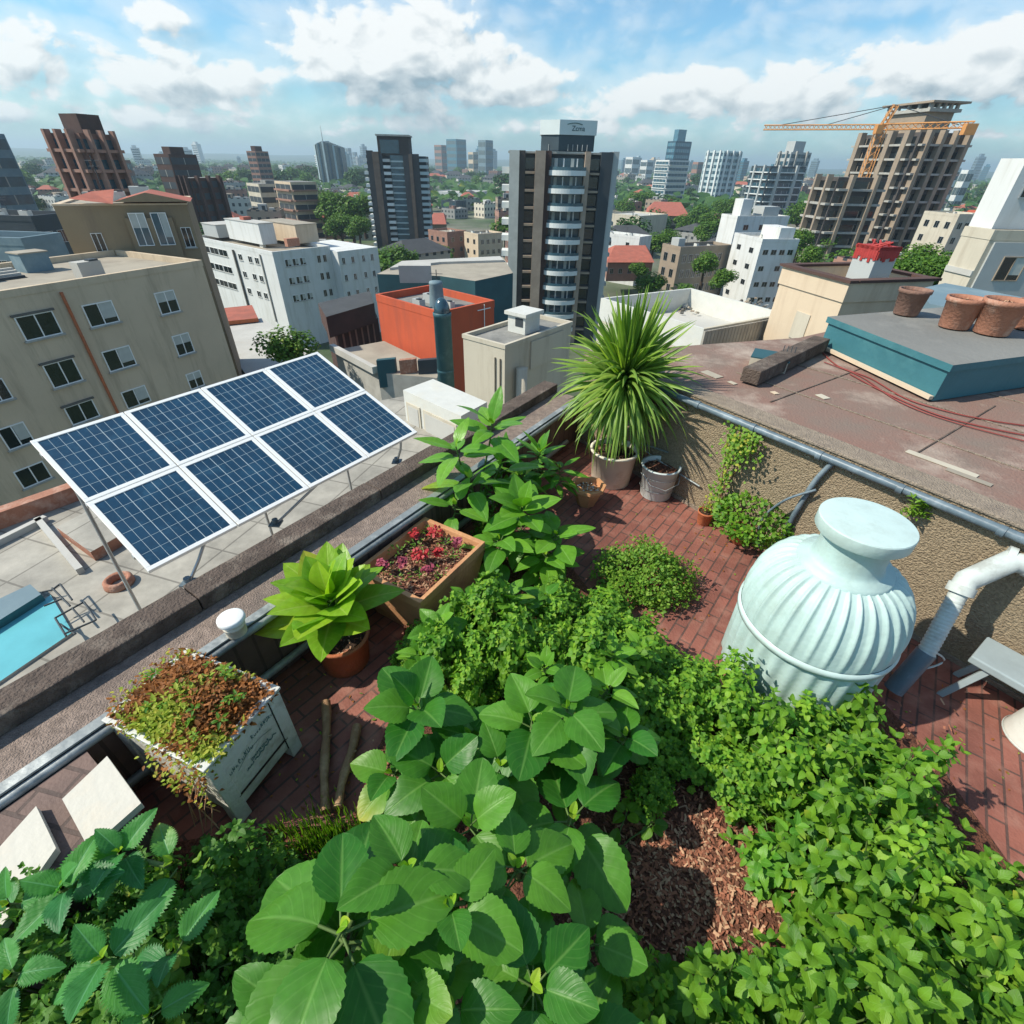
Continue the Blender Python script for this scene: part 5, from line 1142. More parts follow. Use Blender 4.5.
def low_roofs():
    za = CH-11.5
    def quad(name, lab, cat, px, z, m, roof, h, zb=None, extra=None):
        Q = [at(x, y, z) for x, y in px]; c = sum(Q)/len(Q); zb = z-h if zb is None else zb
        t = empty(name, (c[0], c[1], zb), lab, cat); o = np.array(t.location); b = MB(); b.prism([q-o for q in Q], 0, z-zb, m, roof); b.build('walls', t); KEEP.append((c[0], c[1], np.linalg.norm(Q[0]-Q[2])/2+1)); return t, Q, o
    t, Q, o = quad('low_building', 'low tan-roofed building at the foot of the red wall', 'building', [(335, 350), (384, 341), (440, 368), (437, 378), (378, 373)], CH-12.5, 'concrete', 'roof_tan', 4, -20)
    b = MB(); e = unit(Q[4]-Q[0]); b.obox(Q[0]-o, Q[4]-Q[0], (0, 0, .5), np.cross(e, [0, 0, 1])*.4, 'roof_white'); b.build('edge_wall', t)
    for (a, c, m) in ((380, 398, 'teal_dark'), (402, 418, 'terracotta_old'), (420, 440, 'slate')):
        b = MB(); x = at(a, 388, CH-13.5)-o; y = at(c, 386, CH-13.5)-o; b.obox(x, y-x, (0, 0, 2), (0, .4, 0), m); b.build('shutter', t)
    t, Q, o = quad('stepped_shed', 'dark stepped building with black awnings between the white complex and the red block', 'building', [(322, 306), (368, 296), (378, 318), (336, 334)], CH-14.5, 'brown_dark', 'roof_grey', 4, -22)
    b = MB(); Q2 = [at(x, y, CH-12.5) for x, y in ((318, 303), (370, 291), (374, 303), (326, 317))]; b.prism([q-o for q in Q2], 22+CH-14.5, 22+CH-12.5, 'brown_dark', 'roof_dark'); b.build('upper_storey', t)
    b = MB(); 
    for k in range(7): q = Q[3]*(1-k/7)+Q[2]*k/7; b.obox(q-o+[0, 0, -2.4], (Q[2]-Q[3])*.02, (0, -.3, 0), (0, 0, 2.2), 'brick_pink')
    b.build('post_row', t)
    quad('white_roof_building', 'low building with a bright white flat roof behind the small leafy tree', 'building', [(212, 328), (262, 318), (312, 352), (250, 380)], CH-15.5, 'white_wall', 'roof_white', 5, ZG)
    t, Q, o = quad('market_awning', 'orange awnings at the foot of the white complex', 'awning', [(214, 309), (252, 305), (258, 318), (220, 322)], CH-15.0, 'terracotta', 'roof_red', .4)
    t, Q, o = quad('plant_room', 'white boxy plant room with recessed panels just beyond the parapet', 'plant room', [(403, 390), (433, 379), (487, 402), (461, 416)], CH-3.4, 'white_paint', 'white_paint', 1.35)
    e = unit(Q[3]-Q[0]); nn = np.cross(e, [0, 0, 1]); nn = nn if nn @ (CAM-Q[0]) > 0 else -nn; Lq = np.linalg.norm(Q[3]-Q[0])
    for (f0, f1) in ((.05, .3), (.36, .93)):
        b = MB(); a = Q[0]+e*Lq*f0-o; b.obox(a+nn*.001+[0, 0, -.95], e*Lq*(f1-f0), nn*.02, (0, 0, .75), 'plaster_cream'); b.obox(a+e*Lq*.03+nn*.0225+[0, 0, -.9], e*Lq*(f1-f0-.06), nn*.006, (0, 0, .65), 'roof_white'); b.build('wall_panel', t, .004)
low_roofs()
def terrace_left():
    z = -1.4
    def A(x, y, zz=z): return at(x, y, zz)
    Q = [LW(-1.5, .67), LW(9, .67), LW(9, 9), A(-150, 560), A(0, 528), A(80, 497), A(200, 452), A(330, 410), A(410, 395), A(470, 415)]
    c = A(100, 560); t = empty('roof_terrace', (c[0], c[1], -8), 'pale tiled lower roof terrace with a small pool beyond the brown parapet', 'terrace'); o = np.array(t.location)
    b = MB(); b.prism([q-o for q in Q], 0, z+8, 'concrete', 'tiles'); b.build('deck', t)
    def wl(nm, p, q, w, h, m, z0=z): 
        e = q-p; nn = unit(np.cross(e, [0, 0, 1]))*w; b = MB(); b.obox(np.array([p[0], p[1], z0+.002])-o, e, nn, (0, 0, h), m); b.build(nm, t)
    wl('brick_kerb', A(-60, 545), A(230, 440), .18, .22, 'terracotta_old'); wl('low_wall', A(-20, 553), A(46, 520), .08, .08, 'roof_white'); wl('low_wall', A(43, 521), A(86, 572), .07, .08, 'roof_white')
    b = MB(); Q2 = [A(62, 536), A(110, 510), A(150, 530), A(96, 561)]; b.prism([q-o for q in Q2], z+8, z+8+.14, 'terracotta_old', 'tiles'); b.build('step', t)
    b = MB(); Q3 = [A(-40, 655), A(52, 597), A(74, 634), A(-30, 705)]; b.prism([q-o for q in Q3], z+8, z+8+.03, 'roof_white', 'pool_blue'); b.build('pool_water', t)
    b = MB(); Q4 = [A(-30, 624), A(36, 592), A(47, 602), A(-20, 645)]; b.prism([q-o for q in Q4], z+8.001, z+8+.12, 'teal_paint', 'blue_grey'); b.build('pool_cover', t)
    b = MB()
    def bar(x0, y0, x1, y1, h=.02): b.tube([A(x0, y0, z+h)-o, A(x1, y1, z+h)-o], .010, 'slate', 5)
    for l in ((42, 592, 52, 590, .1), (52, 588, 70, 606, .2), (44, 606, 64, 598, .2), (60, 584, 72, 600, .2), (52, 590, 60, 584, .2), (55, 618, 84, 602, .1), (60, 624, 75, 634, .1), (72, 608, 84, 622, .1), (84, 602, 96, 620, .2), (64, 634, 96, 620, .2), (55, 618, 66, 636, .15)): bar(*l)
    b.build('ladder_rails', t)
    c2 = A(120, 584); b = MB(); R = .15
    b.lathe([(R*.55, .02), (R*.62, .075), (R*.8, .09), (R*.95, .07), (R, .02), (R, 0), (R*.55, 0), (R*.55, .02)], 'terracotta_old', 28); x = b.build('clay_ring', loc=tuple(c2+[0, 0, .002])); setp(x, 'round clay ring lying on the pale tiles near the corner of the solar array', 'ring')
terrace_left()
# --- things beyond the brown roof on the right
def teal_box():
    pb = at(933, 400, HR); P = np.array([pb[0], pb[1], zfor(pb[0], pb[1], 364)]); zt = P[2]; A = at(831, 317, zt); 
    u1 = unit((A-P)*[1, 1, 0]); L1 = np.linalg.norm((A-P)[:2]); C = at(1024, 355, zt); u2 = unit((C-P)*[1, 1, 0]); print('teal', P, L1)
    t = empty('roof_box', (P[0], P[1], HR-.01), 'long low teal painted box with a grey felt top on the brown roof', 'roof box'); o = np.array(t.location); h = zt-HR
    b = MB(); fp = [P, A, A+u2*2.4, P+u2*2.4]; b.prism([(q-o) for q in fp], 0, h-.05, 'teal_paint', 'teal_paint'); b.build('base', t)
    b = MB(); e = .025; fp = [P-u1*e-u2*e, A+u1*e-u2*e, A+u1*e+u2*(2.4+e), P-u1*e+u2*(2.4+e)]; b.prism([(q-o) for q in fp], h-.048, h+.01, 'teal_paint', 'roof_grey'); b.build('top', t)
    b = MB(); n1 = np.cross(u1, [0, 0, 1]); n1 = n1 if n1 @ (CAM-P) > 0 else -n1; b.obox(P-o+n1*.01+[0, 0, -h+.005], u1*L1, n1*.04, (0, 0, .03), 'plaster_peach'); b.build('foot_strip', t)
    zt += .012
    for (x, y, wpx, lab, m) in ((905, 318, 31, 'weathered brown clay pot on the teal box, leftmost of the four', 'terracotta_brown'), (953, 331, 37, 'orange clay pot with a broad rim on the teal box, second from the left', 'terracotta_old'), (990, 337, 42, 'widest orange clay pot on the teal box, third from the left', 'terracotta_old'), (1024, 332, 34, 'clay pot on the teal box cut by the right edge of the picture', 'terracotta_old')):
        c = at(x, y-4, zt); R = wpx/2*depth(c)/F0*.86; h_ = R*1.75
        potted('clay_pot', lab, x, y, R, h_, m, 'soil', 'flower pot', 'row of clay pots on the teal box', tr=1.25, rim=.16, pos=c)
teal_box()
def beam():
    a = at(757, 386, HR); c = at(826, 351, HR); u = unit(c-a); L = np.linalg.norm(c-a); v = np.cross([0, 0, 1], u); o = a
    b = MB(); b.obox((0, 0, 0), u*L, v*.17, (0, 0, .13), 'ledge_dark'); q = b.build('concrete_beam', None, .01, loc=tuple(o)); setp(q, 'heavy dark concrete beam lying on the brown roof beside the teal box', 'beam')
beam()
def beige_house():
    P, u1, u2, L1, L2 = corner((850, 283), 785, 932, 76, drop=1.75); z = P[2]
    t = block('stair_house', 'peach rendered stair house with a flat sunken roof beyond the teal box', 'building', P, u1, u2, L1, L2, 'plaster_peach', 'roof_tan', par=.35, pw=.12, zb=-12); o = np.array(t.location)
    b = MB(); e = .08; 
    for (pp, uu, l, vv) in ((P-u1*e-u2*e, u1, L1+2*e, u2), (P-u1*e-u2*e+u2*(.22), u2, L2, u1), (P+u1*(L1+e-.2)+u2*.14, u2, L2, u1), (P+u2*(L2-.1)+u1*.12, u1, L1-.3, u2)): b.obox(pp-o+[0, 0, .002], uu*l, vv*.2, (0, 0, .05), 'brown_dark')
    b.build('roof_edge', t)
    n1 = -u2; b = MB(); b.obox(P-o+u1*L1*.35+n1*.002+[0, 0, -1.3], u1*L1*.22, n1*.02, (0, 0, .55), 'plaster_cream'); b.build('wall_hatch', t)
    b = MB(); n2 = -u1; b.obox(P-o+u2*L2*.35+n2*.002+[0, 0, -1.4], u2*L2*.10, n2*.02, (0, 0, .7), 'slate'); b.obox(P-o+u2*L2*.48+n2*.002+[0, 0, -1.4], u2*L2*.08, n2*.02, (0, 0, .62), 'slate'); b.build('dark_door', t)
    q = P+u1*L1*.25+u2*L2*.45; q = np.array([q[0], q[1], z-.36]); s = L1*.3
    t2 = empty('chimney', q, 'grey rooftop chimney with a ragged red painted top', 'chimney'); b = MB(); b.obox((0, 0, 0), u1*s, u2*s*.9, (0, 0, s*1.5), 'panel_grey'); b.build('shaft', t2)
    b = MB()
    for k in range(9):
        b.obox(u1*(s*k/9)-u2*.02+np.array([0, 0, s*(1.18+.08*math.sin(k*2.3))]), u1*s/9.5, u2*.018, (0, 0, s*(.45-.08*math.sin(k*2.3))), 'red_paint')
        b.obox(u2*(s*.9*k/9)-u1*.02+np.array([0, 0, s*(1.2+.07*math.sin(k*1.7))]), u2*s*.9/9.5, u1*.018, (0, 0, s*(.42-.07*math.sin(k*1.7))), 'red_paint')
    b.obox(np.array([0, 0, s*1.501])-u1*.02-u2*.02, u1*(s+.04), u2*(s*.9+.04), (0, 0, s*.1), 'red_paint')
    for k in range(7): b.tube([u1*s*RND.random()+u2*s*.9*RND.random()+np.array([0, 0, s*1.5]), u1*s*RND.random()+u2*s*.5+np.array([0, 0, s*1.75])], .02, 'red_paint', 5)
    b.build('red_top', t2)
beige_house()
def white_low():
    z = CH-2.9; O = [at(x, y, z) for x, y in ((601, 298), (704, 329), (788, 314), (691, 288))]
    c = sum(O)/4; t = empty('flat_roof_house', (c[0], c[1], -14), 'low white-walled flat roof strewn with rubble behind the yucca', 'building'); o = np.array(t.location); zz = z+14
    def inset(k): return [c+(p-c)*k for p in O]
    b = MB(); b.prism([p-o for p in O], 0, zz-.55, 'plaster_cream', 'roof_white'); b.build('walls', t)
    ms = ['roof_white', 'siding', 'white_paint', 'panel_grey']
    for i in range(4):
        a = O[i]; d = O[(i+1) % 4]; ai = c+(a-c)*.955; di = c+(d-c)*.955; b = MB(); P4 = [np.array([q[0], q[1], 0])-o*[1, 1, 0] for q in (a, d, di, ai)]; b.prism(P4, zz-.549, zz, 'white_paint' if i != 1 else 'plaster_cream'); b.build('parapet', t)
    a, d = O[1], O[2]; nn = np.cross(unit(d-a), [0, 0, 1]); nn = nn if nn @ (CAM-a) > 0 else -nn
    n = 26; b = MB()
    for k in range(n): q = a+(d-a)*k/n; b.obox(np.array([q[0], q[1], z-1.7])-o+nn*.003, (d-a)*.034, nn*.05, (0, 0, 1.66), 'stone_grey')
    b.build('board_cladding', t)
    b = MB(); r = random.Random(4); cc = at(722, 308, z-.5); rt = empty('rubble', (cc[0], cc[1], cc[2]), 'heap of broken debris in the middle of the white-walled flat roof', 'rubble'); rt['kind'] = 'stuff'
    for i in range(170):
        q = np.array([r.gauss(0, .9), r.gauss(0, .45), .05]); s = r.uniform(.04, .16); w1 = unit([r.uniform(-1, 1), r.uniform(-1, 1), r.uniform(-.3, .6)])*s; w2 = unit(np.cross(w1, [r.random(), r.random(), 1]))*s*.6; w3 = unit(np.cross(w1, w2))*s*.4
        b.obox(q, w1, w2, w3, r.choice(['roof_white', 'roof_tan', 'concrete_dark', 'stone_tan']))
    bpy.data.objects.remove(rt); setp(b.build('rubble', None, loc=tuple(cc)), 'broken debris strewn on the white-walled flat roof', None, None, 'stuff')
    # small white box with dark top and ladder
    P = at(748, 366, HR); zt = zfor(P[0], P[1], 352); q = at(757, 343, zt); 
    t = empty('hatch_box', (P[0], P[1], HR-.015), 'small cream hatch with a dark teal lid and a thin ladder behind the beam', 'hatch'); o = np.array(t.location); A = at(756, 340, zt+.1)-o; 
    v = unit((q-P)*[1, 1, 0]); u = np.array([v[1], -v[0], 0]); b = MB(); b.obox((0, 0, 0), u*.34, v*.30, (0, 0, .10), 'plaster_cream'); b.build('box', t)
    b = MB(); b.obox(np.array([0, 0, .101]), u*.35, v*.31, (0, 0, .012), 'teal_dark'); b.build('lid', t)
    b = MB()
    for k in (0.0, .07, .14, .21): b.tube([u*(.26+k*.5)+v*.22+np.array([0, 0, .1]), u*(.26+k*.5)+v*.25+np.array([0, 0, .2])], .004, 'slate', 5)
    b.build('rungs', t)
white_low()
def cream_right():
    # pale building at the far right edge: cream end wall and grey windowed side
    za = CH-2.2
    P, u1, u2, L1, L2 = corner((995, 230), 966, 1200, 88, D=42); u2 = u2*1.0; t = block('apartment_building', 'cream and grey apartment block cut by the right edge of the picture', 'building', P, u1, u2, L1, 20, 'plaster_cream', 'roof_tan', par=.5, zb=ZG); o = np.array(t.location)
    n = -u1
    b = MB(); b.obox(P-o+n*.002+u2*.3+[0, 0, -22], u2*19, n*.12, (0, 0, 21.4), 'panel_grey'); b.build('grey_cladding', t)
    for c_ in range(4):
        for r in range(5): win(t, P+u2*(2.0+c_*3.4)+np.array([0, 0, -2.6-r*3.0])+n*.13, n, 1.5, 1.3, 'tdk' if (r+c_) % 2 else 'tdc')
    for r in range(7): b = MB(); b.obox(P-o-u2*.003+[0, 0, -2.4-r*2.4], u1*L1*.98, -u2*.08, (0, 0, .3), 'roof_white'); b.build('ledge_band', t)
    b = MB(); b.obox(P-o+u2*.3+[0, 0, .002]+u1*.6, u2*2.4, u1*L1*.8, (0, 0, 3.3), 'white_wall'); b.build('roof_house', t)
    b = MB(); b.obox(P-o+u2*3.6+[0, 0, .002]+u1*.6, u2*10, u1*5, (0, 0, 2.6), 'plaster_peach'); b.build('roof_house', t)
    win(t, P+u2*1.5+u1*.59+np.array([0, 0, 1.5]), n, 1.2, 1.0, 'ad'); win(t, P+u2*6.0+u1*.59+np.array([0, 0, .9]), n, 1.4, 1.1, 'ad')
    # blue-grey roof in front of it
    z = CH-1.6; Q = [at(x, y, z) for x, y in ((918, 289), (945, 283), (1200, 330), (1200, 350), (930, 304))]; c = sum(Q)/5; t = empty('low_building', (c[0], c[1], -14), 'low blue-grey roof between the clay pots and the cream block', 'building'); oo = np.array(t.location); b = MB(); b.prism([q-oo for q in Q], 0, z+14, 'blue_grey', 'blue_grey'); b.build('walls', t)
cream_right()

# --- towers
def storey_tower(name, label, xl, xr, ytop, ybase, rot, m, bands, D=None, storey=3.1, pier='concrete', group=None, roofbox=None, frac=.5, gl='glass_tower', band_proud=.25, piers=0, cat='tower', maxb=60):
    """tower with ribbon windows and slab edges on its two visible faces"""
    xm = xl+(xr-xl)*frac; _d = ray(xm, ytop); rot = min(86, max(4, rot+math.degrees(math.atan2(_d[0], _d[1]))))
    P, u1, u2, L1, L2 = corner((xm, ytop), xl, xr, rot, D=D, ybase=None if D else ybase)
    t = empty(name, (P[0], P[1], ZG), label, cat, group); o = np.array(t.location); zt = P[2]; H = zt-ZG; KEEP.append((P[0]+(u1*L1+u2*L2)[0]/2, P[1]+(u1*L1+u2*L2)[1]/2, np.linalg.norm(u1*L1+u2*L2)/2+4))
    b = MB(); b.prism([P-o, P+u1*L1-o, P+u1*L1+u2*L2-o, P+u2*L2-o], 0, H, m, 'roof_grey'); b.build('body', t)
    n = min(maxb, max(3, int(H/storey))); 
    for k in range(n):
        z = H-(k+.82)*H/n
        if z < 2: break
        for (u, v, L) in ((u1, -u2, L1), (u2, -u1, L2)):
            if L < 1.5: continue
            b = MB(); b.obox(u*L*.04+v*.01+np.array([0, 0, z]), u*L*.92, v*.05, (0, 0, H/n*.55), gl)
            nm = max(2, int(L/4))
            for q in range(1, nm): b.obox(u*(L*(.04+.92*q/nm)-.12)+v*.062+np.array([0, 0, z]), u*.24, v*.03, (0, 0, H/n*.55), pier)
            b.build('window_band', t)
            if bands: b = MB(); b.obox(u*L*.02*1+v*.01+np.array([0, 0, z-.35]), u*L*.96, v*band_proud*4, (0, 0, .3+.25), bands); b.build('balcony', t)
    for (u, v, L) in ((u1, -u2, L1), (u2, -u1, L2)):
        for q in range(piers):
            b = MB(); s = L*(q+.5)/piers; b.obox(u*(s-L*.035)+v*.01, u*L*.07, v*(band_proud*4+.3), (0, 0, H+.6), pier); b.build('pier', t)
    if roofbox:
        for (a, c, w, d, h, mm) in roofbox: b = MB(); b.obox(u1*L1*a+u2*L2*c+np.array([0, 0, H+.003]), u1*L1*w, u2*L2*d, (0, 0, h), mm); b.build('roof_house', t)
    return t, P, u1, u2, L1, L2
def central_tower():
    base = at(556, 322, ZG+0); D = 104.0
    P = atD(561, 151, D); zt = P[2]; H = zt-ZG; f = unit([-P[0]+6, -P[1], 0]); r = np.array([-f[1], f[0], 0]); r = r if r[0] > 0 else -r
    w = np.linalg.norm(atD(620, 152, D)-atD(511, 152, D)); k = w/18.0
    c = P-f*7; t = empty('residential_tower', (c[0], c[1], ZG), 'dark residential tower in the centre with curved white balconies and a signboard penthouse', 'tower'); o = np.array(t.location); KEEP.append((c[0], c[1], 24))
    print('central tower D', D, 'H', H, 'w', w)
    def G(x, y, z): return r*x*k+f*y+np.array([0, 0, z])
    def bx(nm, x0, x1, y0, y1, z0, z1, m): b = MB(); b.obox(G(x0, y0, z0), r*(x1-x0)*k, f*(y1-y0), (0, 0, z1-z0), m); return b.build(nm, t)
    bx('core', -8.2, 8.6, -8, 5.0, 0, H-.4, 'slate'); bx('roof_slab', -8.8, 9.2, -8.2, 5.6, H-.39, H-.1, 'concrete')
    bx('pier', -8.6, -6.9, 4.0, 6.2, 0, H, 'pier_grey'); bx('pier', -6.9, -5.9, 4.0, 6.0, 0, H, 'brick_dark'); bx('pier', -4.2, -2.5, 4.6, 7.4, 0, H, 'brick_tan'); bx('pier', -2.5, -1.5, 4.6, 6.6, 0, H, 'brown_dark')
    bx('pier', 4.2, 5.1, 4.6, 6.6, 0, H, 'brick_tan'); bx('pier', 6.9, 8.9, 2.6, 6.2, 0, H, 'slate'); bx('side_wall', 8.9, 9.9, -5.0, 6.0, 0, H+.1, 'panel_grey')
    ns = 11; hs = H*.985/ns*.91
    for s in range(ns):
        z0 = H-.5-(s+1)*hs
        # curved balcony in the middle
        b = MB(); n = 14; R_ = 3.9
        pts = []
        for i in range(n+1): a = -1+2*i/n; pts.append((1.35+a*3.5, 6.0+2.0*(1-a*a)**.6 if abs(a) < 1 else 6.0))
        poly = [G(x, y, 0)[:2] for x, y in pts]+[G(4.6, 4.9, 0)[:2], G(-1.9, 4.9, 0)[:2]]
        b.prism([np.array([p[0], p[1], 0]) for p in poly], z0-.30, z0+.45, 'white_slab'); bo = b.build('balcony', t)
        b = MB(); 
        for i in range(n): p = G(pts[i][0], pts[i][1]-.12, z0+.45); q = G(pts[i+1][0], pts[i+1][1]-.12, z0+.45); b.add([p, q, q+[0, 0, .5], p+[0, 0, .5]], [(0, 1, 2, 3)], 'glass_blue')
        b.build('railing', bo)
        bw = bx('window_bay', -1.4, 4.1, 5.01, 5.3, z0+.46, z0+hs-.45, 'glass_tower')
        for q, m in ((-.9, 'curtain'), (.6, 'frame_white'), (1.9, 'curtain'), (2.9, 'frame_white')): b = MB(); b.obox(G(q, 5.305, z0+.46), r*(.55 if m == 'curtain' else .2)*k, f*.06, (0, 0, hs-.95), m); b.build('curtain' if m == 'curtain' else 'mullion', bw)
        bx('side_window', -5.85, -4.25, 5.01, 5.2, z0+.5, z0+hs-.5, 'glass_dark'); bx('side_balcony', -5.85, -4.25, 5.205, 6.5, z0-.15, z0+.22, 'stone_tan')
        bx('side_window', 5.15, 6.85, 5.01, 5.2, z0+.5, z0+hs-.5, 'glass_dark'); bx('side_balcony', 5.15, 6.85, 5.205, 6.3, z0-.15, z0+.18, 'stone_tan')
        bx('end_balcony', -9.9, -8.61, 1.0, 4.6, z0-.2, z0+.75, 'white_slab')
        if s % 1 == 0: bx('end_balcony', 9.905, 10.7, 0, 3.0, z0-.1, z0+.5, 'panel_grey')
    # penthouse and signboard (two faces meeting at an angle)
    za = H+.05; hp = 2.2; hs_ = 2.0
    def poly(e): return [G(-3.3-e, 4.0, 0), G(-.4, 6.0+e, 0), G(5.6+e, 5.0+e*.3, 0), G(5.2+e, -2, 0), G(-3.0-e, -2, 0)]
    b = MB(); b.prism(poly(0), za, za+hp, 'slate_blue'); b.build('penthouse', t)
    b = MB(); b.prism(poly(.25), za+hp+.003, za+hp+hs_, 'sign_white'); sg = b.build('signboard', t)
    a, c_ = poly(.25)[1], poly(.25)[2]; e = unit(c_-a); nn = np.array([e[1], -e[0], 0]); nn = nn if nn @ f > 0 else -nn; L = np.linalg.norm(c_-a)
    def text(body, nm, loc, nrm_, up, size, m, parent, ext=.02):
        cu = bpy.data.curves.new(nm, 'FONT'); cu.body = body; cu.size = size; cu.extrude = ext; cu.align_x = 'CENTER'; cu.materials.append(MT[m])
        tmp = bpy.data.objects.new('tmp', cu); COL.objects.link(tmp); bpy.context.view_layer.update(); me = bpy.data.meshes.new_from_object(tmp.evaluated_get(bpy.context.evaluated_depsgraph_get())); bpy.data.objects.remove(tmp)
        ob = bpy.data.objects.new(nm, me); COL.objects.link(ob); x = np.cross(up, nrm_); ob.parent = parent
        ob.matrix_local = Matrix(((x[0], up[0], nrm_[0], loc[0]), (x[1], up[1], nrm_[1], loc[1]), (x[2], up[2], nrm_[2], loc[2]), (0, 0, 0, 1))); 
        return ob
    z = za+hp+.55
    text('Zcma', 'letters', a+e*L*.50+nn*.04+np.array([0, 0, z]), nn, np.array([0, 0, 1.]), 1.0, 'teal_dark', sg)
    b = MB(); b.tube([a+e*L*(.20+.4*i/8)+nn*.05+np.array([0, 0, z+.85+.2*math.sin(i/8*PI)]) for i in range(9)], .06, 'teal_dark', 5); b.build('swoosh', sg)
    b = MB(); 
    for i in range(9): b.tube([G(-2+i*.8, 5.8 if i > 1 else 5, za), G(-2+i*.8, 5.8 if i > 1 else 5, za+.9)], .05, 'panel_grey', 4)
    b.build('roof_railing', t)
central_tower()
def left_tower():
    D = 215; P = atD(394, 152, D); H = P[2]-ZG; f = unit([-P[0]-25, -P[1], 0]); r = np.array([-f[1], f[0], 0]); r = r if r[0] > 0 else -r
    w = np.linalg.norm(atD(434, 152, D)-atD(367, 150, D)); k = w/20; c = P-f*9; t = empty('residential_tower', (c[0], c[1], ZG), 'slim dark tower with glazed white balconies left of the central tower', 'tower'); KEEP.append((c[0], c[1], 26))
    def G(x, y, z): return r*x*k+f*y+np.array([0, 0, z])
    def bx(nm, x0, x1, y0, y1, z0, z1, m): b = MB(); b.obox(G(x0, y0, z0), r*(x1-x0)*k, f*(y1-y0), (0, 0, z1-z0), m); return b.build(nm, t)
    bx('core', -9, 9.3, -9, 6, 0, H-1, 'slate'); bx('pier', -8.6, -6.8, 5.5, 7.6, 0, H+.3, 'roof_dark'); bx('pier', -6.8, -4.9, 5.5, 8.4, 0, H, 'brick_brown'); bx('pier', -4.9, -3.9, 5.5, 7.8, 0, H-.5, 'slate')
    bx('pier', 2.4, 4.2, 5.5, 8.0, 0, H-.8, 'roof_dark'); bx('pier', 4.2, 5.2, 5.5, 8.6, 0, H-.4, 'brick_brown'); bx('pier', 5.2, 7.2, 5.5, 7.6, 0, H-.4, 'roof_dark')
    bx('glass_shaft', -1.6, 2.35, 6.01, 7.2, 0, H-.9, 'glass_blue')
    bx('penthouse', -5, 4.5, -4, 7.0, H-.99, H+4.4, 'brick_dark'); bx('penthouse_glass', -4.2, 1.5, 7.01, 7.3, H-.4, H+3.4, 'glass_tower'); bx('penthouse_roof', -5.3, 4.8, -4.2, 7.6, H+4.41, H+4.9, 'concrete')
    n = 17
    for s in range(n):
        z = H-1-(s+1)*(H-1)/n
        bx('balcony', -3.8, -1.65, 6.01, 8.2, z, z+.9, 'white_slab' if s % 3 else 'panel_grey'); bx('slab_edge', -1.6, 2.35, 7.21, 7.35, z, z+.45, 'panel_light')
        bx('end_balcony', -9.9, -8.62, 3, 7.2, z, z+.95, 'white_slab'); bx('end_balcony', 7.25, 9.9, 5.0, 7.4, z+.2, z+1.15, 'panel_light')
left_tower()
def curved_tower():
    D = 700; P = atD(324, 141, D); H = P[2]-ZG; w = 25*D/600; t = empty('glass_tower', (P[0], P[1]+14, ZG), 'blue glass tower with a curved striped facade and an antenna', 'tower'); KEEP.append((P[0], P[1]+14, 34))
    n = 16
    for i in range(n):
        a0 = -1+2*i/n; a1 = -1+2*(i+1)/n; y = lambda a: -w*.42*math.sqrt(max(0, 1-a*a*.75))
        b = MB(); pr = .0 if i % 3 else -.8; b.prism([(a0*w/2, y(a0)+pr), (a1*w/2, y(a1)+pr), (a1*w/2, 10), (a0*w/2, 10)], 0, H*(1-.012*abs(i-6)), 'glass_grey' if i % 3 else 'blue_glass_dark' if i % 2 else 'panel_light'); b.build('facade_strip', t)
    b = MB(); b.tube([(-6, 0, H), (-6, 0, H+14)], [.5, .15], 'panel_grey', 6); b.build('antenna', t)
curved_tower()
def st(*a, **k): return storey_tower('tower_block', *a, **k)
st('tall terracotta and concrete tower with deep balconies at the upper left', 44, 116, 133, 0, 55, 'brown_mid', 'brick_pink', D=150, storey=3.2, pier='brick_pink', roofbox=[(.2, .3, .5, .6, 3.2, 'brown_dark')], frac=.48, piers=3)
st('blue-grey slab tower cut by the left edge of the picture', -70, 4, 132, 0, 60, 'blue_grey', None, D=170, frac=.45, gl='glass_blue')
st('dark brown twin block behind the tan building, taller half', 153, 196, 154, 0, 50, 'brown_dark', None, D=230, frac=.35, gl='slate', roofbox=[(.2, .2, .5, .5, 2, 'brown_dark')])
st('dark brown twin block behind the tan building, broad lower half', 176, 222, 178, 0, 50, 'brown_dark', None, D=205, frac=.3, gl='slate', piers=3, pier='brown_dark')
st('slim reddish grey tower above the cream office block', 246, 268, 151, 0, 40, 'brick_pink', None, D=480, frac=.4, gl='slate', roofbox=[(.2, .2, .5, .5, 3, 'brown_dark')])
st('cream office block with dark ribbon windows in front of the slim reddish tower', 246, 287, 184, 0, 70, 'plaster_cream', None, D=260, frac=.3, gl='slate', roofbox=[(.1, .3, .4, .4, 1.2, 'roof_grey')])
st('peach block of flats with a red roof edge beside the cream office block', 274, 316, 182, 0, 65, 'plaster_peach', 'brick_pink', D=240, frac=.38, gl='slate')
st('concrete tower under construction, lower front block beside the crane', 816, 888, 177, 0, 62, 'frame_conc', 'concrete', D=196, frac=.32, gl='glass_dark', storey=3.6, piers=2, pier='stone_tan', band_proud=.35)
big = st('tall unfinished concrete tower with deep dark balconies under the crane', 858, 974, 132, 0, 48, 'frame_conc', 'concrete', D=225, frac=.55, gl='glass_dark', storey=3.4, piers=4, pier='stone_tan', band_proud=.4, roofbox=[(.1, .1, .55, .5, 5, 'stone_tan'), (.05, .05, .62, .6, .0001, 'stone_tan')])
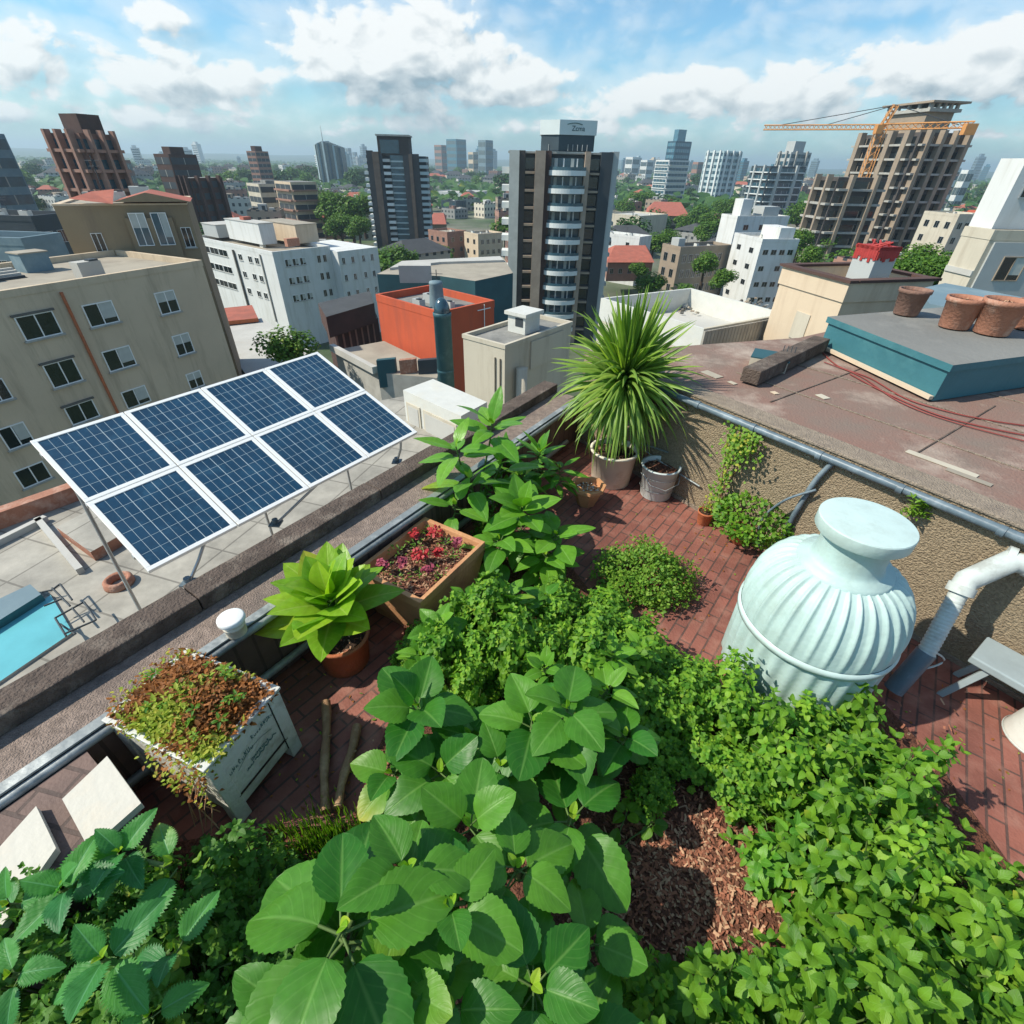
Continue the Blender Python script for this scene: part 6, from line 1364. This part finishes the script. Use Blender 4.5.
def tower_crown():
    t, P, u1, u2, L1, L2 = big; H = P[2]-ZG; b = MB(); b.obox(u1*L1*.05+u2*L2*.05+np.array([0, 0, H+5.01]), u1*L1*.65, u2*L2*.6, (0, 0, .8), 'concrete'); b.obox(u1*L1*.0+u2*L2*.0+np.array([0, 0, H+7.0]), u1*L1*.75, u2*L2*.7, (0, 0, .5), 'stone_tan')
    for i in range(5): b.obox(u1*L1*(.06+.15*i)+u2*L2*.05+np.array([0, 0, H+5.8]), u1*.8, u2*.8, (0, 0, 1.2), 'concrete'); b.obox(u1*L1*.05+u2*L2*(.06+.12*i)+np.array([0, 0, H+5.81]), u1*.8, u2*.8, (0, 0, 1.18), 'concrete')
    b.build('crown', t)
    b = MB(); b.obox(-u1*4-u2*4, u1*(L1+8), u2*(L2+8), (0, 0, 5), 'net_green'); b.build('site_hoarding', t)
tower_crown()
st('twin-peaked grey tower group beyond the white block, broad front part', 752, 806, 166, 0, 50, 'slate', 'white_slab', D=420, frac=.35, storey=4, piers=2, pier='panel_grey')
st('twin-peaked grey tower group beyond the white block, tallest back part', 778, 812, 152, 0, 45, 'panel_grey', None, D=450, frac=.4, storey=4, piers=2, roofbox=[(.2, .2, .6, .5, 6, 'panel_grey')])
st('silver tower with a rounded striped glass front', 706, 743, 151, 0, 40, 'panel_light', None, D=620, frac=.5, storey=4.5, piers=3, pier='white_slab', gl='glass_blue')
st('white and blue gridded tower in the right-hand cluster', 656, 690, 160, 0, 45, 'white_wall', 'white_slab', D=560, frac=.4, storey=4, gl='glass_blue')
st('tall blue glass tower with a stepped top in the right-hand cluster', 668, 692, 141, 0, 45, 'blue_glass_dark', None, D=820, frac=.35, storey=6, gl='blue_glass', roofbox=[(.1, .1, .5, .5, 12, 'blue_glass')])
for i, (xl, xr, yt, D, m, lab) in enumerate([(434, 448, 145, 1500, 'brick_pink', 'hazy rosy tower left of the wide blue slab'), (446, 466, 139, 1400, 'blue_glass', 'wide hazy blue glass slab tower in the distance'), (468, 478, 152, 1300, 'plaster_peach', 'pale peach tower between the hazy blue slabs'), (478, 493, 140, 1250, 'blue_grey', 'hazy blue and white tower nearest the central tower'), (626, 640, 157, 1300, 'white_wall', 'whitish tower just right of the central tower'), (641, 654, 160, 1350, 'white_wall', 'second whitish tower right of the central tower'), (693, 704, 162, 1100, 'brick_pink', 'rosy tower beside the striped silver tower'),
        (345, 351, 148, 2600, 'blue_grey', 'faint blue tower on the skyline left of the slim dark tower'), (352, 357, 152, 2700, 'blue_grey', 'faint lower tower on the skyline beside the slim dark tower'), (339, 344, 153, 2500, 'blue_grey', 'faint small tower on the skyline next to the curved glass tower'), (359, 364, 155, 2700, 'blue_grey', 'faint squat tower on the skyline touching the slim dark tower'),
        (948, 962, 168, 700, 'white_wall', 'white striped tower far behind the crane, left one'), (962, 976, 170, 720, 'white_wall', 'white striped tower far behind the crane, right one'), (700, 706, 164, 1600, 'panel_grey', 'small grey tower behind the silver tower'), (116, 130, 160, 600, 'brown_mid', 'low brown tower right of the terracotta tower'), (0, 14, 168, 900, 'panel_grey', 'grey tower at the far left skyline')]):
    storey_tower('distant_tower', lab, xl, xr, yt, 0, 45, m, None, D=D, frac=.5, storey=12, gl='glass_grey', maxb=12)
def skyline():
    r = random.Random(21); pr = []
    for i in range(6):
        b = MB(); w, d, h = r.uniform(14, 26), r.uniform(12, 20), 1.0; m = ['blue_grey', 'white_wall', 'panel_light', 'plaster_peach', 'blue_glass', 'panel_grey'][i]
        b.box(-w/2, w/2, -d/2, d/2, 0, 60, m); b.box(-w*.3, w*.2, -d*.3, d*.3, 60.01, 66, m)
        for k in range(9): b.box(-w*.46, w*.46, -d/2-.35, -d/2-.01, 5+k*6, 8+k*6, 'glass_grey'); b.box(-w/2-.35, -w/2-.01, -d*.44, d*.44, 5+k*6, 8+k*6, 'glass_grey')
        o = b.build('x'); pr.append(o.data); bpy.data.objects.remove(o)
    for i in range(64):
        x = r.choice([r.uniform(330, 366), r.uniform(432, 500), r.uniform(622, 745), r.uniform(622, 745), r.uniform(740, 822), r.uniform(930, 1020), r.uniform(100, 330)]); D = r.uniform(1300, 3000); p = atD(x, 160, D); s_ = r.uniform(.55, 1.25)*(D/2200)**.6
        o = bpy.data.objects.new('skyline_tower', r.choice(pr)); COL.objects.link(o); o.location = (p[0], p[1], ZG); o.rotation_euler = (0, 0, r.uniform(-.6, .9)); o.scale = (s_, s_, s_*r.uniform(.7, 1.15)); setp(o, 'faint hazy tower block on the far skyline', 'tower', 'faint towers on the far skyline')
skyline()
def crane():
    D = 205; M0 = atD(876, 170, D); ztop = atD(882, 127, D)[2]; A = atD(882, 127, D)
    t = empty('tower_crane', (A[0], A[1], ZG), 'orange tower crane with a long horizontal jib over the unfinished tower', 'crane'); o = np.array(t.location)
    def truss(nm, p, q, w, n, m='crane_orange', r=.16):
        e = (q-p); L = np.linalg.norm(e); e = e/L; x = unit(np.cross(e, [0.2, 1, .1])); y = np.cross(e, x); b = MB(); cs = [x*w/2+y*w/2, x*w/2-y*w/2, -x*w/2-y*w/2, -x*w/2+y*w/2]
        for c in cs: b.tube([p+c, q+c], r, m, 4, True, False)
        for i in range(n):
            for j in range(4): b.tube([p+e*L*i/n+cs[j], p+e*L*(i+1)/n+cs[(j+1) % 4]], r*.6, m, 4, False, False)
        b.build(nm, t)
    top = A-o; truss('mast', np.array([0, 0, 0.]), top, 2.2, 22)
    J = atD(764, 127, D)-o; J[2] = top[2]; K = atD(974, 124, D)-o; K[2] = top[2]+.3; truss('jib', top, J, 1.1, 26, 'crane_orange', .13); truss('counter_jib', top, K, 1.3, 12, 'crane_orange', .15)
    ap = atD(896, 105, D)-o; truss('apex', top, ap, 1.2, 5, 'crane_orange', .18); b = MB(); b.tube([ap, J*.45+top*.55+[0, 0, .6]], .09, 'slate', 4); b.tube([ap, J*.85+top*.15+[0, 0, .6]], .09, 'slate', 4); b.tube([ap, K*.85+top*.15], .09, 'slate', 4); b.build('stay_cables', t)
    b = MB(); b.obox(K-[2.2, .8, 2.2], (3, 0, 0), (0, 1.6, 0), (0, 0, 2.4), 'crane_orange'); b.build('counterweight', t); b = MB(); b.obox(top-[2.4, 2.2, 1.6], (1.6, 0, 0), (0, 1.6, 0), (0, 0, 2), 'crane_orange'); b.build('cab', t)
    # beacon on the tower roof
crane()
# --- midground buildings
def mid(name, lab, B, xa, xc, rot, D, m, roof='roof_grey', rows=3, cl=3, cr=5, w=1.2, h=1.4, style='ad', par=.6, cat='building', box=None, extra=None):
    _d = ray(*B); rot = min(87, max(3, rot+math.degrees(math.atan2(_d[0], _d[1])))); P, u1, u2, L1, L2 = corner(B, xa, xc, rot, D=D); L1 = min(L1, 60); L2 = min(L2, 70)
    t = block(name, lab, cat, P, u1, u2, L1, L2, m, roof, par=par); z = P[2]
    H = min(rows*3.1, z-ZG-1)
    for (u, n, L, c) in ((u1, -u2, L1, cl), (u2, -u1, L2, cr)):
        if c: face_grid(t, P, u, n, L*.05, L*.95, z-.9-H, z-.9, c, rows, min(w, L/c*.6), h, style, .04, .01)
    for bb in (box or []): rooftop_box(t, P, u1, u2, L1*bb[0], L2*bb[1], L1*bb[2], L2*bb[3], bb[4], bb[5], z=z-par)
    return t, P, u1, u2, L1, L2
mid('brick_building', 'long tan and grey masonry building with rows of tall windows right of the central tower', (681, 247), 663, 733, 50, 128, 'stone_tan', 'slate', 4, 2, 8, 1.3, 1.7, 'ad', box=[(.3, .05, .4, .12, 2, 'panel_grey')])
mid('white_building', 'white slab building with a blue-shaded side and small dark windows, right of centre', (763, 239), 735, 800, 58, 126, 'white_wall', 'roof_white', 4, 2, 4, 1.6, 1.0, 'ad', box=[(.1, .5, .6, .4, 2.5, 'white_wall')])
mid('white_building', 'blank white building with rooftop machinery behind the blue-shaded slab', (738, 216), 722, 790, 55, 150, 'white_wall', 'roof_white', 2, 0, 3, 1.4, 1.2, 'ad', box=[(.2, .1, .5, .2, 4, 'white_wall'), (.1, .5, .6, .3, 2.5, 'panel_grey')])
mid('brick_house', 'pinkish brick house with a flat pale roof right of the slim dark tower', (447, 232), 428, 466, 50, 190, 'brick_pink', 'roof_tan', 3, 3, 2)
mid('row_house', 'pale grey gabled house beside the pinkish brick house', (478, 234), 464, 503, 55, 185, 'plaster_peach', 'roof_grey', 2, 2, 4)
mid('warehouse', 'long white flat-roofed warehouse behind the dark office cube', (470, 193), 430, 512, 20, 560, 'white_wall', 'roof_white', 1, 0, 0)
mid('warehouse', 'long cream shed with a white roof right of the central tower', (640, 216), 606, 668, 35, 260, 'plaster_cream', 'roof_white', 1, 0, 0)
mid('office_block', 'dark blue-grey office cube left of the central tower', (456, 201), 441, 466, 40, 400, 'slate_blue', 'roof_grey', 4, 4, 4, 2.2, 1.6, 'db')
mid('white_kiosk', 'flat white shed at the foot of the central tower on its right', (640, 237), 600, 652, 30, 170, 'white_wall', 'roof_white', 1, 2, 0)
mid('flat_block', 'weathered tan block with a flat roof at the foot of the cream apartment block', (920, 262), 885, 980, 40, 70, 'stone_tan', 'roof_tan', 2, 3, 3)
mid('flat_block', 'cream flat-roofed block far right beyond the unfinished tower', (960, 214), 925, 990, 40, 170, 'plaster_cream', 'roof_white', 3, 3, 4)
mid('flat_block', 'rosy red-brown row of flats right of the grey twin towers', (835, 186), 812, 845, 30, 420, 'brick_pink', 'roof_red', 4, 4, 2, 2.4, 1.6)
mid('flat_block', 'low dark block at the left edge behind the stair head', (30, 216), -60, 75, 30, 90, 'slate', 'roof_white', 3, 3, 3, 2.2, 1.4)
mid('flat_block', 'long low grey block under the terracotta tower at the left edge', (20, 238), -60, 60, 15, 62, 'blue_grey', 'roof_grey', 2, 4, 1)
def hip(name, lab, px, z, h, m, wall='brick_pink', wh=4.5, par=None):
    Q = [at(x, y, z) for x, y in px]; c = sum(Q)/4; t = empty(name, (c[0], c[1], z-wh), lab, 'house'); o = np.array(t.location); b = MB(); b.prism([q-o for q in Q], 0, wh, wall); b.build('walls', t); KEEP.append((c[0], c[1], np.linalg.norm(Q[0]-Q[2])/2))
    e = unit(Q[1]-Q[0]); L = np.linalg.norm(Q[1]-Q[0]); b = MB(); R1 = (Q[0]+Q[3])/2*.7+c*.3; R2 = (Q[1]+Q[2])/2*.7+c*.3; R1 = np.array([R1[0], R1[1], z+h])-o; R2 = np.array([R2[0], R2[1], z+h])-o; q = [c+(p-c)*1.06-o for p in Q]
    b.add(q+[R1, R2], [(0, 1, 5, 4), (1, 2, 5), (2, 3, 4, 5), (3, 0, 4)], m); b.build('roof', t)
    n = np.cross(e, [0, 0, 1]); n = n if n @ (CAM-Q[0]) > 0 else -n
    for k in range(5): win(t, Q[0]+e*L*(k+.5)/5+np.array([0, 0, -wh*.6])+n*.01, n, 1.0, 1.2, 'ad')
hip('tiled_house', 'brick house with a pinkish red hipped roof right of the central tower', [(608, 262), (653, 262), (648, 250), (606, 250)], CH-20, 2.5, 'roof_red')
hip('tiled_house', 'large orange hipped roof in the trees far right of the central tower', [(646, 215), (688, 216), (682, 209), (648, 208)], CH-22, 5, 'roof_red', 'stone_tan')
hip('tiled_house', 'reddish roofed house below the dark office cube', [(432, 224), (446, 224), (446, 216), (432, 216)], CH-24, 3, 'roof_red', 'stone_tan')
hip('tiled_house', 'ragged bright red roof far right in front of the cream apartment block', [(960, 228), (990, 232), (988, 212), (962, 212)], CH-12, 2.5, 'red_wall', 'brown_mid')
# --- fillers: low city houses in every direction the picture looks
def filler():
    kinds = []
    mats_ = ['city_cream', 'city_grey', 'city_white', 'city_brick', 'city_tan']
    def wallmat(name, col):
        m = bpy.data.materials.new(name); m.use_nodes = True; MT[name] = m; nt = m.node_tree; N = nt.nodes; L = nt.links; P = N['Principled BSDF']; P.inputs['Roughness'].default_value = .8
        tc = N.new('ShaderNodeTexCoord'); ge = N.new('ShaderNodeNewGeometry'); sp = N.new('ShaderNodeSeparateXYZ'); L.new(tc.outputs['Object'], sp.inputs[0])
        def Mh(op, a, b=None):
            n = N.new('ShaderNodeMath'); n.operation = op
            for i, q in enumerate((a, b)):
                if q is None: continue
                if isinstance(q, (int, float)): n.inputs[i].default_value = q
                else: L.new(q, n.inputs[i])
            return n.outputs[0]
        h = Mh('ADD', sp.outputs[0], sp.outputs[1]); fx = Mh('FRACT', Mh('DIVIDE', h, 2.9)); fz = Mh('FRACT', Mh('DIVIDE', sp.outputs[2], 3.1))
        w = Mh('MULTIPLY', Mh('MULTIPLY', Mh('GREATER_THAN', fx, .3), Mh('LESS_THAN', fx, .72)), Mh('MULTIPLY', Mh('GREATER_THAN', fz, .3), Mh('LESS_THAN', fz, .75)))
        oi = N.new('ShaderNodeObjectInfo'); hs = N.new('ShaderNodeHueSaturation'); hs.inputs['Color'].default_value = (*col, 1); L.new(Mh('ADD', .7, Mh('MULTIPLY', oi.outputs['Random'], .5)), hs.inputs['Value'])
        mx = N.new('ShaderNodeMixRGB'); L.new(w, mx.inputs[0]); L.new(hs.outputs[0], mx.inputs[1]); mx.inputs[2].default_value = (.035, .045, .05, 1); L.new(mx.outputs[0], P.inputs['Base Color'])
    for n_, c in zip(mats_, ((.55, .50, .40), (.36, .36, .34), (.48, .48, .45), (.29, .16, .12), (.38, .30, .22))): wallmat(n_, c)
    protos = []
    for i in range(16):
        w = RND.uniform(9, 20); d = RND.uniform(9, 16); h = RND.choice([4, 6, 7, 9, 10, 13, 16]); m = mats_[i % 5]; b = MB(); kind = 'tiled' if i % 3 == 0 else 'flat'
        if kind == 'tiled':
            h = min(h, 8); b.box(-w/2, w/2, -d/2, d/2, 0, h, m); hh = d*.22; e = .5
            b.add([(-w/2-e, -d/2-e, h), (w/2+e, -d/2-e, h), (w/2+e, d/2+e, h), (-w/2-e, d/2+e, h), (-w/2+d*.3, 0, h+hh), (w/2-d*.3, 0, h+hh)], [(0, 1, 5, 4), (1, 2, 5), (2, 3, 4, 5), (3, 0, 4)], 'roof_red' if i % 2 else 'roof_dark')
            lab = ('small house with a tiled hipped roof in the hazy city', 'houses with tiled roofs across the city')
        else:
            b.prism([(-w/2, -d/2), (w/2, -d/2), (w/2, d/2), (-w/2, d/2)], 0, h, m, RND.choice(['roof_grey', 'roof_white', 'roof_tan'])); rf = 'roof_white'
            b.box(-w/2, w/2, -d/2, -d/2+.3, h+.01, h+.7, m); b.box(-w/2, w/2, d/2-.3, d/2, h+.01, h+.7, m); b.box(-w/2, -w/2+.3, -d/2+.3, d/2-.3, h+.01, h+.7, m); b.box(w/2-.3, w/2, -d/2+.3, d/2-.3, h+.01, h+.7, m)
            b.box(-w*.2, w*.05, -d*.1, d*.2, h+.01, h+2.2, mats_[(i+2) % 5]); b.box(-w*.4, -w*.32, d*.1, d*.25, h+.01, h+1.0, 'slate'); b.box(w*.1, w*.2, d*.15, d*.3, h+.01, h+.8, 'panel_grey'); b.box(w*.15, w*.3, -d*.3, -d*.1, h+.01, h+1.2, 'roof_white')
            lab = ('small flat-roofed building in the hazy city', 'flat-roofed buildings across the city')
        o = b.build('x'); protos.append((o.data, lab, max(w, d)/2)); bpy.data.objects.remove(o)
    placed = []; n = 0; tries = 0
    while n < 340 and tries < 9000:
        tries += 1; D = 125+RND.random()**1.6*1450; az = math.radians(RND.uniform(-50, 50)); x, y = D*math.sin(az), D*math.cos(az)
        me, lab, rr = RND.choice(protos); sc = 1 if D < 700 else 1.5
        if any((x-a)**2+(y-c)**2 < (r+rr*sc)**2 for a, c, r in KEEP) or any((x-a)**2+(y-c)**2 < (r+rr*sc)**2*.8 for a, c, r in placed): continue
        if D < 100 and abs(az) < .8 and not (az < -.3): pass
        g = math.sin(x*.013+1.7)+math.cos(y*.011-x*.006)
        if g < -.9 and D > 90: continue
        placed.append((x, y, rr*sc)); tiled = 'tiled' in lab[0]
        o = bpy.data.objects.new('city_house' if tiled else 'city_building', me); COL.objects.link(o); o.location = (x, y, ZG); o.rotation_euler = (0, 0, RND.choice([.2, .2, .2+PI/2, .9, -.4])+RND.uniform(-.08, .08)); o.scale = (sc, sc, sc*RND.uniform(.8, 1.2))
        setp(o, lab[0], 'house' if tiled else 'building', lab[1]); n += 1
    return placed
PLACED = filler()
# --- trees
def tree_proto(seed, leaf=.42, n=2600, m='lf_tree', spread=1.0):
    r = random.Random(seed); tr = MB(); tr.tube([(0, 0, -1), (.1, 0, 2), (.2, .1, 4.2)], [.38, .28, .2], 'bark', 8); lobes = []
    for i in range(7):
        a = i*2.4+r.uniform(-.3, .3); q = r.uniform(1.3, 2.6)*spread; c = np.array([q*math.cos(a), q*math.sin(a), r.uniform(4.2, 6.6)]); lobes.append((c, r.uniform(1.3, 2.1))); tr.tube([(.15, .05, 3.0+r.random()), c*[.5, .5, .85], c], [.14, .09, .04], 'bark', 6, False)
    lobes.append((np.array([0, 0, 6.6]), 2.0)); lobes.append((np.array([0, 0, 5.0]), 2.2))
    F = Fol(); T = T_TINY[0]
    for i in range(n):
        c, R = r.choice(lobes); v = unit((r.gauss(0, 1), r.gauss(0, 1), r.gauss(.15, 1))); rad = R*r.uniform(.65, 1.08); q = c+v*rad*[1, 1, .8]; a = r.uniform(0, 6.28)
        F.leaf(T, q, unit(v*.4+[math.cos(a), math.sin(a), r.uniform(-.5, .5)]), v+[0, 0, .5], leaf*r.uniform(.7, 1.4), leaf*r.uniform(.6, 1.1), m, r.random()*.5+.5*(r.random() < .5))
    o = F.build('crown'); t = tr.build('trunk'); d = (o.data, t.data); bpy.data.objects.remove(o); bpy.data.objects.remove(t); return d
TP = [tree_proto(11), tree_proto(12, spread=1.2), tree_proto(13, n=2200)]; TF = [tree_proto(21, .7, 900, 'lf_tree_far'), tree_proto(22, .7, 900, 'lf_tree'), tree_proto(23, .7, 800, 'lf_tree_far', 1.3)]
def tree(x, y, z, s, lab, grp=None, far=False):
    me = RND.choice(TF if far else TP); t = empty('tree', (x, y, z), lab, 'tree', grp, RND.uniform(0, 6.28)); 
    for d, nm in zip(me, ('crown', 'trunk')): o = bpy.data.objects.new(nm, d); COL.objects.link(o); o.parent = t; o.scale = (s, s, s*RND.uniform(.9, 1.05))
def tree_px(px, py, wpx, D, lab, grp=None):
    p = atD(px, py, D); s = (wpx*D/600)/7.2; dd = math.hypot(D, p[2]-CH); tree(p[0], p[1], p[2]-5.6*s, s, lab, grp)
tree_px(286, 345, 58, 40, 'round leafy tree between the white complex and the top of the solar array')
for (x, y, w, D, l) in ((372, 262, 42, 150, 'bright green tree at the foot of the slim dark tower, left one'), (398, 258, 40, 155, 'bright green tree at the foot of the slim dark tower, right one'), (652, 280, 34, 112, 'round dark green tree just right of the central tower'), (706, 262, 30, 118, 'green tree in front of the long masonry building, left one'), (722, 278, 26, 112, 'green tree in front of the long masonry building, right one'), (688, 290, 22, 105, 'small green tree at the foot of the long masonry building')): tree_px(x, y, w, D, l)
GB = 'trees around the left park'; 
for (x, y, w, D) in ((330, 206, 34, 240), (350, 212, 36, 235), (362, 208, 30, 250), (340, 222, 30, 225), (322, 200, 26, 280), (358, 226, 26, 215)): tree_px(x, y, w, D, 'leafy park tree in the grove left of the slim dark tower', GB)
GC = 'trees right of the central tower'
for (x, y, w, D) in ((634, 200, 26, 420), (648, 202, 24, 430), (628, 208, 22, 390), (655, 240, 28, 190), (668, 236, 26, 200), (700, 214, 26, 330), (712, 222, 24, 280), (704, 232, 24, 240), (722, 206, 22, 360), (735, 204, 22, 380), (684, 222, 22, 300), (800, 215, 26, 300), (815, 225, 28, 250), (826, 236, 28, 200), (800, 240, 26, 160), (812, 256, 26, 130), (808, 210, 24, 330), (640, 268, 22, 130)): tree_px(x, y, w, D, 'leafy tree among the streets right of the central tower', GC)
GD = 'trees at the foot of the unfinished tower'
for (x, y, w, D) in ((895, 268, 40, 60), (915, 264, 40, 64), (935, 272, 38, 58), (950, 262, 34, 66), (905, 276, 34, 52), (928, 258, 34, 75)): tree_px(x, y, w, D, 'green treetop below the unfinished tower behind the stair house', GD)
def treefill():
    n = 0; tr = 0
    while n < 290 and tr < 6000:
        tr += 1; D = 110+RND.random()**1.3*1500; az = math.radians(RND.uniform(-48, 48)); x, y = D*math.sin(az), D*math.cos(az)
        if any((x-a)**2+(y-c)**2 < (r+3)**2 for a, c, r in KEEP) or any((x-a)**2+(y-c)**2 < r*r*.8 for a, c, r in PLACED): continue
        tree(x, y, ZG, RND.uniform(1.0, 1.7)*(1 if D < 600 else 1.7), 'hazy green tree scattered among the distant city blocks', 'trees scattered across the city', True); n += 1
treefill()

def woods():
    F = Fol(); r = random.Random(9); T = T_TINY[0]; cl = []
    for i in range(520):
        D = 420+r.random()**1.2*3600; az = math.radians(r.uniform(-52, 52)); cl.append((D*math.sin(az), D*math.cos(az), r.uniform(14, 60)*(1+D/1800)))
    for i in range(30000):
        cx, cy, R = r.choice(cl); x, y = r.gauss(cx, R), r.gauss(cy, R*.6); D = math.hypot(x, y)
        if any(abs(x-a) < q and abs(y-b) < q for a, b, q in KEEP if b > 380): continue
        a = r.uniform(0, 6.28); s_ = r.uniform(5, 9)*(1+D/3500); F.leaf(T, (x, y, ZG+r.uniform(2, 10)), (math.cos(a), math.sin(a), r.uniform(-.3, .6)), (r.uniform(-.6, .6), -.5, 1), s_, s_*.8, 'lf_tree_far')
    setp(F.build('far_woods'), 'woods merging into one mass in the hazy distance', None, None, 'stuff')
woods()
